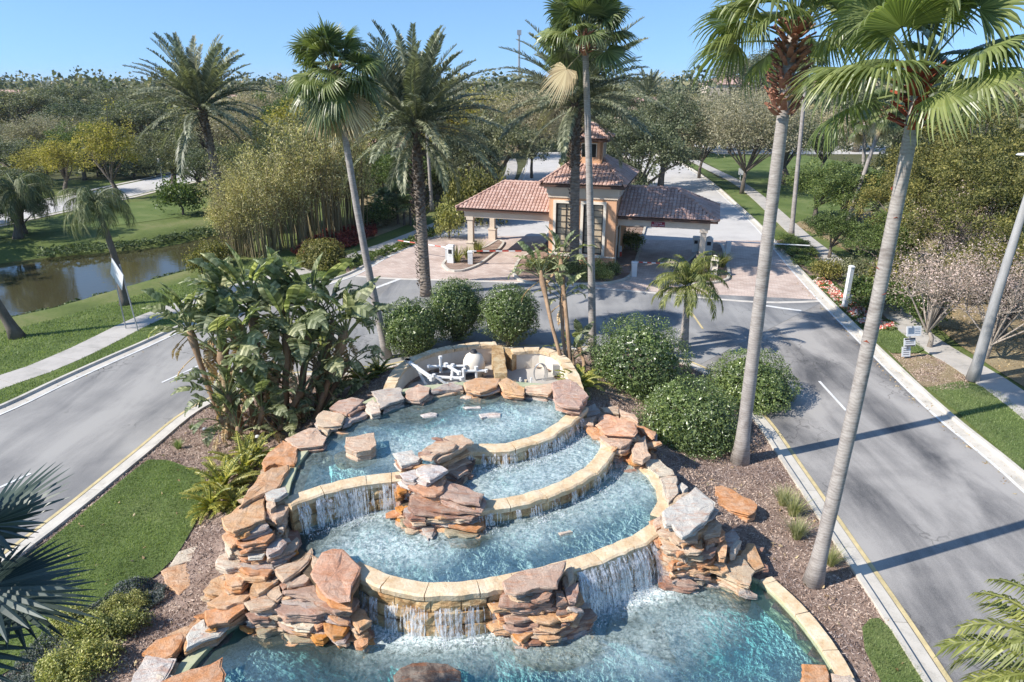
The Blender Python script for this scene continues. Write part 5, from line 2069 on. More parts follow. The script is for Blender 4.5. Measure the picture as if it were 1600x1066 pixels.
for sx, sy in ((0, -1), (1, 0)):
    for k in (-0.55, 0, 0.55):
        cb.box((cx + sx * (cw / 2 + 0.01) + (k if sy else 0), cy + sy * (cw / 2 + 0.01) + (k if sx else 0), 8.14), (0.05, 0.05, 0.98))
    cb.box((cx + sx * (cw / 2 + 0.01), cy + sy * (cw / 2 + 0.01), 8.62), (1.2 if sy else 0.06, 1.2 if sx else 0.06, 0.06))
gpart(cb, "cupola_glazing_bars", M['trim_cream'])
hip_roof(cx - 1.45, cx + 1.45, cy - 1.45, cy + 1.45, 8.98, (cx - 0.02, cx + 0.02), 9.95, gate)
# canopies
CY0, CY1, CZ = 0.55, 7.1, 3.68


def canopy(x0, x1, ridge, ends, cols):
    c = thing("canopy", None, None, (0, 0, 0))
    c.parent = gate
    ym = (CY0 + CY1) / 2
    A, B, C_, D_ = (x0, CY0, CZ), (x1, CY0, CZ), (x1, CY1, CZ), (x0, CY1, CZ)
    Ea, Fb = (ridge[0], ym, 5.35), (ridge[1], ym, 5.35)
    deck = MB()
    deck.add([A, B, C_, D_, Ea, Fb], [(0, 1, 5, 4), (1, 2, 5), (2, 3, 4, 5), (3, 0, 4), (3, 2, 1, 0)])
    gpart(deck, "roof", M['eave_brown'], parent=c)
    t = MB()
    roof_plane(t, A, B, Ea, Fb)
    roof_plane(t, C_, D_, Fb, Ea)
    if ends[1]:
        roof_plane(t, B, C_, Fb, Fb)
    if ends[0]:
        roof_plane(t, D_, A, Ea, Ea)
    o = gpart(t, "roof_tiles", M['tile'], parent=c)
    o['kind'] = 'stuff'
    cm = MB()
    caps = [(Ea, Fb)] + ([(A, Ea), (D_, Ea)] if ends[0] else []) + ([(B, Fb), (C_, Fb)] if ends[1] else [])
    for p, q in caps:
        p, q = Vector(p), Vector(q)
        k = max(2, int((q - p).length / 0.4))
        for i in range(k):
            cm.tube([p.lerp(q, i / k) + Vector((0, 0, 0.07)), p.lerp(q, (i + 1.05) / k) + Vector((0, 0, 0.045))], [0.13, 0.10], 6)
    gpart(cm, "ridge_caps", M['tile'], parent=c)
    fa = MB()
    fa.box(((x0 + x1) / 2, CY0 + 0.07, CZ - 0.12), (x1 - x0 - 0.1, 0.05, 0.18))
    fa.box(((x0 + x1) / 2, CY1 - 0.07, CZ - 0.12), (x1 - x0 - 0.1, 0.05, 0.18))
    xe = x0 + 0.07 if ends[0] else x1 - 0.07
    fa.box((xe, ym, CZ - 0.12), (0.05, CY1 - CY0 - 0.25, 0.18))
    gpart(fa, "eave_board", M['eave_brown'], parent=c)
    bm_ = MB()
    xi0, xi1 = (x0 + 0.55, x1) if ends[0] else (x0, x1 - 0.55)
    for yy in (CY0 + 0.6, CY1 - 0.6):
        bm_.box(((xi0 + xi1) / 2, yy, CZ - 0.42), (xi1 - xi0, 0.42, 0.62))
    xe = xi0 + 0.21 if ends[0] else xi1 - 0.21
    bm_.box((xe, ym, CZ - 0.42), (0.42, CY1 - CY0 - 1.62, 0.62))
    gpart(bm_, "beam", M['stucco_cream'], parent=c)
    for (x, y) in cols:
        cl = MB()
        cl.box((x, y, 1.95), (0.42, 0.42, 2.1))
        cl.box((x, y, 2.87), (0.58, 0.58, 0.26))
        cl.box((x, y, 0.45), (0.62, 0.62, 0.9))
        cl.box((x, y, 0.94), (0.72, 0.72, 0.08))
        gpart(cl, "column", M['stucco_cream'], parent=c)
    return c


canopy(-12.5, -TW - 0.02, (-9.5, -TW - 0.02), (True, False), [(-11.5, CY0 + 0.6), (-11.4, CY1 - 0.6)])
cr = canopy(0.02, 7.15, (0.02, 4.0), (False, True), [(6.2, CY0 + 0.6), (6.2, CY1 - 0.6)])
# lane sign on the east canopy beam
sg = MB()
sg.box((2.95, CY0 + 0.36, CZ - 0.50), (0.96, 0.04, 0.36))
sgo = gpart(sg, "lane_sign", mat_plain("maroon_sign", (0.28, 0.02, 0.05), 0.5), parent=cr, label="maroon sign with two lines of white letters")


def text_part(s, size, loc, rot, mat, parent, name="lettering"):
    cu = bpy.data.curves.new(name, 'FONT')
    cu.body = s
    cu.size = size
    cu.align_x = 'CENTER'
    cu.align_y = 'CENTER'
    cu.extrude = 0.003
    cu.resolution_u = 2
    tmp = bpy.data.objects.new(name, cu)
    COL.objects.link(tmp)
    bpy.context.view_layer.update()
    me = bpy.data.meshes.new_from_object(tmp.evaluated_get(bpy.context.evaluated_depsgraph_get()))
    bpy.data.objects.remove(tmp)
    me.materials.clear()
    o = link(name, me, None, mat)
    o.parent = parent
    o.location = loc
    o.rotation_euler = rot
    return o


text_part("VISITOR\nRIGHT LANE", 0.155, (2.95, CY0 + 0.335, CZ - 0.50), (math.pi / 2, 0, 0), M['white'], sgo)

# traffic islands (kerbed) and their furniture
def island(name, px_pts, label, z=0.14):
    q = [Vector((p.x, p.y, 0)) for p in smooth_path(pxs(px_pts + [px_pts[0]]), 0.4)[:-1]]
    inner = offset_path(q + [q[0]], 0.2)[:-1]
    area = sum(q[i].x * q[(i + 1) % len(q)].y - q[(i + 1) % len(q)].x * q[i].y for i in range(len(q)))
    if area < 0:
        q = q[::-1]
        inner = offset_path(q + [q[0]], 0.2)[:-1]
    root = thing(name, None, None)
    root['kind'] = 'structure'
    mb = MB()
    n = len(q)
    vs = [(p.x, p.y, 0) for p in q] + [(p.x, p.y, z) for p in q] + [(p.x, p.y, z) for p in inner] + [(p.x, p.y, 0) for p in inner]
    fs = []
    for i in range(n):
        j = (i + 1) % n
        fs += [(i, j, n + j, n + i), (n + i, n + j, 2 * n + j, 2 * n + i), (2 * n + i, 2 * n + j, 3 * n + j, 3 * n + i)]
    mb.add(vs, fs)
    mb.build("island_kerb", M['kerb'], root)
    o = flat("island_bed", inner, z - 0.05, M['mulch'], kind=None)
    o.parent = root
    return root


island("traffic_island_west", [(690, 415), (700, 424), (722, 425), (748, 416), (768, 402), (784, 388), (788, 379), (776, 377), (756, 388), (724, 398), (698, 406)], "")
island("traffic_island_east", [(1048, 436), (1062, 445), (1095, 446), (1130, 441), (1141, 433), (1136, 408), (1128, 384), (1108, 382), (1088, 396), (1064, 418)], "")
island("traffic_island_tower", [(800, 428), (812, 440), (850, 446), (920, 446), (965, 442), (985, 434), (992, 420), (1000, 395), (1006, 370), (1012, 345), (1014, 322), (1000, 305), (900, 300), (866, 318), (862, 345), (846, 385), (812, 405)], "")


def gate_arm(px, py, tip, label, z=1.05, base='box', group=None):
    b = G(px, py)
    t = AT(tip[0], tip[1], G(tip[0], tip[1] + 14).y)
    root = thing("barrier_gate", label, "barrier gate", b)
    mb = MB()
    mb.box((0, 0, 0.5), (0.36, 0.36, 1.0))
    mb.box((0, 0, 1.04), (0.42, 0.42, 0.1), taper=0.7)
    mb.build("cabinet", M['white_metal'], root)
    dd = Vector((t.x - b.x, t.y - b.y, 0))
    L = dd.length
    u = dd.normalized()
    k = 8
    for i in range(k):
        a = Vector((0, 0, z)) + u * (L * i / k)
        e = Vector((0, 0, z)) + u * (L * (i + 0.985) / k) + Vector((0, 0, 0.0))
        m = MB()
        m.tube([a, e], 0.045, 6)
        m.build("arm_band", M['white_metal'] if i % 2 == 0 else M['red'], root)
    return root


gate_arm(700, 408, (622, 382), "striped barrier arm crossing the lane west of the gatehouse, nearest the footpath")
gate_arm(735, 414, (815, 400), "white barrier arm under the west canopy lane next to the tower")
gate_arm(990, 432, (1044, 421), "white barrier arm low beside the tower's shrubs on the east lane")


def post_box(px, py, w, h, mat, label, name, cat, cap=True, dome=False):
    b = G(px, py)
    root = thing(name, label, cat, b, GA)
    mb = MB()
    if dome:
        mb.box((0, 0, h / 2), (w, w * 0.7, h))
        mb.lathe((0, 0, h), [(w * 0.42, 0), (w * 0.40, 0.06), (w * 0.28, 0.14), (w * 0.1, 0.18)], 12)
    else:
        mb.box((0, 0, h / 2), (w, w * 0.8, h))
    mb.build("body", mat, root)
    if cap:
        m = MB()
        m.box((0, 0, h + 0.05), (w * 1.15, w * 0.95, 0.08), taper=0.8)
        m.build("cap", mat, root)
    m = MB()
    m.box((0, -w * 0.42, h * 0.72), (w * 0.5, 0.04, h * 0.22))
    m.build("keypad", M['black'], root)
    return root


post_box(705, 412, 0.5, 1.35, M['white'], "white ticket pedestal among yellow grasses on the west island", "ticket_pedestal", "pedestal")
post_box(1114, 432, 0.5, 1.35, M['trim_cream'], "rounded cream pedestal on the east island behind spiky plants", "ticket_pedestal", "pedestal", dome=True, cap=False)
post_box(1106, 398, 0.6, 1.3, M['white'], "white gate control box behind the east canopy column", "control_box", "control box", dome=True, cap=False)
post_box(1086, 394, 0.5, 1.2, M['white'], "white card reader box west of the east canopy column", "card_reader", "card reader")
# raised far arm seen beyond the east lane
b = G(1150, 398)
root = thing("barrier_gate", "long white barrier arm across the far side of the east lanes", "barrier gate", b)
m = MB()
m.tube([(-0.6, 0.3, 1.0), (5.2, -1.2, 1.0)], 0.05, 6)
m.build("arm", M['white_metal'], root)
m = MB()
m.box((-0.6, 0.3, 0.5), (0.35, 0.35, 1.0))
m.build("cabinet", M['white_metal'], root)
# red traffic cone like post at the tower door
b = G(969, 402)
root = thing("traffic_cone", "red and white cone beside the dark tower doorway", "traffic cone", b)
m = MB()
m.lathe((0, 0, 0), [(0.2, 0), (0.2, 0.04), (0.13, 0.05), (0.10, 0.45)], 12)
m.build("cone", M['red'], root)
m = MB()
m.lathe((0, 0, 0.45), [(0.10, 0), (0.08, 0.2), (0.075, 0.45)], 12)
m.build("band", M['white'], root)

# ------------------------------------------------------------------ street furniture
# diamond sign seen from behind, on two posts
pa, pb = G(197, 514), G(216, 518)
ym = (pa.y + pb.y) / 2
root = thing("road_sign", "pale back of a diamond road sign on two posts by the west footpath", "road sign", (pa + pb) / 2)
ctr = AT(184, 428, ym) - root.location
lean = Vector((ctr.x * 0.9, 0, 0))
m = MB()
u = (pb - pa).normalized()
for s, p in ((-1, pa), (1, pb)):
    q = p - root.location
    m = MB()
    m.box((0, 0, 0), (0.01, 0.01, 0.01))
    m = MB()
    m.tube([q, Vector((ctr.x, ctr.y, 0)) + u * (s * 0.32) + Vector((0, 0, ctr.z + 0.55))], 0.04, 6)
    m.build("post", M['grey_metal'], root)
m = MB()
r = 0.86
ax = Vector((0.80, -0.55, 0.08)).normalized()
az = Vector((-0.10, 0.0, 1)).normalized()
nn = ax.cross(az)
ctr2 = ctr + Vector((0.0, -0.08, 0))
cs = [ctr2 + az * r * 1.05, ctr2 + ax * r * 0.8, ctr2 - az * r * 1.05, ctr2 - ax * r * 0.8]
th = nn * 0.012
m.add([p + th for p in cs] + [p - th for p in cs], [(0, 1, 2, 3), (7, 6, 5, 4), (0, 4, 5, 1), (1, 5, 6, 2), (2, 6, 7, 3), (3, 7, 4, 0)])
m.build("sign_panel", M['white_metal'], root)

# stacked notice boards
b = G(1414, 560)
root = thing("notice_sign", "stack of three white notice boards on a post by the east kerb", "notice sign", b, math.radians(8))
m = MB()
m.tube([(0.05, 0.05, 0), (0.05, 0.05, 1.7)], 0.04, 6)
m.build("post", M['grey_metal'], root)
for (z, w, h, x) in ((1.44, 0.78, 0.50, 0.16), (0.86, 0.62, 0.42, 0.06), (0.36, 0.46, 0.50, -0.02)):
    m = MB()
    m.box((0, 0, 0), (w, 0.03, h))
    bd = m.build("board", M['white_metal'], root, loc=(x, 0, z), rot=(math.radians(-14), 0, 0))
    m = MB()
    rows = 4
    if z > 1.2:
        m.box((-w * 0.2, -0.019, 0.02), (w * 0.42, 0.006, h * 0.6))
        for k in range(4):
            m.box((w * 0.24, -0.019, h * (0.28 - 0.17 * k)), (w * 0.36, 0.006, 0.03))
    elif z > 0.6:
        m.box((0, -0.019, h * 0.38), (w * 0.9, 0.006, 0.07))
        m.box((0, -0.019, -h * 0.42), (w * 0.9, 0.006, 0.05))
        for k in range(2):
            m.box((0, -0.019, h * (0.1 - 0.2 * k)), (w * 0.7, 0.006, 0.025))
    else:
        for k in range(4):
            m.box((0, -0.019, h * (0.33 - 0.2 * k)), (w * 0.66, 0.006, 0.022))
    m.build("print", mat_plain("blue_print", (0.18, 0.24, 0.32), 0.5) if z > 1.2 else M['dark_metal'], bd)

# white square marker post with a meter box
b = G(1319, 482)
root = thing("marker_post", "tall white square post with a small meter box in the red flower bed", "post", b, math.radians(10))
m = MB()
m.box((0, 0, 1.3), (0.24, 0.24, 2.6))
m.build("post", M['white'], root)
m = MB()
m.box((0, 0, 2.64), (0.3, 0.3, 0.08), taper=0.6)
m.build("cap", M['white'], root)
m = MB()
m.box((0.24, -0.02, 0.62), (0.24, 0.16, 0.5))
m.build("meter_box", M['white_metal'], root)

# small white sign far on the north-east lawn
b = G(1156, 284)
root = thing("small_sign", "small white sign on a stake under the far tan trees", "sign", b)
m = MB()
m.tube([(0, 0, 0), (0, 0, 1.6)], 0.05, 6)
m.build("stake", M['white'], root)
m = MB()
m.box((0, -0.06, 1.35), (0.7, 0.04, 0.9))
m.build("board", M['white'], root)

# street light in the east verge
b = G(1519, 594)
root = thing("street_lamp", "thick weathered street lamp post in the east verge with a flat pale head", "street lamp", b)
m = MB()
hz = AT(1604, 246, b.y).z
pts = [Vector((0, 0, 0)), Vector((0.05, 0, 0.9)), Vector((0.1, 0, 4)), Vector((0.35, 0, hz))]
m.tube(pts, [0.30, 0.24, 0.20, 0.12], 14)
m.build("post", M['grey_pole'], root, smooth=True)
m = MB()
m.tube([(0.35, 0, hz), (0.1, -0.1, hz + 0.12), (-0.15, -0.15, hz + 0.12)], 0.05, 6)
m.build("arm", M['grey_metal'], root)
m = MB()
m.lathe((0, 0, 0), [(0.02, -0.05), (0.2, -0.05), (0.28, 0.0), (0.22, 0.07), (0.05, 0.1)], 12)
o = m.build("lamp_head", M['white_metal'], root, loc=(-0.35, -0.18, hz + 0.12))
o.scale = (1.5, 0.8, 0.8)

# old style lamp on the far bank
b = G(258, 303)
root = thing("street_lamp", "thin lamp post with a round globe beside the far street over the pond", "street lamp", b)
m = MB()
m.tube([(0, 0, 0), (0, 0, 3.6)], [0.09, 0.06], 8)
m.build("post", M['grey_metal'], root)
m = MB()
m.lathe((0, 0, 3.6), [(0.05, 0), (0.26, 0.15), (0.3, 0.35), (0.2, 0.55), (0.04, 0.62)], 12)
m.build("globe", M['white'], root, smooth=True)

# distant mast
root = thing("mast", "thin mast rising above the horizon behind the date palm", "mast", AT(811, 120, 420) * 1 - Vector((0, 0, AT(811, 120, 420).z)))
m = MB()
m.tube([(0, 0, 0), (0, 0, 38)], [0.8, 0.45], 6)
m.build("pole", M['grey_metal'], root)
m = MB()
m.box((0, 0, 37.5), (2.4, 1.2, 2.6))
m.build("antenna", M['grey_metal'], root)

# path lights in the mulch
for (px, py, lb) in ((322, 682, "little black and silver garden light in the mulch near the strelitzia clump"), (404, 694, "little dark garden light beside the golden ferns")):
    b = GH(px, py)
    root = thing("garden_light", lb, "garden light", b)
    m = MB()
    m.tube([(0, 0, 0), (0, 0, 0.3)], 0.018, 6)
    m.build("stake", M['black'], root)
    m = MB()
    m.lathe((0, 0, 0.28), [(0.03, 0), (0.09, 0.03), (0.08, 0.08), (0.02, 0.11)], 10)
    m.build("lamp_head", M['grey_metal'] if py < 690 else M['white'], root)

# ------------------------------------------------------------------ pump pit equipment
def at_pit(px, py, z):
    return G(px, py, z)


c = at_pit(741, 590, 1.15)
root = thing("filter_tank", "round white filter tank in the pump pit", "filter tank", (c.x, c.y, 1.12))
m = MB()
m.lathe((0, 0, 0), [(0.30, 0), (0.34, 0.15), (0.44, 0.35), (0.47, 0.6), (0.44, 0.85), (0.34, 1.05), (0.18, 1.16), (0.1, 1.18)], 20)
m.build("tank", M['trim_cream'], root, smooth=True)
m = MB()
m.lathe((0, 0, 1.16), [(0.14, 0), (0.16, 0.05), (0.1, 0.14), (0.03, 0.16)], 12)
m.build("valve_cap", M['black'], root)
c = at_pit(688, 590, 1.5)
root = thing("pump_manifold", "tangle of white plastic pipes and valves in the pump pit", "pipework", (c.x, c.y, 1.12))
pr = random.Random(5)
for (a, b_, r) in (((-1.35, 0.35, 0.95), (-0.3, -0.35, 0.5), 0.09), ((-1.35, 0.35, 0.95), (-1.4, 0.4, 0.0), 0.09), ((-1.0, 0.15, 0.8), (-0.6, -0.1, 0.1), 0.06), ((-0.5, 0.3, 0.75), (1.0, 0.35, 0.75), 0.055), ((0.0, 0.3, 1.15), (0.0, 0.3, 0.1), 0.06),
                   ((-0.4, -0.3, 0.55), (0.9, -0.35, 0.5), 0.07), ((0.5, 0.3, 0.8), (0.5, -0.35, 0.5), 0.06), ((1.0, -0.3, 0.85), (1.0, -0.3, 0.1), 0.06), ((1.5, -0.2, 0.9), (1.5, -0.2, 0.1), 0.06), ((1.0, -0.3, 0.8), (1.9, -0.15, 0.75), 0.055),
                   ((-0.2, -0.5, 0.7), (0.3, -0.5, 0.3), 0.055), ((0.25, 0.0, 0.95), (0.8, -0.25, 0.7), 0.07)):
    m = MB()
    m.tube([a, b_], r, 8)
    m.tube([Vector(a) - Vector((0, 0, r)), Vector(a) + Vector((0, 0, r))], r * 1.35, 8)
    m.tube([Vector(b_) - Vector((0, 0, r)), Vector(b_) + Vector((0, 0, r))], r * 1.35, 8)
    m.build("pipe", M['white'], root)
for (x, y, z) in ((-0.1, -0.1, 0.45), (0.9, -0.1, 0.5)):
    m = MB()
    m.tube([(x, y, z), (x + 0.55, y + 0.05, z)], 0.17, 12)
    m.tube([(x + 0.5, y + 0.05, z), (x + 0.62, y + 0.05, z)], 0.2, 12)
    m.build("pump_motor", M['black'], root)
c = at_pit(770, 590, 1.4)
root = thing("pit_cover", "dark round cover beside the white tank", "cover", (c.x, c.y, 1.12))
m = MB()
m.lathe((0, 0, 0), [(0.42, 0), (0.42, 0.36), (0.46, 0.38), (0.46, 0.44), (0.3, 0.46)], 18)
m.build("lid", M['dark_metal'], root)
c = G(843, 590, 1.0)
root = thing("hose", "coiled grey hose hung on the pale pit wall", "hose", G(843, 566, 1.9) + Vector((0, -0.08, -0.45)))
for k in range(3):
    m = MB()
    pts = []
    for i in range(25):
        a = 2 * math.pi * i / 24
        pts.append((0.24 * math.cos(a) * (1 + 0.08 * k) + 0.03 * k, -0.04 * k, 0.42 * math.sin(a) * (1 + 0.05 * k)))
    m.tube(pts, 0.018, 6, cap=False)
    m.build("coil", M['grey_metal'], root)
m = MB()
m.tube([(0.2, -0.05, -0.3), (0.4, -0.1, -0.7), (0.3, -0.2, -0.75)], 0.018, 6)
m.build("hose_end", M['grey_metal'], root)
root = thing("electrical_box", "grey electrical box on the pale pit wall beside the hose", "electrical box", G(869, 576, 1.5) + Vector((0.0, -0.15, 0)))
m = MB()
m.box((0, 0, 0), (0.3, 0.16, 0.45))
m.build("box", M['grey_metal'], root)
m = MB()
m.tube([(0.0, 0, -0.2), (0, 0, -1.0)], 0.025, 6)
m.build("conduit", M['white'], root)
root = thing("valve_cluster", "few small brass and white valves on the pit floor under the hose", "valves", G(816, 596, 1.5))
for k in range(4):
    m = MB()
    x = k * 0.22 - 0.3
    m.tube([(x, 0, -0.35), (x, 0, 0.05 + 0.12 * (k % 2))], 0.035, 6)
    m.tube([(x - 0.06, 0, 0.05), (x + 0.06, 0, 0.05)], 0.03, 6)
    m.build("valve", M['white'] if k % 2 else M['coping'], root)

# ------------------------------------------------------------------ far houses and cars
def house(px, py, Y, w, d_, h, label, rot=0.0, wallmat='stucco_cream'):
    p = AT(px, py, Y)
    root = thing("house", label, "house", (p.x, Y, 0), rot)
    ze = max(2.8, p.z - 1.0)
    m = MB()
    m.box((0, 0, ze / 2), (w, d_, ze))
    m.build("wall", M[wallmat], root)
    m = MB()
    o = 0.6
    rz = ze + h
    A = [(-w / 2 - o, -d_ / 2 - o, ze), (w / 2 + o, -d_ / 2 - o, ze), (w / 2 + o, d_ / 2 + o, ze), (-w / 2 - o, d_ / 2 + o, ze), (-w / 2 + d_ / 2, 0, rz), (w / 2 - d_ / 2, 0, rz)]
    m.add(A, [(0, 1, 5, 4), (1, 2, 5), (2, 3, 4, 5), (3, 0, 4), (3, 2, 1, 0)])
    m.build("roof", M['tile'], root)
    for k in (-1, 0, 1):
        m = MB()
        m.box((k * w * 0.3, -d_ / 2 - 0.02, ze * 0.6), (1.3, 0.06, 1.5))
        wd = m.build("window", M['trim_cream'], root)
        m = MB()
        m.box((k * w * 0.3, -d_ / 2 - 0.06, ze * 0.6), (1.05, 0.04, 1.25))
        m.build("pane", M['glass'], wd)
    return root


house(596, 238, 118, 13, 9, 2.6, "pink tiled house half hidden behind the bamboo and date palm")
house(1010, 165, 190, 16, 11, 3.2, "terracotta roofed house behind the small far date palm")
house(1070, 172, 215, 15, 10, 2.8, "cream house far off between the trees with a pale terracotta roof")
house(355, 160, 205, 15, 10, 3.0, "pink roofed house peeping out behind the west date palm crown")
house(10, 152, 260, 22, 12, 3.5, "low beige house among dark trees at the picture's west edge")
house(1135, 128, 330, 20, 14, 3.5, "beige roofed house just under the horizon behind the tan trees")


def car(px, py, Y, mat, label, rot):
    p = AT(px, py, Y)
    root = thing("parked_car", label, "car", (p.x, Y, 0), rot)
    m = MB()
    prof = [(-2.2, 0.35), (2.2, 0.35), (2.25, 0.75), (1.35, 0.92), (0.75, 1.42), (-1.0, 1.45), (-1.75, 0.98), (-2.25, 0.9)]
    n = len(prof)
    vs = [(x, -0.88, z) for x, z in prof] + [(x, 0.88, z) for x, z in prof]
    m.add(vs, [tuple(range(n)), tuple(range(2 * n - 1, n - 1, -1))] + [((i + 1) % n, i, n + i, n + (i + 1) % n) for i in range(n)])
    m.build("body", mat, root)
    m = MB()
    for s in (-1, 1):
        m.add([(1.15, s * 0.89, 0.98), (0.7, s * 0.89, 1.36), (-0.95, s * 0.89, 1.38), (-1.5, s * 0.89, 1.0)], [(0, 1, 2, 3) if s > 0 else (3, 2, 1, 0)])
    m.build("windows", M['glass'], root)
    for x in (-1.4, 1.4):
        for s in (-1, 1):
            m = MB()
            m.tube([(x, s * 0.72, 0.33), (x, s * 0.92, 0.33)], 0.33, 14)
            m.build("wheel", M['black'], root)
    return root


car(1345, 215, 138, M['white_metal'], "white parked car half hidden behind the east palms", 0.2)
car(1320, 205, 150, mat_plain("blue_grey_car_paint", (0.15, 0.2, 0.3), 0.25, 0.6), "blue-grey parked car further back beside the white one", 0.1)
mb = MB()
mb.box((58, 142, 0.0), (40, 22, 0.03))
mb.build("road_car_park", M['pale_road'])['kind'] = 'structure'

# ------------------------------------------------------------------ foliage builders
RS = np.random.RandomState(11)


def leaf_quads(C, size, up=0.3, aspect=0.5, rs=None, nrm_dir=None):
    """one diamond-ish leaf of 2 triangles at each centre C (n,3) -> V,F"""
    rs = rs or RS
    n = len(C)
    s = size * rs.uniform(0.6, 1.35, n) if np.isscalar(size) else size
    d = rs.normal(size=(n, 3))
    if nrm_dir is not None:
        d = d * 0.75 + nrm_dir * 0.9
    d[:, 2] += up
    d /= np.linalg.norm(d, axis=1)[:, None] + 1e-9
    r = rs.normal(size=(n, 3))
    a = np.cross(d, r)
    a /= np.linalg.norm(a, axis=1)[:, None] + 1e-9
    b = np.cross(d, a)
    a = a * s[:, None] * 0.5
    b = b * (s * aspect * 0.5)[:, None]
    fold = d * (s * 0.12)[:, None]
    V = np.empty((n, 4, 3))
    V[:, 0] = C - a
    V[:, 1] = C + b - fold
    V[:, 2] = C + a
    V[:, 3] = C - b - fold
    i = np.arange(n)[:, None] * 4
    F = np.concatenate([i + np.array([0, 1, 2]), i + np.array([0, 2, 3])], 1).reshape(-1, 3)
    return V.reshape(-1, 3), F


def blob_points(rs, clumps, per, spread):
    c = np.repeat(clumps, per, axis=0)
    return c + rs.normal(size=c.shape) * spread


def crown_clumps(rs, n, rx, rz, cz, shell=0.55, lobes=5):
    """clump centres in an uneven crown"""
    u = rs.normal(size=(n, 3))
    u /= np.linalg.norm(u, axis=1)[:, None]
    u[:, 2] = np.where(u[:, 2] < -0.35, -u[:, 2] * 0.6, u[:, 2])
    rad = rs.uniform(shell, 1.0, n) ** 0.7
    ph = rs.uniform(0, 6.28, lobes)
    az = np.arctan2(u[:, 1], u[:, 0])
    wob = 1 + sum(0.10 * np.sin((k + 2) * az + ph[k] + 2 * u[:, 2] * (k % 3)) for k in range(lobes)) * 0.8
    p = u * (rad * wob)[:, None]
    p[:, 0] *= rx
    p[:, 1] *= rx
    p[:, 2] = p[:, 2] * rz + cz
    return p


def tree_meshes(nm, seed, h, rx, rz, cz, nclump, per, leaf, spread, leafmat, barkmat, trunk_r=0.25, limbs=9, up=0.25, aspect=0.55, twigs=0, shell=0.5, lean=0.0, fork=0.35):
    rs = np.random.RandomState(seed)
    rg = random.Random(seed)
    cl = crown_clumps(rs, nclump, rx, rz, cz, shell)
    P = blob_points(rs, cl, per, spread)
    V, F = leaf_quads(P, leaf, up, aspect, rs)
    crown = np_mesh(nm + "_crown", V, F)
    crown.materials.append(leafmat)
    mb = MB()
    top = Vector((rg.uniform(-.3, .3) + lean, rg.uniform(-.3, .3), cz * fork + 0.3))
    mb.tube([(0, 0, -0.3), Vector((lean * .3, 0, top.z * 0.5)) + Vector((rg.uniform(-.1, .1), 0, 0)), top], [trunk_r * 1.25, trunk_r, trunk_r * 0.8], 8)
    for k in range(limbs):
        q = cl[rg.randrange(len(cl))]
        e = Vector(q)
        m = top.lerp(e, 0.5) + Vector((rg.uniform(-.3, .3), rg.uniform(-.3, .3), rg.uniform(0, .5)))
        mb.tube([top - Vector((0, 0, 0.2)), m, e], [trunk_r * 0.55, trunk_r * 0.3, trunk_r * 0.08], 5, cap=False)
        for t in range(twigs):
            q2 = Vector(cl[rg.randrange(len(cl))])
            if (q2 - m).length < rx:
                mb.tube([m, m.lerp(q2, 0.6) + Vector((0, 0, .15)), q2], [trunk_r * 0.22, trunk_r * 0.1, trunk_r * 0.03], 3, cap=False)
    tr = mb.mesh(nm + "_trunk", True)
    tr.materials.append(barkmat)
    return crown, tr


KIND = {}


def kind(nm, variants):
    KIND[nm] = variants


kind('oak', [tree_meshes("oak", s, 9, 4.6, 3.2, 5.4, 150, 120, 0.20, 0.28, M['L_oak'], M['bark'], 0.32, 10, shell=0.35, twigs=1) for s in (1, 2, 3)])
kind('tan', [tree_meshes("tan_tree", s, 9, 4.4, 3.6, 5.3, 420, 44, 0.20, 0.42, M['L_tan'], M['bark'], 0.15, 16, shell=0.25, twigs=5, aspect=0.35) for s in (4, 5)])
kind('yellow', [tree_meshes("cypress", s, 10, 2.6, 4.2, 5.2, 120, 44, 0.26, 0.30, M['L_yellow'], M['bark'], 0.2, 12, shell=0.25, twigs=2, aspect=0.35) for s in (6, 7)])
kind('green', [tree_meshes("green_tree", s, 9, 3.6, 3.8, 5.0, 140, 90, 0.22, 0.30, M['L_green'], M['bark'], 0.25, 8, shell=0.35) for s in (8, 9)])
kind('hedge', [tree_meshes("hedge_tree", s, 9, 3.6, 4.2, 4.6, 115, 150, 0.17, 0.22, M['L_hedge'], M['bark'], 0.16, 12, shell=0.6, twigs=2, aspect=0.4) for s in (10, 12)])
kind('pine', [tree_meshes("pine", s, 12, 4.2, 3.8, 8.5, 110, 50, 0.42, 0.5, M['L_oak'], M['bark'], 0.35, 8, shell=0.4, aspect=0.25) for s in (13,)])
kind('bare', [tree_meshes("bare_tree", s, 6, 3.1, 2.4, 3.6, 330, 16, 0.10, 0.26, M['L_pink'], M['pale_bark'], 0.11, 20, shell=0.25, twigs=13, aspect=0.5, fork=0.22) for s in (14, 15)])
kind('bush', [tree_meshes("bush", s, 1, 1.0, 0.8, 0.7, 70, 42, 0.13, 0.16, M['L_green'], M['bark'], 0.05, 4, shell=0.3) for s in (16, 17)])
kind('palebush', [tree_meshes("pale_bush", s, 1, 1.0, 0.75, 0.6, 70, 36, 0.13, 0.17, M['L_lime'], M['bark'], 0.05, 4, shell=0.3) for s in (18,)])
kind('yellowbush', [tree_meshes("yellow_bush", s, 1, 1.0, 0.75, 0.6, 70, 42, 0.13, 0.17, M['L_hedge'], M['bark'], 0.05, 4, shell=0.3) for s in (19,)])
kind('darkbush', [tree_meshes("dark_bush", s, 1, 1.0, 0.8, 0.7, 70, 42, 0.13, 0.16, M['L_oak'], M['bark'], 0.05, 4, shell=0.3) for s in (20,)])
_tc = [0]


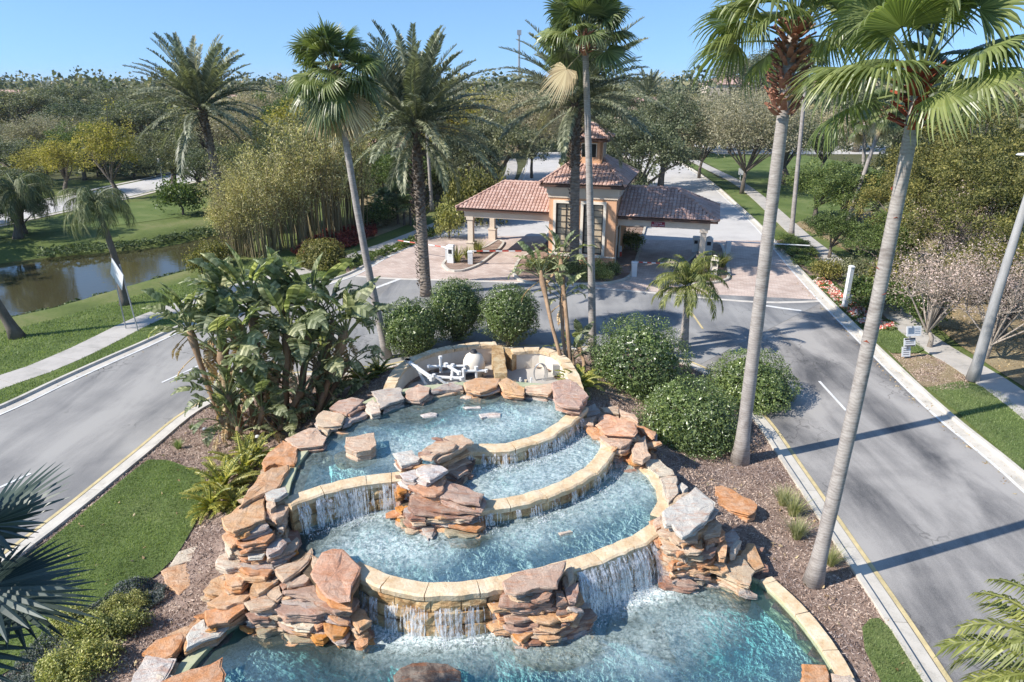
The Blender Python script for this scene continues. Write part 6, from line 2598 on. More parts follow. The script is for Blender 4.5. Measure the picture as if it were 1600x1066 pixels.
def tree(kd, px, py, Y, r, label, cat="tree", name=None, rz=None, zbase=0.0, group=None):
    """crown centre at the pixel, at forward distance Y, crown radius r metres"""
    k = KIND[kd]
    cr, tr = k[_tc[0] % len(k)]
    _tc[0] += 1
    p = AT(px, py, Y)
    nat = {'oak': (4.6, 9.2), 'tan': (4.4, 9.4), 'yellow': (2.6, 9.8), 'green': (3.6, 9.2), 'hedge': (3.6, 9.2), 'pine': (4.2, 12.6), 'bare': (3.1, 6.2), 'bush': (1.0, 1.6), 'palebush': (1, 1.4), 'yellowbush': (1, 1.4), 'darkbush': (1, 1.6)}[kd]
    sx = r / nat[0]
    top = p.z + r * (0.95 if kd == 'yellow' else 0.6)
    if Y > 75 and kd != "pine":
        top = min(top, 12.2)
    sz = max(0.5, top - zbase) / nat[1]
    root = thing(name or {'oak': 'oak_tree', 'tan': 'bare_oak_tree', 'yellow': 'cypress_tree', 'green': 'leafy_tree', 'hedge': 'hedge_tree', 'pine': 'pine_tree', 'bare': 'blossom_tree'}.get(kd, 'bush'), label, cat, (p.x, p.y, zbase), R.uniform(0, 6.28), group)
    root.scale = (sx, sx, sz)
    link("crown", cr, root)
    link("trunk", tr, root)
    return root


# ------------------------------------------------------------------ palms
M['L_weep'] = mat_leaf("weeping_leaf", [(0.05, 0.07, 0.03), (0.11, 0.13, 0.055), (0.22, 0.24, 0.12)], 0.3, 0.5, 0.3)
def fan_leaf(seed, elev, pet=1.15, rad=1.15, n=32, droop=0.5, tip=0.9, spread=2.2):
    """fan leaf pointing along +x at elevation elev; each segment is its own folded strip"""
    rg = random.Random(seed)
    V, F = [], []
    # stalk
    pts = []
    e = elev
    p = Vector((0, 0, 0))
    for k in range(6):
        pts.append(p.copy())
        d = Vector((math.cos(e), 0, math.sin(e)))
        p = p + d * pet / 5
        e -= 0.07 * droop * 2
    stalk = MB()
    stalk.tube(pts, [0.035, 0.03, 0.026, 0.022, 0.018, 0.015], 4, cap=False)
    V += [tuple(v) for v in stalk.v]
    F += list(stalk.f)
    end = pts[-1]
    d = Vector((math.cos(e), 0, math.sin(e)))
    side = Vector((0, 1, 0))
    nrm = d.cross(side)
    if nrm.z < 0:
        nrm = -nrm
    half = spread / 2 * math.pi / 1.8
    dth = 2 * half / n
    fr = [0.03, 0.30, 0.55, 0.72, 0.88, 1.0]
    for i in range(n):
        th = -half + (i + 0.5) * dth
        s = (d * math.cos(th) + side * math.sin(th)).normalized()
        cr = (-d * math.sin(th) + side * math.cos(th))
        L = rad * (1.0 - 0.18 * abs(th / half) ** 2) * rg.uniform(0.9, 1.05)
        hang = tip * rg.uniform(0.5, 1.5)
        tw = rg.uniform(-0.05, 0.05)
        base = len(V)
        for k, f in enumerate(fr):
            r = L * f
            w = r * dth * 0.52 if f <= 0.55 else L * 0.55 * dth * 0.52 * (1 - ((f - 0.55) / 0.45)) ** 0.8 + 0.003
            c = end + s * r + cr * (tw * max(0, f - .5) * 2)
            g = droop * 0.42 * (r ** 2) * (0.55 + 0.45 * abs(math.sin(th))) + (hang * (max(0, f - 0.5) ** 1.7) * 1.6 * L)
            if f > 0.5:
                c = c - s * (hang * (f - 0.5) ** 2 * 0.7 * L)
            c = c - Vector((0, 0, g))
            lift = nrm * (w * 0.5)
            V += [tuple(c - cr * w - lift * 0.5), tuple(c + lift * 0.5), tuple(c + cr * w - lift * 0.5)]
        for k in range(len(fr) - 1):
            a = base + k * 3
            F += [(a, a + 1, a + 4, a + 3), (a + 1, a + 2, a + 5, a + 4)]
    return V, F


def date_leaf(seed, elev, L=4.6, n=52, bend=0.9, leaflet=0.52, width=0.035, hang=0.25, vee=0.5):
    rg = random.Random(seed)
    mb = MB()
    pts = []
    e = elev
    p = Vector((0, 0, 0))
    K = 12
    for k in range(K + 1):
        pts.append(p.copy())
        p = p + Vector((math.cos(e), rg.uniform(-.02, .02), math.sin(e))) * L / K
        e -= bend / K * (0.5 + 1.1 * k / K)
    mb.tube(pts, [0.05 * (1 - 0.85 * k / K) + 0.004 for k in range(K + 1)], 4, cap=False)

    def at(t):
        x = t * K
        i = min(K - 1, int(x))
        q = pts[i].lerp(pts[i + 1], x - i)
        return q, (pts[i + 1] - pts[i]).normalized()
    for i in range(n):
        t = 0.14 + 0.85 * (i + 0.5) / n
        q, d = at(t)
        ll = leaflet * (0.45 + 0.55 * math.sin(math.pi * min(1, (t - 0.05) / 0.95) ** 0.8)) * rg.uniform(0.85, 1.1)
        if t > 0.9:
            ll *= 0.75
        side = Vector((0, 1, 0))
        up = d.cross(side)
        if up.z < 0:
            up = -up
        for s in (-1, 1):
            fw = rg.uniform(0.55, 0.85) + 0.5 * max(0, t - 0.7)
            dr = (d * fw + side * s * 0.85 + up * (vee + rg.uniform(-0.25, 0.3))).normalized()
            w = up.cross(dr).normalized() * width * rg.uniform(0.8, 1.15)
            a = q
            m = q + dr * ll * 0.5 + Vector((0, 0, -hang * 0.12 * ll))
            tip = q + dr * ll + Vector((0, 0, -hang * ll))
            mb.add([a - w * 0.5, a + w * 0.5, m + w, m - w, tip], [(0, 1, 2, 3), (3, 2, 4)])
    return mb.v, mb.f


def mesh_from(nm, vf, mat):
    me = bpy.data.meshes.new(nm)
    me.from_pydata([tuple(v) for v in vf[0]], [], vf[1])
    me.materials.append(mat)
    return me


ELEV = [1.4, 1.1, 0.8, 0.5, 0.18, -0.25, -0.95]


def fan_set(nm, mats, pet, rad, n=32, tip=0.9):
    out = []
    for i, e in enumerate(ELEV):
        out.append([mesh_from(nm, fan_leaf(100 + i * 7 + k, e, pet, rad, n, 0.22 + 0.06 * i, tip * (0.25 + 0.10 * i)), mats[min(i, len(mats) - 1)]) for k in range(2)])
    return out


FAN = fan_set("fan_frond", [M['L_fan'], M['L_fan'], M['L_fan'], M['L_fanbright'], M['L_fan'], M['L_fan'], M['L_fandead']], 1.0, 1.1, 30)
FANB = fan_set("near_fan_frond", [M['L_fan'], M['L_fanbright'], M['L_fanbright'], M['L_fanbright'], M['L_fanbright'], M['L_fan'], M['L_fandead']], 1.25, 1.25, 44, 1.15)
DATE = [[mesh_from("date_frond", date_leaf(200 + i * 5 + k, e, 4.5 + 0.3 * k, 58, 0.45 + 0.12 * i, 0.6, 0.036, 0.12 + 0.08 * i, 0.5), M['L_date']) for k in range(2)] for i, e in enumerate([1.4, 1.18, 0.95, 0.7, 0.42, 0.1, -0.35])]
QUEEN = [[mesh_from("queen_frond", date_leaf(300 + i * 5 + k, e, 2.3, 42, 1.9, 0.42, 0.022, 0.9, 0.25), M['L_queen']) for k in range(2)] for i, e in enumerate([1.3, 0.95, 0.6, 0.25])]
WEEP = [[mesh_from("weeping_frond", date_leaf(400 + i * 5 + k, e, 2.7, 40, 2.9, 0.55, 0.016, 1.5, 0.0), M['L_weep']) for k in range(2)] for i, e in enumerate([1.2, 0.8, 0.35])]


def place_fronds(root, setm, top, counts, seed, scale=1.0, name="frond", mats=None, messy=0.25):
    rg = random.Random(seed)
    az = rg.uniform(0, 6.28)
    for i, c in enumerate(counts):
        for k in range(c):
            az += 2.399963 + rg.uniform(-0.2, 0.2)
            me = setm[i][rg.randrange(len(setm[i]))]
            o = bpy.data.objects.new(name, me)
            COL.objects.link(o)
            o.parent = root
            o.location = Vector(top) + Vector((0, 0, rg.uniform(-0.12, 0.12) - 0.09 * i * scale))
            o.rotation_euler = (rg.uniform(-messy, messy) * 1.2, rg.uniform(-messy, messy) * 0.7, az)
            s = scale * rg.uniform(0.86, 1.1)
            o.scale = (s, s, s)


def palm_trunk(root, top, r0, r1, mat, name="trunk", flare=1.6, bendx=0.0, n=14, seg=16):
    mb = MB()
    pts, rad = [], []
    T = Vector(top)
    for i in range(seg + 1):
        f = i / seg
        p = T * f + Vector((bendx * math.sin(math.pi * f), 0, 0))
        pts.append(p + Vector((0, 0, -0.15 if i == 0 else 0)))
        fl = 1 + (flare - 1) * math.exp(-f * T.z / 0.45)
        rad.append((r0 + (r1 - r0) * f) * fl * (1 + 0.025 * math.sin(f * 37)))
    mb.tube(pts, rad, n)
    return mb.build(name, mat, root, smooth=True)


def boots(root, top, zlen, r, mat, seed, n=46, size=0.28, out=0.65, name="leaf_base", single=True):
    """stubs of old leaf stalks; each a piece of its own"""
    rg = random.Random(seed)
    T = Vector(top)
    mesh = []
    for v in range(3):
        mb = MB()
        mb.add([(0, -0.07, 0), (0, 0.07, 0), (0.03, 0, 0.05), (size * 0.8, -0.04, size * out), (size * 0.8, 0.045, size * out), (size * 0.75, 0, size * out + 0.05)],
               [(0, 1, 4, 3), (1, 2, 5, 4), (2, 0, 3, 5), (3, 4, 5)])
        mesh.append(mb.mesh(name))
        mesh[-1].materials.append(mat)
    az = 0
    joined = MB()
    for i in range(n):
        az += 2.4 + rg.uniform(-.2, .2)
        f = i / n
        o = bpy.data.objects.new(name, mesh[i % 3])
        COL.objects.link(o)
        o.parent = root
        o.location = T - Vector((0, 0, zlen * f)) + Vector((math.cos(az), math.sin(az), 0)) * r * 0.75
        o.rotation_euler = (rg.uniform(-.2, .2), rg.uniform(-.3, .4), az)
        s = rg.uniform(0.7, 1.3)
        o.scale = (s, s * 1.3, s)


def fan_palm(base, topP, label, setm, counts, r0, r1, seed, scale=1.0, boot=None, bend=0.0, group="tall fan palms"):
    root = thing("fan_palm_tree", label, "palm tree", base, 0, group)
    top = Vector(topP) - Vector(base)
    palm_trunk(root, top, r0, r1, M['palm_trunk'], bendx=bend)
    if boot:
        boots(root, top + Vector((0, 0, 0.25)), boot[1], boot[2], boot[0], seed, boot[3], boot[4])
    place_fronds(root, setm, top + Vector((0, 0, 0.15)), counts, seed, scale, messy=0.5)
    return root


b1 = GH(605, 558)
fan_palm(b1, AT(524, 112, b1.y), "leaning tall fan palm standing west of the pump pit", FAN, [5, 7, 8, 8, 7, 6, 9], 0.2, 0.13, 31, 1.2, (M['boots'], 1.0, 0.2, 40, 0.26), -0.15)
b2 = GH(926, 560)
fan_palm(b2, AT(914, 62, b2.y), "slim tall fan palm rising in front of the gatehouse tower", FAN, [5, 7, 7, 6, 5, 2, 1], 0.19, 0.13, 32, 1.2, (M['boots'], 0.9, 0.19, 44, 0.3), 0.05)
b3 = GH(1156, 722)
fan_palm(b3, AT(1240, 48, b3.y), "thick fan palm with swollen red-brown neck between the shrubs and east kerb", FANB, [5, 6, 6, 5, 4, 0, 0], 0.235, 0.17, 33, 1.2, (M['boots'], 2.6, 0.32, 170, 0.36))
b4 = GH(1270, 912)
fan_palm(b4, AT(1438, 130, b4.y), "nearest tall fan palm, its pale trunk flaring beside the lower pool's east rim", FANB, [5, 6, 6, 5, 4, 0, 0], 0.19, 0.135, 34, 1.08, (M['red_boots'], 1.2, 0.19, 46, 0.34), 0.1)
# rusty torn scars up the nearest trunk
boots(bpy.data.objects['fan_palm_tree.003'], AT(1438, 130, b4.y) - b4 - Vector((0, 0, 2.2)), 6.5, 0.15, M['red_boots'], 9, 11, 0.05, 0.5, name="trunk_scar")
# fan palms behind the near ones on the east side
for i, (bx, by, tx, ty, lb, sc, cnt) in enumerate(((1236, 372, 1262, 96, "slender pale fan palm trunk between the east kerb and footpath", .95, [4, 5, 6, 6, 5, 4, 3]),
                                         (1318, 366, 1384, 172, "fan palm beyond the east footpath with a reddish neck", 1.0, [4, 5, 6, 6, 5, 4, 4]),
                                         (1345, 352, 1352, 190, "thin fan palm just north of the reddish necked one", .85, [3, 5, 5, 5, 5, 4, 3]))):
    b = G(bx, by)
    fan_palm(b, AT(tx, ty, b.y), lb, FAN, cnt, 0.2, 0.14, 50 + i, sc, (M['boots'], 1.2, 0.18, 30, 0.3))
b = Vector((22.5, 26.0, 0))
fan_palm(b, Vector((22.0, 26.0, 13.2)), "fan palm whose crown hangs in at the picture's top east corner", FANB, [3, 5, 6, 6, 6, 5, 0], 0.24, 0.17, 60, 1.1)
# slender trunks beside the date palm in front of the oaks
for i, (bx, by, tx, ty, lb) in enumerate(((610, 305, 604, 205, "western one of a thin palm pair behind the leaning palm"), (619, 304, 612, 200, "eastern one of a thin palm pair behind the leaning palm"),
                                         (675, 330, 665, 172, "taller thin palm just right of the shaggy date palm trunk"), (684, 316, 678, 166, "thin palm behind the taller one by the date palm"))):
    b = G(bx, by)
    fan_palm(b, AT(tx, ty, b.y), lb, FAN, [3, 4, 5, 5, 4, 3, 2], 0.2, 0.14, 70 + i, 1.0)
# west bank palms
b = G(28, 527)
root = thing("fan_palm_tree", "grey trunk at the picture's west edge on the pond bank, crown out of view", "palm tree", b, 0, "tall fan palms")
palm_trunk(root, Vector((-2.6, -0.5, 9.5)), 0.24, 0.17, M['bark'], flare=1.9)
place_fronds(root, FAN, Vector((-2.6, -0.5, 9.6)), [4, 6, 6, 6, 5, 4, 2], 80)


def date_palm(base, topP, label, seed, scale, counts, r=0.3, bootlen=3.2):
    root = thing("date_palm_tree", label, "palm tree", base, 0, "date palms")
    top = Vector(topP) - Vector(base)
    palm_trunk(root, top, r, r * 0.9, M['date_trunk'], flare=1.25)
    boots(root, top + Vector((0, 0, 0.1)), bootlen, r * 1.25, M['date_boots'], seed, int(45 * bootlen), 0.3, 0.75)
    # diamond pattern of scars lower down, small stubs
    boots(root, top - Vector((0, 0, bootlen)), max(0.5, top.z - bootlen - 0.4), r * 0.96, M['date_trunk'], seed + 1, 130, 0.16, 0.7, name="stalk_scar")
    place_fronds(root, DATE, top + Vector((0, 0, 0.25)), counts, seed, scale)
    return root


bd = G(666, 462)
date_palm(bd, AT(648, 196, bd.y), "largest date palm with a shaggy dark trunk west of the gatehouse", 91, 1.16, [9, 14, 18, 18, 16, 13, 5], 0.34, 5.6)
bd = G(897, 429)
date_palm(bd, AT(900, 158, bd.y), "date palm right in front of the gatehouse windows", 92, 1.22, [9, 14, 17, 17, 15, 12, 3], 0.33, 4.4)
p = AT(314, 168, 60)
date_palm(Vector((p.x + 1.0, 60, 0)), p, "date palm standing behind the bamboo beyond the pond", 93, 1.25, [8, 12, 15, 15, 14, 10, 3], 0.36, 3.5)
p = AT(1012, 150, 150)
date_palm(Vector((p.x, 150, 0)), p, "small far date palm in front of the terracotta roofed house", 94, 1.2, [5, 7, 8, 8, 7, 5, 3], 0.4, 3)
# young queen palm
b = GH(1068, 545)
root = thing("queen_palm_tree", "young yellow-green palm with drooping feathery fronds behind the big round shrub", "palm tree", b)
T = AT(1076, 442, b.y) - b
palm_trunk(root, T, 0.24, 0.11, M['palm_trunk'], flare=1.2)
place_fronds(root, QUEEN, T, [6, 8, 9, 7], 101, 1.0)
# palm with yellow drooping fronds in the bottom east corner
root = thing("queen_palm_tree", "yellow-green feathery palm crown in the picture's bottom east corner", "palm tree", Vector((9.3, 8.5, 0)))
palm_trunk(root, Vector((0.15, 0, 3.6)), 0.2, 0.12, M['palm_trunk'], flare=1.2)
place_fronds(root, QUEEN, Vector((0.15, 0, 3.6)), [6, 9, 11, 10], 103, 0.95)
# weeping palm by the pond
b = G(196, 476)
root = thing("weeping_palm_tree", "small weeping palm leaning over the near pond shore behind the diamond sign", "palm tree", b)
T = AT(150, 322, b.y) - b
palm_trunk(root, T, 0.24, 0.14, M['bark'], flare=1.6, bendx=0.2)
place_fronds(root, WEEP, T, [8, 11, 10], 105, 0.95)
b = G(28, 372)
root = thing("weeping_palm_tree", "dark weeping palm on the far pond bank at the west edge", "palm tree", b)
T = AT(28, 300, b.y) - b
palm_trunk(root, T, 0.3, 0.2, M['bark'])
place_fronds(root, WEEP, T, [10, 13, 12], 106, 1.35)
# dark blue-green fan palm leaves close to the camera, lower west edge
BLUE = [mesh_from("blue_fan_frond", fan_leaf(500 + k, e, 0.9, 1.3, 30, dr, tp, 2.6), M['L_bluefan']) for k, (e, dr, tp) in enumerate(((0.5, 0.12, 0.02), (0.15, 0.12, 0.03), (-0.2, 0.15, 0.06), (1.0, 0.12, 0.02)))]
pb = AT(-118, 918, 7.6)
root = thing("blue_fan_palm", "dark blue-green fan palm with stiff pointed fingers at the lower west edge", "palm tree", Vector((pb.x, pb.y, 0)))
palm_trunk(root, Vector((0, 0, pb.z)), 0.2, 0.16, M['boots'])
for k, (az, mi, dz, s) in enumerate(((-5, 1, -0.05, 1.0), (48, 0, 0.15, 1.0), (95, 1, 0.1, 0.9), (-55, 2, -0.2, 1.0), (-100, 1, 0, 1.0), (150, 0, 0.1, 1.0), (200, 1, 0, 1.0), (250, 2, 0, 1.0), (20, 3, 0.2, 0.9), (28, 2, -0.3, 0.95))):
    link("frond", BLUE[mi], root, loc=(0, 0, pb.z + dz), rot=(R.uniform(-.1, .1), 0, math.radians(az)), scale=s)


# ------------------------------------------------------------------ bird of paradise
def strel_leaf(seed, L=1.5, W=0.55, pet=1.1, e0=1.2, bend=1.3, torn=0.35):
    rg = random.Random(seed)
    mb = MB()
    e = e0
    pts = []
    p = Vector((0, 0, 0))
    K = 8
    for k in range(K + 1):
        pts.append(p.copy())
        p = p + Vector((math.cos(e), 0, math.sin(e))) * (pet / K)
        e -= 0.22 * bend / K
    N = 15
    mid = [pts[-1].copy()]
    ds = []
    for k in range(N):
        d = Vector((math.cos(e), 0, math.sin(e)))
        ds.append(d)
        mid.append(mid[-1] + d * L / N)
        e -= bend / N * (0.5 + k / N)
    mb.tube(pts + mid[2::4], [0.045 - 0.02 * k / K for k in range(K + 1)] + [0.016, 0.012, 0.009, 0.005][:len(mid[2::4])], 5, cap=False)
    side = Vector((0, 1, 0))
    for s in (-1, 1):
        sh = 0.0
        for k in range(N):
            f0, f1 = k / N, (k + 1) / N
            prof = lambda f: W * (math.sin(math.pi * min(1, (f + 0.03)) ** 0.75) ** 0.75) * 0.62 if f < 1 else 0.02
            d = ds[k]
            up = d.cross(side)
            up = up if up.z > 0 or abs(up.z) < 0.2 and up.x < 0 else -up
            if rg.random() < torn:
                sh = rg.uniform(-0.4, 0.75)
                gap = rg.uniform(0.1, 0.35)
            else:
                gap = 0.0
            rise = 0.30
            a0, a1 = mid[k].lerp(mid[k + 1], gap * 0.2), mid[k + 1]
            w0, w1 = prof(f0), prof(f1)
            fwd = 0.35

            def edge(a, w, t):
                q = a + side * s * w * math.cos(0.35 * sh) + d * w * fwd + up * w * rise * (1 - 0.7 * abs(sh)) - Vector((0, 0, 1)) * (w * max(0, sh) * 0.9)
                return q
            e0_, e1_ = edge(a0, w0, 0), edge(a1, w1, 1)
            if gap:
                e0_ = e0_.lerp(e1_, gap)
            m0, m1 = a0.lerp(e0_, 0.5) + up * 0.03, a1.lerp(e1_, 0.5) + up * 0.03
            mb.add([a0, a1, m1, m0, e0_, e1_], [(0, 1, 2, 3), (3, 2, 5, 4)] if s < 0 else [(3, 2, 1, 0), (4, 5, 2, 3)])
    return mb.v, mb.f


STREL = [mesh_from("paddle_leaf", strel_leaf(600 + k, 1.45 + 0.1 * (k % 3), 0.58, 1.0 + 0.25 * (k % 2), e0, bd, tn), M['L_strel']) for k, (e0, bd, tn) in enumerate(((1.45, 0.6, 0.1), (1.3, 1.0, 0.3), (1.1, 1.3, 0.4), (0.85, 1.6, 0.5), (0.6, 1.8, 0.55), (0.35, 1.8, 0.6), (1.5, 0.4, 0.0)))]
STRELD = [mesh_from("dry_leaf", strel_leaf(650 + k, 1.2, 0.3, 0.7, -0.6, 0.7, 0.8), M['L_streldry']) for k in range(2)]


def strel_clump(root, heads, seed):
    """heads: (px,py,Y, base offset x,y, n leaves, scale, azimuth of the fan)"""
    rg = random.Random(seed)
    for (px, py, Y, bx, by, n, sc, az) in heads:
        top = AT(px, py, Y) - root.location
        bs = Vector((bx, by, -0.1))
        m = MB()
        mid = bs.lerp(top, 0.5) + Vector((rg.uniform(-.15, .15), 0, 0))
        m.tube([bs, mid, mid.lerp(top, 0.55), mid.lerp(top, 0.85), top + Vector((0, 0, 0.15))], [0.13 * sc, 0.11 * sc, 0.13 * sc, 0.20 * sc, 0.08 * sc], 8)
        m.build("stem", M['strel_stem'], root, smooth=True)
        az = math.radians(az)
        n = int(n * 1.1)
        for k in range(n):
            t = (k / max(1, n - 1)) * 2 - 1
            side = 1 if t > 0 else -1
            a = abs(t)
            idx = min(5, int(a * 4.6)) if a > 0.14 else rg.choice([0, 6])
            o = link("leaf", STREL[idx], root, loc=top + Vector((0, 0, -0.25 * a * sc)), scale=sc * rg.uniform(0.72, 1.0))
            o.rotation_euler = (rg.uniform(-.25, .25), rg.uniform(-.1, .1), az + (0 if side > 0 else math.pi) + rg.uniform(-0.55, 0.55))
        for k in range(7 if seed == 7 else 2):
            o = link("dry_leaf", STRELD[k % 2], root, loc=top + Vector((0, 0, -0.15 - 0.16 * k)), scale=sc * rg.uniform(0.7, 1.1))
            o.rotation_euler = (0, 0, rg.uniform(0, 6.28))


bs = GH(432, 672)
root = thing("bird_of_paradise_plant", "huge clump of tall bird of paradise with torn paddle leaves west of the upper pool", "plant", bs)
strel_clump(root, [(296, 515, 24.2, -1.9, -0.2, 10, 0.9, 10), (392, 480, 26.0, -0.8, 0.6, 16, 1.2, 20), (345, 550, 24.2, -1.4, 0.0, 13, 1.15, -30), (490, 500, 26.4, 0.6, 0.9, 18, 1.3, 5), (430, 585, 25.0, -0.2, 0.2, 11, 1.05, 60),
                   (545, 565, 26.5, 1.5, 0.9, 9, 0.9, -10), (470, 610, 24.8, 0.4, 0.0, 11, 1.0, 20), (355, 620, 23.2, -1.3, -0.6, 11, 0.95, 40), (410, 640, 23.3, -0.7, -0.8, 9, 0.85, -20), (505, 640, 25.2, 0.9, 0.2, 10, 0.85, 30),
                   (340, 480, 25.6, -1.6, 0.5, 12, 1.1, 80), (540, 520, 26.0, 1.3, 0.6, 13, 1.15, 35), (450, 520, 25.4, 0.1, 0.4, 14, 1.25, -40), (380, 540, 24.8, -0.8, 0.1, 12, 1.15, 0), (500, 570, 25.6, 0.8, 0.4, 12, 1.1, -25), (445, 470, 27.0, 0.0, 1.2, 10, 1.05, -15), (520, 505, 27.2, 1.2, 1.2, 8, 1.0, 50), (395, 575, 25.5, -0.6, 0.4, 9, 1.0, 100), (372, 672, 22.8, -1.1, -1.0, 8, 0.7, 15), (440, 668, 23.8, -0.1, -0.4, 9, 0.75, -35), (492, 668, 24.6, 0.7, -0.1, 9, 0.75, 25), (345, 655, 23.0, -1.6, -0.6, 8, 0.75, 70), (530, 640, 25.8, 1.4, 0.5, 8, 0.75, -10)], 7)
bs = GH(884, 596)
root = thing("bird_of_paradise_plant", "slim pair of bird of paradise stems leaning in front of the gatehouse", "plant", bs)
strel_clump(root, [(845, 428, 29.2, 0.1, 0.3, 9, 0.72, 10), (876, 410, 30.0, 0.3, 0.6, 10, 0.8, -15), (878, 465, 29.2, 0.2, 0.5, 9, 0.66, 30), (893, 560, 29.0, 0.6, 0.6, 8, 0.7, 10), (905, 545, 30.2, 0.9, 1.0, 7, 0.7, 60)], 8)


# ------------------------------------------------------------------ clipped shrubs and low plants
def clipped(px, py, Y, rx, rz, label, seed, leaf=0.085, n=11000, mat='L_clip', rough=0.06, zb=None):
    rs = np.random.RandomState(seed)
    p = AT(px, py, Y)
    u = rs.normal(size=(n, 3))
    u /= np.linalg.norm(u, axis=1)[:, None]
    az = np.arctan2(u[:, 1], u[:, 0])
    ph = rs.uniform(0, 6.28, 6)
    wob = 1 + 0.05 * np.sin(3 * az + ph[0]) + 0.03 * np.sin(5 * az + ph[1] + 3 * u[:, 2]) + 0.03 * np.sin(9 * u[:, 2] + ph[2])
    lump = np.array([noise.noise(Vector(q) * 3.2 + Vector((seed, 0, 0))) for q in u.tolist()])
    rad = (1 - rs.exponential(0.075, n)) * (wob + lump * 0.16) + rs.normal(size=n) * rough * 0.35
    q = u * rad[:, None] * np.array([rx, rx, rz])
    base = H(p.x, p.y) if zb is None else zb
    q[:, 2] = np.maximum(q[:, 2], base - p.z + 0.12 + rs.uniform(0, 0.12, n))
    V, F = leaf_quads(q, leaf, 0.25, 0.55, rs, nrm_dir=u)
    me = np_mesh("foliage", V, F)
    me.materials.append(M[mat])
    root = thing("round_shrub", label, "shrub", (p.x, p.y, p.z), 0, "clipped round shrubs")
    link("foliage", me, root)
    rg = random.Random(seed)
    mb = MB()
    for k in range(26):
        d = Vector(rs.normal(size=3)).normalized()
        d.z = abs(d.z) * 0.6 - 0.1
        e = Vector((d.x * rx * 0.85, d.y * rx * 0.85, d.z * rz * 0.85))
        s0 = Vector((rg.uniform(-.15, .15), rg.uniform(-.15, .15), base - p.z))
        mb.tube([s0, s0.lerp(e, 0.5) + Vector((0, 0, -0.1)), e], [0.045, 0.03, 0.012], 5, cap=False)
    mb.build("stems", M['bark'], root)
    # leafy inner mass, so no daylight shows through the middle
    m2 = rs.normal(size=(2600, 3))
    m2 /= np.linalg.norm(m2, axis=1)[:, None]
    q2 = m2 * rs.uniform(0.55, 0.80, 2600)[:, None] * np.array([rx, rx, rz])
    q2[:, 2] = np.maximum(q2[:, 2], base - p.z + 0.25)
    V, F = leaf_quads(q2, leaf * 2.6, 0.1, 0.8, rs, nrm_dir=m2)
    me = np_mesh("inner_foliage", V, F)
    me.materials.append(M[mat])
    link("inner_foliage", me, root)
    return root


clipped(642, 512, 32.3, 1.62, 1.45, "round clipped shrub nearest the leaning fan palm", 1)
clipped(713, 482, 34.0, 1.5, 1.65, "middle and tallest of the three clipped shrubs behind the pump pit", 2)
clipped(796, 490, 33.2, 1.6, 1.5, "round clipped shrub behind the pale pump pit wall, east of its two neighbours", 3)
clipped(996, 574, 27.9, 2.25, 2.35, "biggest dome shaped clipped shrub beside the slim tall palm", 4, n=17000)
clipped(1078, 664, 23.5, 2.0, 1.75, "broad looser clipped shrub in front of the big dome", 5, n=16000, rough=0.10)
clipped(1174, 606, 26.9, 1.9, 1.6, "round clipped shrub behind the thick palm trunk at the east kerb", 6, n=13000)
clipped(505, 404, 49.5, 1.8, 1.45, "yellowish round shrub beside the west footpath at the forecourt", 7, 0.13, 6000, 'L_hedge', zb=0.0)

CLUMP = {}


def tuft_mesh(nm, seed, n, h, spread, w, mat, droop=0.6):
    rs = np.random.RandomState(seed)
    K = 4
    az = rs.uniform(0, 6.28, n)
    lean = rs.uniform(0.1, 1.0, n) * spread
    L = h * rs.uniform(0.6, 1.1, n)
    r0 = rs.uniform(0, 0.12, n) * spread
    V = np.zeros((n, (K + 1) * 2, 3))
    for k in range(K + 1):
        f = k / K
        rr = r0 + lean * f ** 1.3 * L
        z = L * (f - droop * 0.5 * f ** 2.6 * lean / max(spread, .01))
        ww = w * (1 - f * 0.9)
        for s in (0, 1):
            sg = -1 if s == 0 else 1
            V[:, k * 2 + s, 0] = np.cos(az) * rr - np.sin(az) * ww * sg
            V[:, k * 2 + s, 1] = np.sin(az) * rr + np.cos(az) * ww * sg
            V[:, k * 2 + s, 2] = z
    i = np.arange(n)[:, None] * ((K + 1) * 2)
    F = np.concatenate([i + np.array([2 * k, 2 * k + 1, 2 * k + 3, 2 * k + 2]) for k in range(K)], 1).reshape(-1, 4)
    me = np_mesh(nm, V.reshape(-1, 3), F)
    me.materials.append(mat)
    return me


T_WHEAT = [tuft_mesh("tussock", 30 + k, 260, 0.75, 0.85, 0.008, M['L_wheat']) for k in range(2)]
T_GREEN = tuft_mesh("green_tussock", 34, 260, 0.5, 0.75, 0.008, M['L_grass'])
T_SPIKY = tuft_mesh("spiky_plant", 35, 110, 0.95, 0.9, 0.028, M['L_gold'])
T_LILY = tuft_mesh("spiky_shrub", 36, 130, 1.0, 0.9, 0.025, M['L_lime'])


def fern_mesh(nm, seed, mat, n=26, L=1.0):
    rg = random.Random(seed)
    mb = MB()
    for i in range(n):
        az = rg.uniform(0, 6.28)
        v, f = date_leaf(seed * 50 + i, rg.uniform(0.35, 1.35), L * rg.uniform(0.7, 1.1), 18, 1.1, 0.16, 0.014, 0.3, 0.3)
        ca, sa = math.cos(az), math.sin(az)
        mb.add([(a.x * ca - a.y * sa, a.x * sa + a.y * ca, a.z) if isinstance(a, Vector) else (a[0] * ca - a[1] * sa, a[0] * sa + a[1] * ca, a[2]) for a in v], f)
    me = mb.mesh(nm)
    me.materials.append(mat)
    return me


FERN = [fern_mesh("golden_fern", 3 + k, M['L_gold']) for k in range(2)]
BUSHY = {k: KIND[k][0][0] for k in ('bush', 'palebush', 'yellowbush', 'darkbush')}
BUSHY['vbush'] = tree_meshes('vbush', 29, 1, 1.0, 0.8, 0.5, 60, 60, 0.13, 0.15, M['L_lime'], M['bark'], 0.05, 3, shell=0.2, up=0.8)[0]


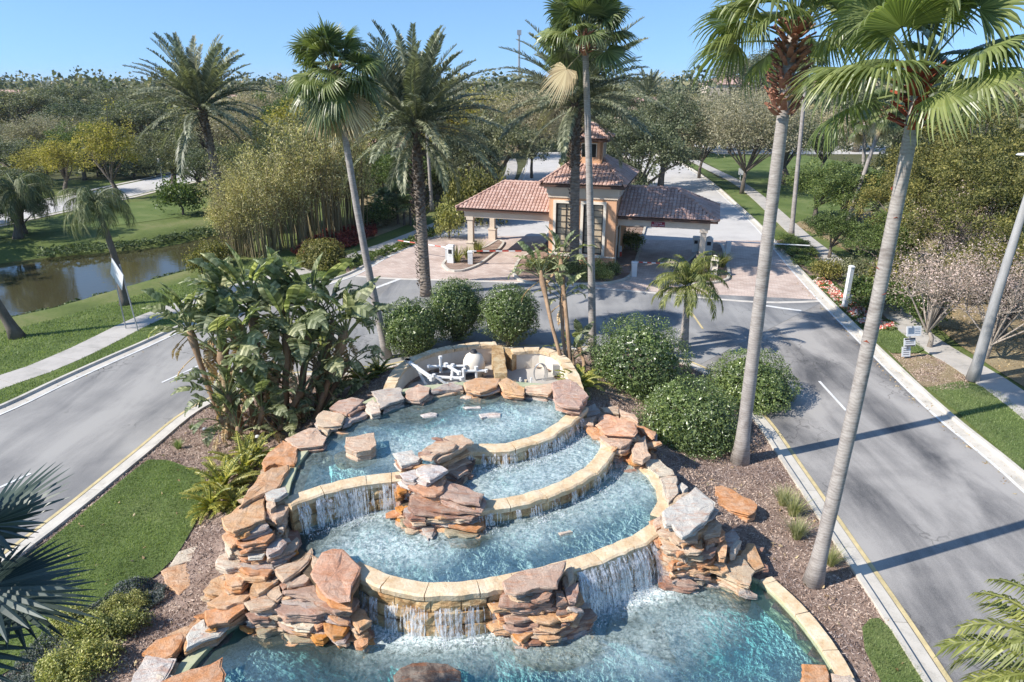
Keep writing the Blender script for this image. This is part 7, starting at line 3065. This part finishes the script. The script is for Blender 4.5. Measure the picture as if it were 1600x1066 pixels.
def put(me, px, py, s, name, label, cat, group=None, z=None, sz=None):
    p = GH(px, py) if z is None else G(px, py, z)
    o = link(name, me, None, None, loc=p, rot=(0, 0, R.uniform(0, 6.28)), scale=(s, s, sz or s))
    return tag(o, label, cat, group)


put(FERN[0], 350, 768, 1.45, "fern", "golden fern spilling onto the west lawn's edge", "fern", "golden ferns")
put(FERN[1], 382, 738, 1.5, "fern", "golden fern squeezed between the tall rock stack slabs and its fellow", "fern", "golden ferns")
put(FERN[0], 330, 795, 1.1, "fern", "lowest golden fern beside the rock stack's foot", "fern", "golden ferns")
put(FERN[1], 566, 598, 1.4, "fern", "bright fern left of the pump pit wall", "fern", "golden ferns")
put(FERN[0], 592, 586, 1.1, "fern", "fern between the leaning palm base and the pit wall", "fern", "golden ferns")
put(FERN[1], 906, 606, 1.4, "fern", "golden fern under the slim tall palm beside the big dome shrub", "fern", "golden ferns")
put(FERN[0], 400, 718, 1.2, "fern", "uppermost golden fern under the bird of paradise leaves", "fern", "golden ferns")
put(FERN[1], 365, 790, 1.0, "fern", "golden fern against the foot of the big orange slab", "fern", "golden ferns")
put(T_GREEN, 280, 702, 0.9, "grass_tuft", "low green grass tuft beyond the west lawn's tip", "grass tuft")
put(T_WHEAT[0], 358, 672, 0.9, "grass_tuft", "straw coloured grass tuft nearest the bird of paradise", "grass tuft")
put(T_WHEAT[1], 372, 692, 0.85, "grass_tuft", "straw coloured grass tuft above the golden ferns", "grass tuft")
put(T_GREEN, 300, 672, 0.6, "grass_tuft", "tiny green tuft near the west kerb on the mulch", "grass tuft")
put(T_WHEAT[0], 1238, 806, 1.15, "grass_tuft", "feathery tussock right of the orange oval boulder", "grass tuft")
put(T_WHEAT[1], 1222, 790, 1.0, "grass_tuft", "upper tussock by the shaded east kerb", "grass tuft")
put(T_WHEAT[1], 1244, 842, 1.05, "grass_tuft", "lower tussock left of the nearest palm trunk", "grass tuft")
put(T_WHEAT[0], 1296, 884, 0.95, "grass_tuft", "tussock just behind the foot of the nearest palm", "grass tuft")
for (px, py, s, lb) in ((715, 410, 0.9, "yellow spiky plant at the west island's tip"), (748, 396, 0.9, "yellow spiky plant between the west canopy columns"), (730, 404, 0.75, "small spiky plant in the middle of the west island"),
                       (1110, 426, 1.0, "spiky plant in front of the east canopy column"), (1128, 418, 0.9, "spiky plant on the east island's east end"), (1092, 432, 0.9, "spiky plant on the east island's near end"), (1075, 436, 0.7, "small spiky plant on the east island's west end")):
    put(T_LILY, px, py, s * 1.5, "spiky_plant", lb, "plant", "yellow spiky island plants", z=0.08)
PB = ["just left of the date palm foot", "right of the date palm foot", "under the east window's right edge", "left of centre under the west window", "at the tower's west corner", "furthest west", "furthest east, near the barrier arm", "lowest, by the kerb nose"]
DB = ["by the kerb, third from the gate", "by the kerb, fifth from the gate", "at the slender palm's foot", "by the kerb, before the flowers", "by the footpath, next to last", "touching the yellowish shrub", "by the footpath near the slender palm", "nearest the gate"]
for k, (px, py, s) in enumerate(((900, 430, 0.8), (930, 432, 0.85), (955, 430, 0.7), (880, 425, 0.8), (855, 425, 0.8), (835, 422, 0.7), (945, 438, 0.6), (915, 440, 0.6))):
    put(BUSHY['palebush'], px, py, s, "low_shrub", "pale variegated shrub %s in the gatehouse front bed" % PB[k], "shrub", "pale shrubs at the gatehouse front", z=0.05)
for k, (px, py, s) in enumerate(((1225, 392, 0.85), (1242, 402, 0.9), (1238, 384, 0.8), (1255, 414, 0.9), (1262, 400, 0.8), (1274, 424, 0.85), (1250, 388, 0.8), (1228, 378, 0.8))):
    put(BUSHY['bush'], px, py, s, "low_shrub", "dark low shrub %s, east kerb strip" % DB[k], "shrub", "low shrubs by the east kerb", z=0, sz=0.5)
put(BUSHY['yellowbush'], 1290, 438, 1.1, "low_shrub", "yellowish shrub just above the red flowers by the east kerb", "shrub", z=0)
put(BUSHY['bush'], 1345, 478, 1.3, "low_shrub", "dark bush right of the white marker post", "shrub", z=0)
put(BUSHY['bush'], 1378, 490, 1.35, "low_shrub", "dark bush by the footpath next to the small green lawn patch", "shrub", z=0)
put(BUSHY['darkbush'], 1330, 440, 1.1, "low_shrub", "grey-green shrub behind the white marker post", "shrub", z=0)
for (px, py, s, k, lb) in ((112, 985, 0.49, 'vbush', "variegated bush between blue-grey plants, nearest the lawn"), (155, 1000, 0.53, 'vbush', "middle variegated yellow-green bush by the lower pool rim"), (200, 985, 0.46, 'vbush', "variegated bush nearest the orange stepping slab"),
                      (215, 950, 0.36, 'vbush', "small variegated bush at the top of the bed"), (150, 1045, 0.56, 'vbush', "variegated bush at the picture's bottom edge"), (95, 1060, 0.53, 'vbush', "variegated bush at the bottom edge, west end"), (180, 960, 0.36, 'vbush', "variegated bush tucked in the blue-grey row")):
    put(BUSHY[k], px, py, s, "variegated_bush", lb, "bush", "variegated bushes west of the lower pool")


def scatter_cover(name, poly, n, size, mat, label, hgt, kindv="stuff", seed=1, up=0.6, hf=None, aspect=0.5, cat=None, clumped=1.4):
    rs = np.random.RandomState(seed)
    P = np.array([(p[0], p[1]) for p in poly])
    lo, hi = P.min(0), P.max(0)
    q = rs.uniform(lo, hi, (int(n * 3.5), 2))
    q = q[inpoly(q, poly)][:n]
    m = np.array([noise.noise(Vector((x * clumped, y * clumped, seed))) for x, y in q])
    z = (hf(q) if hf is not None else np.zeros(len(q))) + hgt * np.clip(0.55 + m, 0.08, 1.2) * rs.uniform(0.55, 1.0, len(q))
    C = np.column_stack([q, z])
    V, F = leaf_quads(C, size, up, aspect, rs)
    me = np_mesh(name, V, F)
    o = link(name, me, None, mat)
    tag(o, label, cat, None, kindv)
    return o


def blades(name, poly, dens, h, w, mat, hf, seed=1, label=None):
    rs = np.random.RandomState(seed)
    P = np.array([(p[0], p[1]) for p in poly])
    lo, hi = P.min(0), P.max(0)
    A = (hi - lo).prod()
    q = rs.uniform(lo, hi, (int(A * dens), 2))
    q = q[inpoly(q, poly)]
    n = len(q)
    z = hf(q)
    az = rs.uniform(0, 6.28, n)
    L = h * rs.uniform(0.6, 1.3, n)
    ln = rs.uniform(0.1, 0.9, n) * L
    la = rs.uniform(0, 6.28, n)
    V = np.zeros((n, 3, 3))
    V[:, 0] = np.column_stack([q[:, 0] - np.cos(az) * w, q[:, 1] - np.sin(az) * w, z])
    V[:, 1] = np.column_stack([q[:, 0] + np.cos(az) * w, q[:, 1] + np.sin(az) * w, z])
    V[:, 2] = np.column_stack([q[:, 0] + np.cos(la) * ln, q[:, 1] + np.sin(la) * ln, z + L])
    F = np.arange(n * 3).reshape(-1, 3)
    o = link(name, np_mesh(name, V.reshape(-1, 3), F), None, mat)
    o['kind'] = 'stuff'
    if label:
        o['label'] = label
    return o


lawn_h = lambda V: med_h(V) + 0.04
blades("grass", LAWN_W, 900, 0.07, 0.010, M['L_grass'], lawn_h, 1, "short mown grass of the west median lawn")
blades("grass", LAWN_E, 1100, 0.07, 0.009, M['L_grass'], lawn_h, 2, "short mown grass of the small east median lawn")
zf = lambda v: (lambda V: np.full(len(V), v))
blades("grass", [p for p in verge_w if p.x > -32] + [p for p in offset_path(path_w, -0.84) if p.x > -32][::-1], 260, 0.08, 0.016, M['L_grass'], zf(0.02), 3, "grass of the west verge between kerb and footpath")
blades("grass", [p for p in offset_path(path_w, 0.84) if p.x > -34] + bank_edge[::-1], 170, 0.10, 0.02, M['L_grass'], zf(0.0), 4, "grass on the near pond bank")
blades("grass", pxs([(1448, 606), (1500, 596), (1560, 612), (1680, 710), (1780, 800), (1790, 905), (1600, 738), (1490, 640)]), 350, 0.07, 0.014, M['L_grass'], zf(0.01), 5, "grass of the east verge under the street lamp")
blades("grass", pxs([(1368, 516), (1398, 514), (1428, 532), (1445, 546), (1432, 552), (1392, 552), (1366, 532)]), 500, 0.07, 0.012, M['L_grass'], zf(0.02), 6, "small bright lawn patch behind the notice boards")

# bark chips on the mulch bed
def chips():
    rs = np.random.RandomState(5)
    P = np.array([(p[0], p[1]) for p in med_poly])
    lo, hi = P.min(0), P.max(0)
    lo[1] = max(lo[1], 8.5)
    q = rs.uniform(lo, hi, (230000, 2))
    ok = inpoly(q, med_poly) & ~inpoly(q, P_BOT) & ~inpoly(q, RAISED) & ~inpoly(q, PIT) & ~inpoly(q, LAWN_W) & ~inpoly(q, LAWN_E)
    q = q[ok]
    keep = rs.uniform(0, 1, len(q)) < np.clip(1.35 - (q[:, 1] - 10) / 26, 0.3, 1)
    q = q[keep]
    z = med_h(q) + rs.uniform(0.0, 0.035, len(q))
    V, F = leaf_quads(np.column_stack([q, z]), 0.105, 2.2, 0.28, rs)
    o = link("bark_chips", np_mesh("bark_chips", V, F), None, M['L_chip'])
    tag(o, "brown bark chips covering the median bed", None, None, "stuff")


chips()
scatter_cover("fallen_leaves", med_poly, 900, 0.13, M['L_streldry'], "scattered dry leaves over the median bed and lawn", 0.05, seed=18, up=2.0, hf=lambda V: np.where(inpoly(V, P_BOT) | inpoly(V, RAISED) | inpoly(V, PIT), -3.0, med_h(V) + 0.05))
scatter_cover("fallen_leaves", [p for p in LEFT_OUT if p.y < 46] + offset_path([p for p in LEFT_OUT if p.y < 46], -0.9)[::-1], 500, 0.12, M['L_streldry'], "dry leaves gathered in the west gutter", 0.03, seed=19, up=2.0)
scatter_cover("fallen_leaves", [p for p in RIGHT_OUT if p.y < 46] + offset_path([p for p in RIGHT_OUT if p.y < 46], 0.9)[::-1], 600, 0.12, M['L_streldry'], "dry leaves gathered in the east gutter", 0.03, seed=20, up=2.0)
scatter_cover("fallen_leaves", pxs([(1240, 352), (1340, 402), (1440, 490), (1500, 540), (1640, 630), (1760, 730), (1900, 700), (1700, 500), (1500, 380), (1360, 330)]), 16000, 0.12, M['L_streldry'], "brown fallen leaves on the east bank", 0.04, seed=7, up=2.0)
scatter_cover("fallen_leaves", pxs([(1375, 536), (1395, 553), (1445, 553), (1478, 566), (1510, 590), (1515, 606), (1465, 612), (1440, 602)]), 5000, 0.09, M['L_chip'], "dry bark and leaves round the notice boards", 0.03, seed=8, up=2.0)
scatter_cover("ground_cover", pxs([(1250, 350), (1290, 366), (1330, 398), (1375, 430), (1400, 455), (1470, 470), (1440, 420), (1400, 380), (1340, 340), (1280, 335)]), 16000, 0.16, M['L_juniper'], "dark creeping ground cover beyond the east footpath", 0.45, seed=9)
scatter_cover("ground_cover", pxs([(0, 1085), (40, 1030), (90, 990), (140, 960), (190, 930), (235, 910), (262, 918), (258, 945), (215, 968), (170, 985), (110, 1040), (60, 1090)]), 15000, 0.075, M['L_blue'], "blue-grey lavender bed along the west lawn", 0.34, seed=10, hf=lambda V: med_h(V), aspect=0.35)
scatter_cover("ground_cover", pxs([(540, 408), (600, 392), (640, 376), (700, 350), (745, 328), (720, 352), (660, 378), (600, 402), (548, 426)]), 15000, 0.2, M['L_green'], "dark green planting between the west kerb and footpath", 0.55, seed=11)
scatter_cover("ground_cover", pxs([(455, 400), (500, 372), (560, 352), (585, 350), (590, 368), (560, 384), (520, 396), (480, 406)]), 9000, 0.22, M['L_redshrub'], "dark red low shrubs in front of the bamboo", 0.75, seed=12)
scatter_cover("ground_cover", pxs([(585, 362), (640, 340), (700, 322), (690, 300), (640, 300), (580, 320), (560, 345)]), 12000, 0.24, M['L_tan'], "pale dry undergrowth beneath the small palms", 0.7, seed=13)
scatter_cover("flowers", pxs([(1268, 440), (1284, 434), (1320, 462), (1362, 496), (1392, 508), (1400, 515), (1372, 516), (1345, 508), (1310, 478)]), 4200, 0.13, M['L_flower'], "red, pink and white bedding flowers along the east kerb", 0.24, seed=14, up=1.5, aspect=0.9)
scatter_cover("flower_leaves", pxs([(1262, 434), (1286, 430), (1325, 458), (1366, 492), (1405, 508), (1400, 517), (1372, 518), (1345, 510), (1308, 480)]), 6500, 0.13, M['L_green'], "green leaves of the bedding flowers along the east kerb", 0.18, seed=15, up=0.6)
scatter_cover("shore_plants", pxs([(-60, 520), (0, 505), (100, 483), (210, 452), (300, 422), (385, 402), (395, 408), (300, 434), (210, 464), (100, 496), (0, 520)], -0.6), 9000, 0.2, M['L_juniper'], "low rushes along the near pond shore", 0.35, seed=16, hf=lambda V: np.full(len(V), -0.5))
scatter_cover("shore_plants", pxs([(60, 406), (200, 390), (320, 368), (385, 372), (385, 360), (320, 354), (200, 376), (60, 392)], -0.6), 9000, 0.2, M['L_juniper'], "low dark growth along the far pond shore", 0.4, seed=17, hf=lambda V: np.full(len(V), -0.5))

# small palms in the undergrowth west of the gatehouse
for k, (px, py, h, lb) in enumerate(((605, 345, 2.2, "small palm west of its three siblings beside the footpath"), (622, 350, 2.6, "second small palm in the undergrowth row"), (632, 352, 2.0, "third small palm in the undergrowth row"), (642, 352, 3.0, "small palm nearest the shaggy date palm"))):
    b = G(px, py)
    root = thing("small_palm_tree", lb, "palm tree", b)
    palm_trunk(root, Vector((0, 0, h)), 0.12, 0.1, M['bark'], flare=1.1)
    place_fronds(root, FAN, Vector((0, 0, h)), [3, 5, 6, 6, 4], 120 + k, 0.7)


# ------------------------------------------------------------------ bamboo
def bamboo(seed, n=70, h=9.0, spread=1.7, flare=2.2, leafn=9500):
    rg = random.Random(seed)
    rs = np.random.RandomState(seed)
    mb = MB()
    tips = []
    for i in range(n):
        a = rg.uniform(0, 6.28)
        r = spread * math.sqrt(rg.random())
        b = Vector((math.cos(a) * r, math.sin(a) * r, -0.1))
        hh = h * rg.uniform(0.55, 1.0)
        o = Vector((math.cos(a), math.sin(a), 0)) * flare * rg.uniform(0.2, 1.0)
        pts = [b, b + o * 0.15 + Vector((0, 0, hh * 0.4)), b + o * 0.5 + Vector((0, 0, hh * 0.75)), b + o + Vector((0, 0, hh * 0.97))]
        mb.tube(pts, [0.045, 0.04, 0.025, 0.008], 4, cap=False)
        tips.append(pts)
    cl = []
    for pts in tips:
        for _ in range(7):
            f = rg.uniform(0.32, 1.0) ** 0.8
            x = f * 3
            i = min(2, int(x))
            cl.append(Vector(pts[i]).lerp(Vector(pts[i + 1]), x - i) + Vector((rg.uniform(-.5, .5), rg.uniform(-.5, .5), rg.uniform(-.2, .2))))
    cl = np.array([tuple(c) for c in cl])
    P = blob_points(rs, cl, max(1, leafn // len(cl)), 0.30)
    P[:, 2] = np.maximum(P[:, 2], 0.3)
    V, F = leaf_quads(P, 0.24, -0.1, 0.28, rs)
    return np_mesh("bamboo_foliage", V, F), mb.mesh("bamboo_culms")


BAM = [bamboo(s) for s in (41, 42, 43)]
for c, s in BAM:
    c.materials.append(M['L_bamboo'])
    s.materials.append(M['culm'])
for k, (px, py, s, lb) in enumerate(((372, 398, 0.62, "low bamboo clump at the pond's east tip"), (410, 398, 0.80, "dusty yellow bamboo clump above the bird of paradise"), (452, 386, 0.92, "bamboo clump with dark culms behind the round yellowish shrub's west side"),
                                     (500, 374, 1.12, "tall bamboo clump left of the leaning fan palm"), (540, 362, 1.15, "tallest bamboo clump right behind the leaning fan palm"), (470, 355, 1.1, "bamboo clump at the back of the grove"), (395, 360, 0.85, "bamboo clump at the back beside the far date palm's trunk"))):
    b = G(px, py)
    root = thing("bamboo", lb, "bamboo", b, R.uniform(0, 6), "bamboo grove beyond the west footpath")
    root.scale = (s, s, s * 1.12)
    link("foliage", BAM[k % 3][0], root)
    link("culms", BAM[k % 3][1], root)

# ------------------------------------------------------------------ trees one can tell apart
TREES = [
    ('oak', -170, 300, 56, 5.5, "dark oak past the west edge shading the far pond bank"),
    ('oak', -260, 330, 48, 5.0, "dark oak past the west edge shading the pond"),
    ('oak', -120, 330, 62, 4.2, "oak at the very west edge of the far bank"),
    ('oak', -330, 440, 36, 3.6, "oak past the west edge shading the near footpath"),
    ('green', 30, 322, 61, 2.6, "dark leafy tree on the far bank behind the dark weeping palm"),
    ('oak', 335, 258, 74, 4.0, "dark oak on the far bank behind the bamboo's low end"),
    ('oak', 300, 240, 84, 4.2, "dark oak between the far street and the west date palm"),
    ('oak', 8, 290, 66, 3.6, "dark oak at the west edge right behind the weeping palm"),
    ('oak', 20, 262, 92, 6.5, "dark rounded oak behind the weeping palm at the west edge"),
    ('tan', 70, 222, 112, 7.5, "greyish bare-twigged tree over the far street, second from the west edge"),
    ('oak', 135, 196, 130, 8.5, "broad dark oak crown behind the yellow cypress"),
    ('oak', 215, 200, 118, 8.0, "dark oak crown between the yellow cypress and the date palm"),
    ('oak', 262, 232, 88, 5.2, "round dark oak leaning over the far street left of the date palm"),
    ('oak', 30, 178, 165, 11, "wide oak crown near the horizon in the west"),
    ('oak', 120, 160, 190, 12, "oak crown near the horizon above the yellow cypress"),
    ('oak', 215, 165, 180, 11, "oak crown near the horizon left of the date palm crown"),
    ('yellow', 165, 216, 80, 3.3, "bright yellow-olive cypress on the far pond bank"),
    ('yellow', 92, 250, 84, 3.3, "sparser yellowish cypress left of the bright one"),
    ('yellow', 62, 262, 88, 3.3, "thin yellowish tree behind the weeping palm"),
    ('green', 118, 215, 96, 3.8, "green tufted tree behind the yellow cypresses"),
    ('tan', 355, 208, 98, 7.0, "grey bare-twigged tree behind the bamboo's west end"),
    ('tan', 405, 172, 140, 9.0, "hazy grey oak above the bamboo"),
    ('green', 448, 146, 108, 4.6, "bright green bushy pine left of the leaning palm's crown"),
    ('yellow', 470, 178, 92, 5.0, "olive tree right below the leaning palm's crown"),
    ('yellow', 560, 200, 84, 5.5, "yellow-brown tree between the leaning palm and date palm"),
    ('green', 600, 268, 74, 4.2, "dark green leafy tree behind the thin palm pair"),
    ('green', 640, 270, 78, 4.2, "dark leafy tree behind the shaggy date palm trunk"),
    ('yellow', 705, 190, 92, 5.5, "golden brown tree right of the date palm crown"),
    ('yellow', 762, 122, 125, 6.5, "yellow-topped tree against the sky east of the date palm crown"),
    ('tan', 748, 172, 96, 6.5, "grey oak over the west road beyond the gatehouse"),
    ('oak', 775, 212, 80, 5.2, "spreading grey oak with a pale trunk left of the gatehouse roof"),
    ('tan', 832, 176, 98, 6.0, "oak beside the far west road bend"),
    ('oak', 812, 140, 140, 8.0, "oak behind the west road bend near the horizon"),
    ('oak', 725, 232, 74, 3.8, "small rounded oak above the west canopy roof"),
    ('oak', 1002, 224, 70, 5.4, "open oak right behind the gatehouse tower"),
    ('oak', 1040, 186, 88, 5.6, "grey oak overhanging the east road"),
    ('oak', 958, 200, 86, 4.6, "oak between the date palm crown and the tower roof"),
    ('oak', 1052, 152, 128, 6.2, "oak in front of the far cream house"),
    ('tan', 1100, 196, 98, 6.4, "tan bare-twigged oak with a dark trunk by the east footpath"),
    ('tan', 1172, 188, 84, 7.2, "largest tan bare-twigged oak left of the thick palm's neck"),
    ('tan', 1150, 150, 132, 8.0, "pale tan oak crown behind the largest one"),
    ('tan', 1200, 140, 150, 8.0, "tan oak crown touching the thick palm's neck"),
    ('tan', 1075, 165, 138, 5.0, "pinkish bare tree in the far middle"),
    ('oak', 1235, 218, 92, 6.2, "dark oak behind the thick palm trunk"),
    ('tan', 1290, 205, 98, 5.6, "grey twiggy tree right of the slender pale palm trunk"),
    ('green', 1282, 278, 68, 3.2, "leafy green tree on the north-east lawn beside the slender palm"),
    ('green', 1330, 290, 62, 3.4, "leafy green tree beyond the east footpath"),
    ('green', 1305, 345, 52, 1.8, "small leafy tree at the edge of the footpath planting"),
    ('oak', 1350, 160, 135, 8.0, "dark tree above the car park"),
    ('oak', 1420, 190, 95, 6.0, "dark green tree behind the nearest palm's neck"),
    ('hedge', 1432, 292, 50, 3.6, "yellow-green bushy tree west of the big thicket"),
    ('hedge', 1500, 262, 45, 4.0, "tall yellow-green thicket right of the nearest palm trunk"),
    ('hedge', 1560, 300, 40, 4.2, "yellow-green thicket behind the street lamp"),
    ('hedge', 1610, 255, 44, 4.4, "yellow-green thicket at the picture's east edge"),
    ('hedge', 1545, 205, 56, 5.2, "top of the yellow-green thicket under the palm fronds"),
    ('hedge', 1465, 225, 60, 4.6, "back crown of the yellow-green thicket"),
    ('hedge', 1600, 400, 34, 3.2, "darker yellow-green tree behind the bare pink one at the east edge"),
    ('green', 1395, 360, 46, 2.4, "dark green bush tree at the foot of the thicket"),
    ('bare', 1478, 432, 33.0, 3.3, "bare pink-flowered tree arching over the east footpath"),
    ('bare', 1575, 430, 31.5, 3.0, "second bare pinkish tree right behind the street lamp"),
    ('bare', 1508, 335, 42.0, 3.0, "pale bare tree in front of the thicket"),
    ('oak', 955, 148, 150, 7.0, "oak at the far end behind the date palm crown"),
    ('oak', 905, 160, 132, 6.5, "oak right behind the slim palm's trunk near the horizon"),
    ('pine', 1180, 112, 260, 12, "dark pine on the horizon above the tan oaks"),
    ('pine', 1222, 106, 240, 12, "taller dark pine on the horizon at the thick palm"),
    ('pine', 1148, 118, 280, 11, "dark pine on the horizon west of its two companions"),
    ('oak', 660, 160, 120, 7, "oak crown hidden behind the largest date palm's fronds"),
    ('oak', 510, 160, 130, 8, "oak crown behind the leaning palm's skirt"),
    ('oak', 300, 215, 120, 6.5, "grey oak directly behind the west date palm's trunk"),
]
for t in TREES:
    tree(*t)
for (kd, px, py, Y, r, lb) in (('bush', 590, 330, 64, 1.8, "leafy bush under the thin palm pair"), ('yellowbush', 745, 288, 66, 2.0, "yellow-green bush left of the canopy ridge"), ('yellowbush', 722, 290, 68, 1.8, "yellow-green bush by the thin palms"), ('yellowbush', 768, 290, 66, 1.6, "yellow-green bush touching the west canopy ridge"),
                               ('darkbush', 700, 268, 78, 2.0, "dark bush behind the yellow-green ones"), ('darkbush', 148, 258, 100, 2.6, "dark hedge bush across the far street, west part"), ('darkbush', 205, 262, 98, 2.6, "dark hedge bush across the far street, middle"), ('darkbush', 240, 256, 102, 2.4, "dark hedge bush across the far street, beside the lamp"),
                               ('bush', 278, 300, 70, 2.2, "green bush on the far bank below the lamp"), ('yellowbush', 335, 392, 50, 1.3, "yellowish bush at the pond's near east corner"), ('yellowbush', 312, 402, 47, 1.1, "small yellowish bush on the near pond bank"), ('darkbush', 958, 300, 64, 1.6, "dark bush behind the tower"),
                               ('darkbush', 992, 292, 66, 1.9, "dark bush under the open oak"), ('bush', 986, 372, 54.5, 1.1, "green clipped bush seen through the east lane doorway"), ('yellowbush', 1400, 420, 40, 1.4, "yellowish bush beside the east footpath bend"), ('bush', 1450, 470, 36, 1.2, "green bush at the foot of the bare pink tree"),
                               ('palebush', 700, 325, 59, 1.2, "pale grey-green bush at the footpath beside the thin palms")):
    tree(kd, px, py, Y, r, lb, cat="bush", name="bush")


# ------------------------------------------------------------------ the far wood, one mass to the horizon
def woods():
    rs = np.random.RandomState(77)
    n = 1500
    Y = 150 * np.exp(rs.uniform(0, 2.35, n))
    X = rs.uniform(-1.5, 1.3, n) * Y
    rr = rs.uniform(5, 9, n) * (1 + Y / 1500)
    hh = rs.uniform(4.5, 9.8, n) + Y * 0.0022 + np.where((rs.uniform(0, 1, n) < 0.35) & (Y > 260), rs.uniform(5, 9, n), 0)
    ok = ~((X > 5) & (X < 75) & (Y < 190) & (X / Y < 0.42) & (X / Y > 0.02))
    ok &= ~((X / Y < -0.38) & (X / Y > -0.95) & (Y < 160))
    X, Y, rr, hh = X[ok], Y[ok], rr[ok], hh[ok]
    C = []
    S = []
    for x, y, r, h in zip(X, Y, rr, hh):
        k = 120 if y < 400 else 55
        u = rs.normal(size=(k, 3))
        u /= np.linalg.norm(u, axis=1)[:, None]
        u[:, 2] = np.abs(u[:, 2])
        lump = 1 + 0.25 * np.sin(5 * u[:, 0] + x) * np.cos(4 * u[:, 1] + y)
        p = u * (lump * rs.uniform(0.75, 1.0, k))[:, None] * np.array([r, r, h * 0.62]) + np.array([x, y, h * 0.38])
        C.append(p)
        S.append(np.full(k, 0.9 + r * 0.13 + y / 900) * rs.uniform(0.5, 1.1, k))
    C = np.concatenate(C)
    S = np.concatenate(S)
    V, F = leaf_quads(C, S, 0.5, 0.8, rs)
    o = link("far_woods", np_mesh("far_woods", V, F), None, M['L_far'])
    tag(o, "hazy dark woods reaching to the horizon", None, None, "stuff")
    # ragged underwood closing the gaps between the nearer trees
    n = 26000
    Y = 72 * np.exp(rs.uniform(0, 0.95, n))
    X = rs.uniform(-0.85, 0.85, n) * Y
    s = X / Y
    road = np.zeros(n, bool)
    P = np.column_stack([X, Y])
    road |= inpoly(P, [Vector((p.x, p.y)) for p in road_poly])
    for pth, d in ((RIGHT_OUT, 9.0), (LEFT_OUT, 5.5), (far_st, 7.5)):
        road |= dist_path(P, pth, False) < d
    road |= (s > 0.24) & (s < 0.52) & (Y < 135)
    road |= (s < -0.42) & (Y < 100)
    road |= (s > -0.30) & (s < -0.0) & (Y < 80)
    P = P[~road]
    z = rs.uniform(0.1, 1.9, len(P)) * (0.5 + 0.8 * np.array([noise.noise(Vector((x * 0.12, y * 0.12, 0))) for x, y in P]).clip(-0.4, 1))
    V, F = leaf_quads(np.column_stack([P, np.maximum(z, 0.1)]), 1.0, 0.6, 0.7, rs)
    o = link("undergrowth", np_mesh("undergrowth", V, F), None, M['L_oak'])
    tag(o, "low undergrowth between the background trees", None, None, "stuff")


woods()

# ------------------------------------------------------------------ the air: a faint even haze
hz = MB()
hz.box((0, 1500, 18.5), (7000, 5200, 45))
m_, nt_, N_, L_, out_ = nodes("thin_haze")
pv = N_.new("ShaderNodeVolumePrincipled")
pv.inputs["Color"].default_value = (0.86, 0.92, 1.0, 1)
pv.inputs["Density"].default_value = 0.00010
L_.new(pv.outputs[0], out_.inputs["Volume"])
hazeo = hz.build("haze", m_)
hazeo['kind'] = 'stuff'
hazeo['label'] = "thin pale haze in the distance"
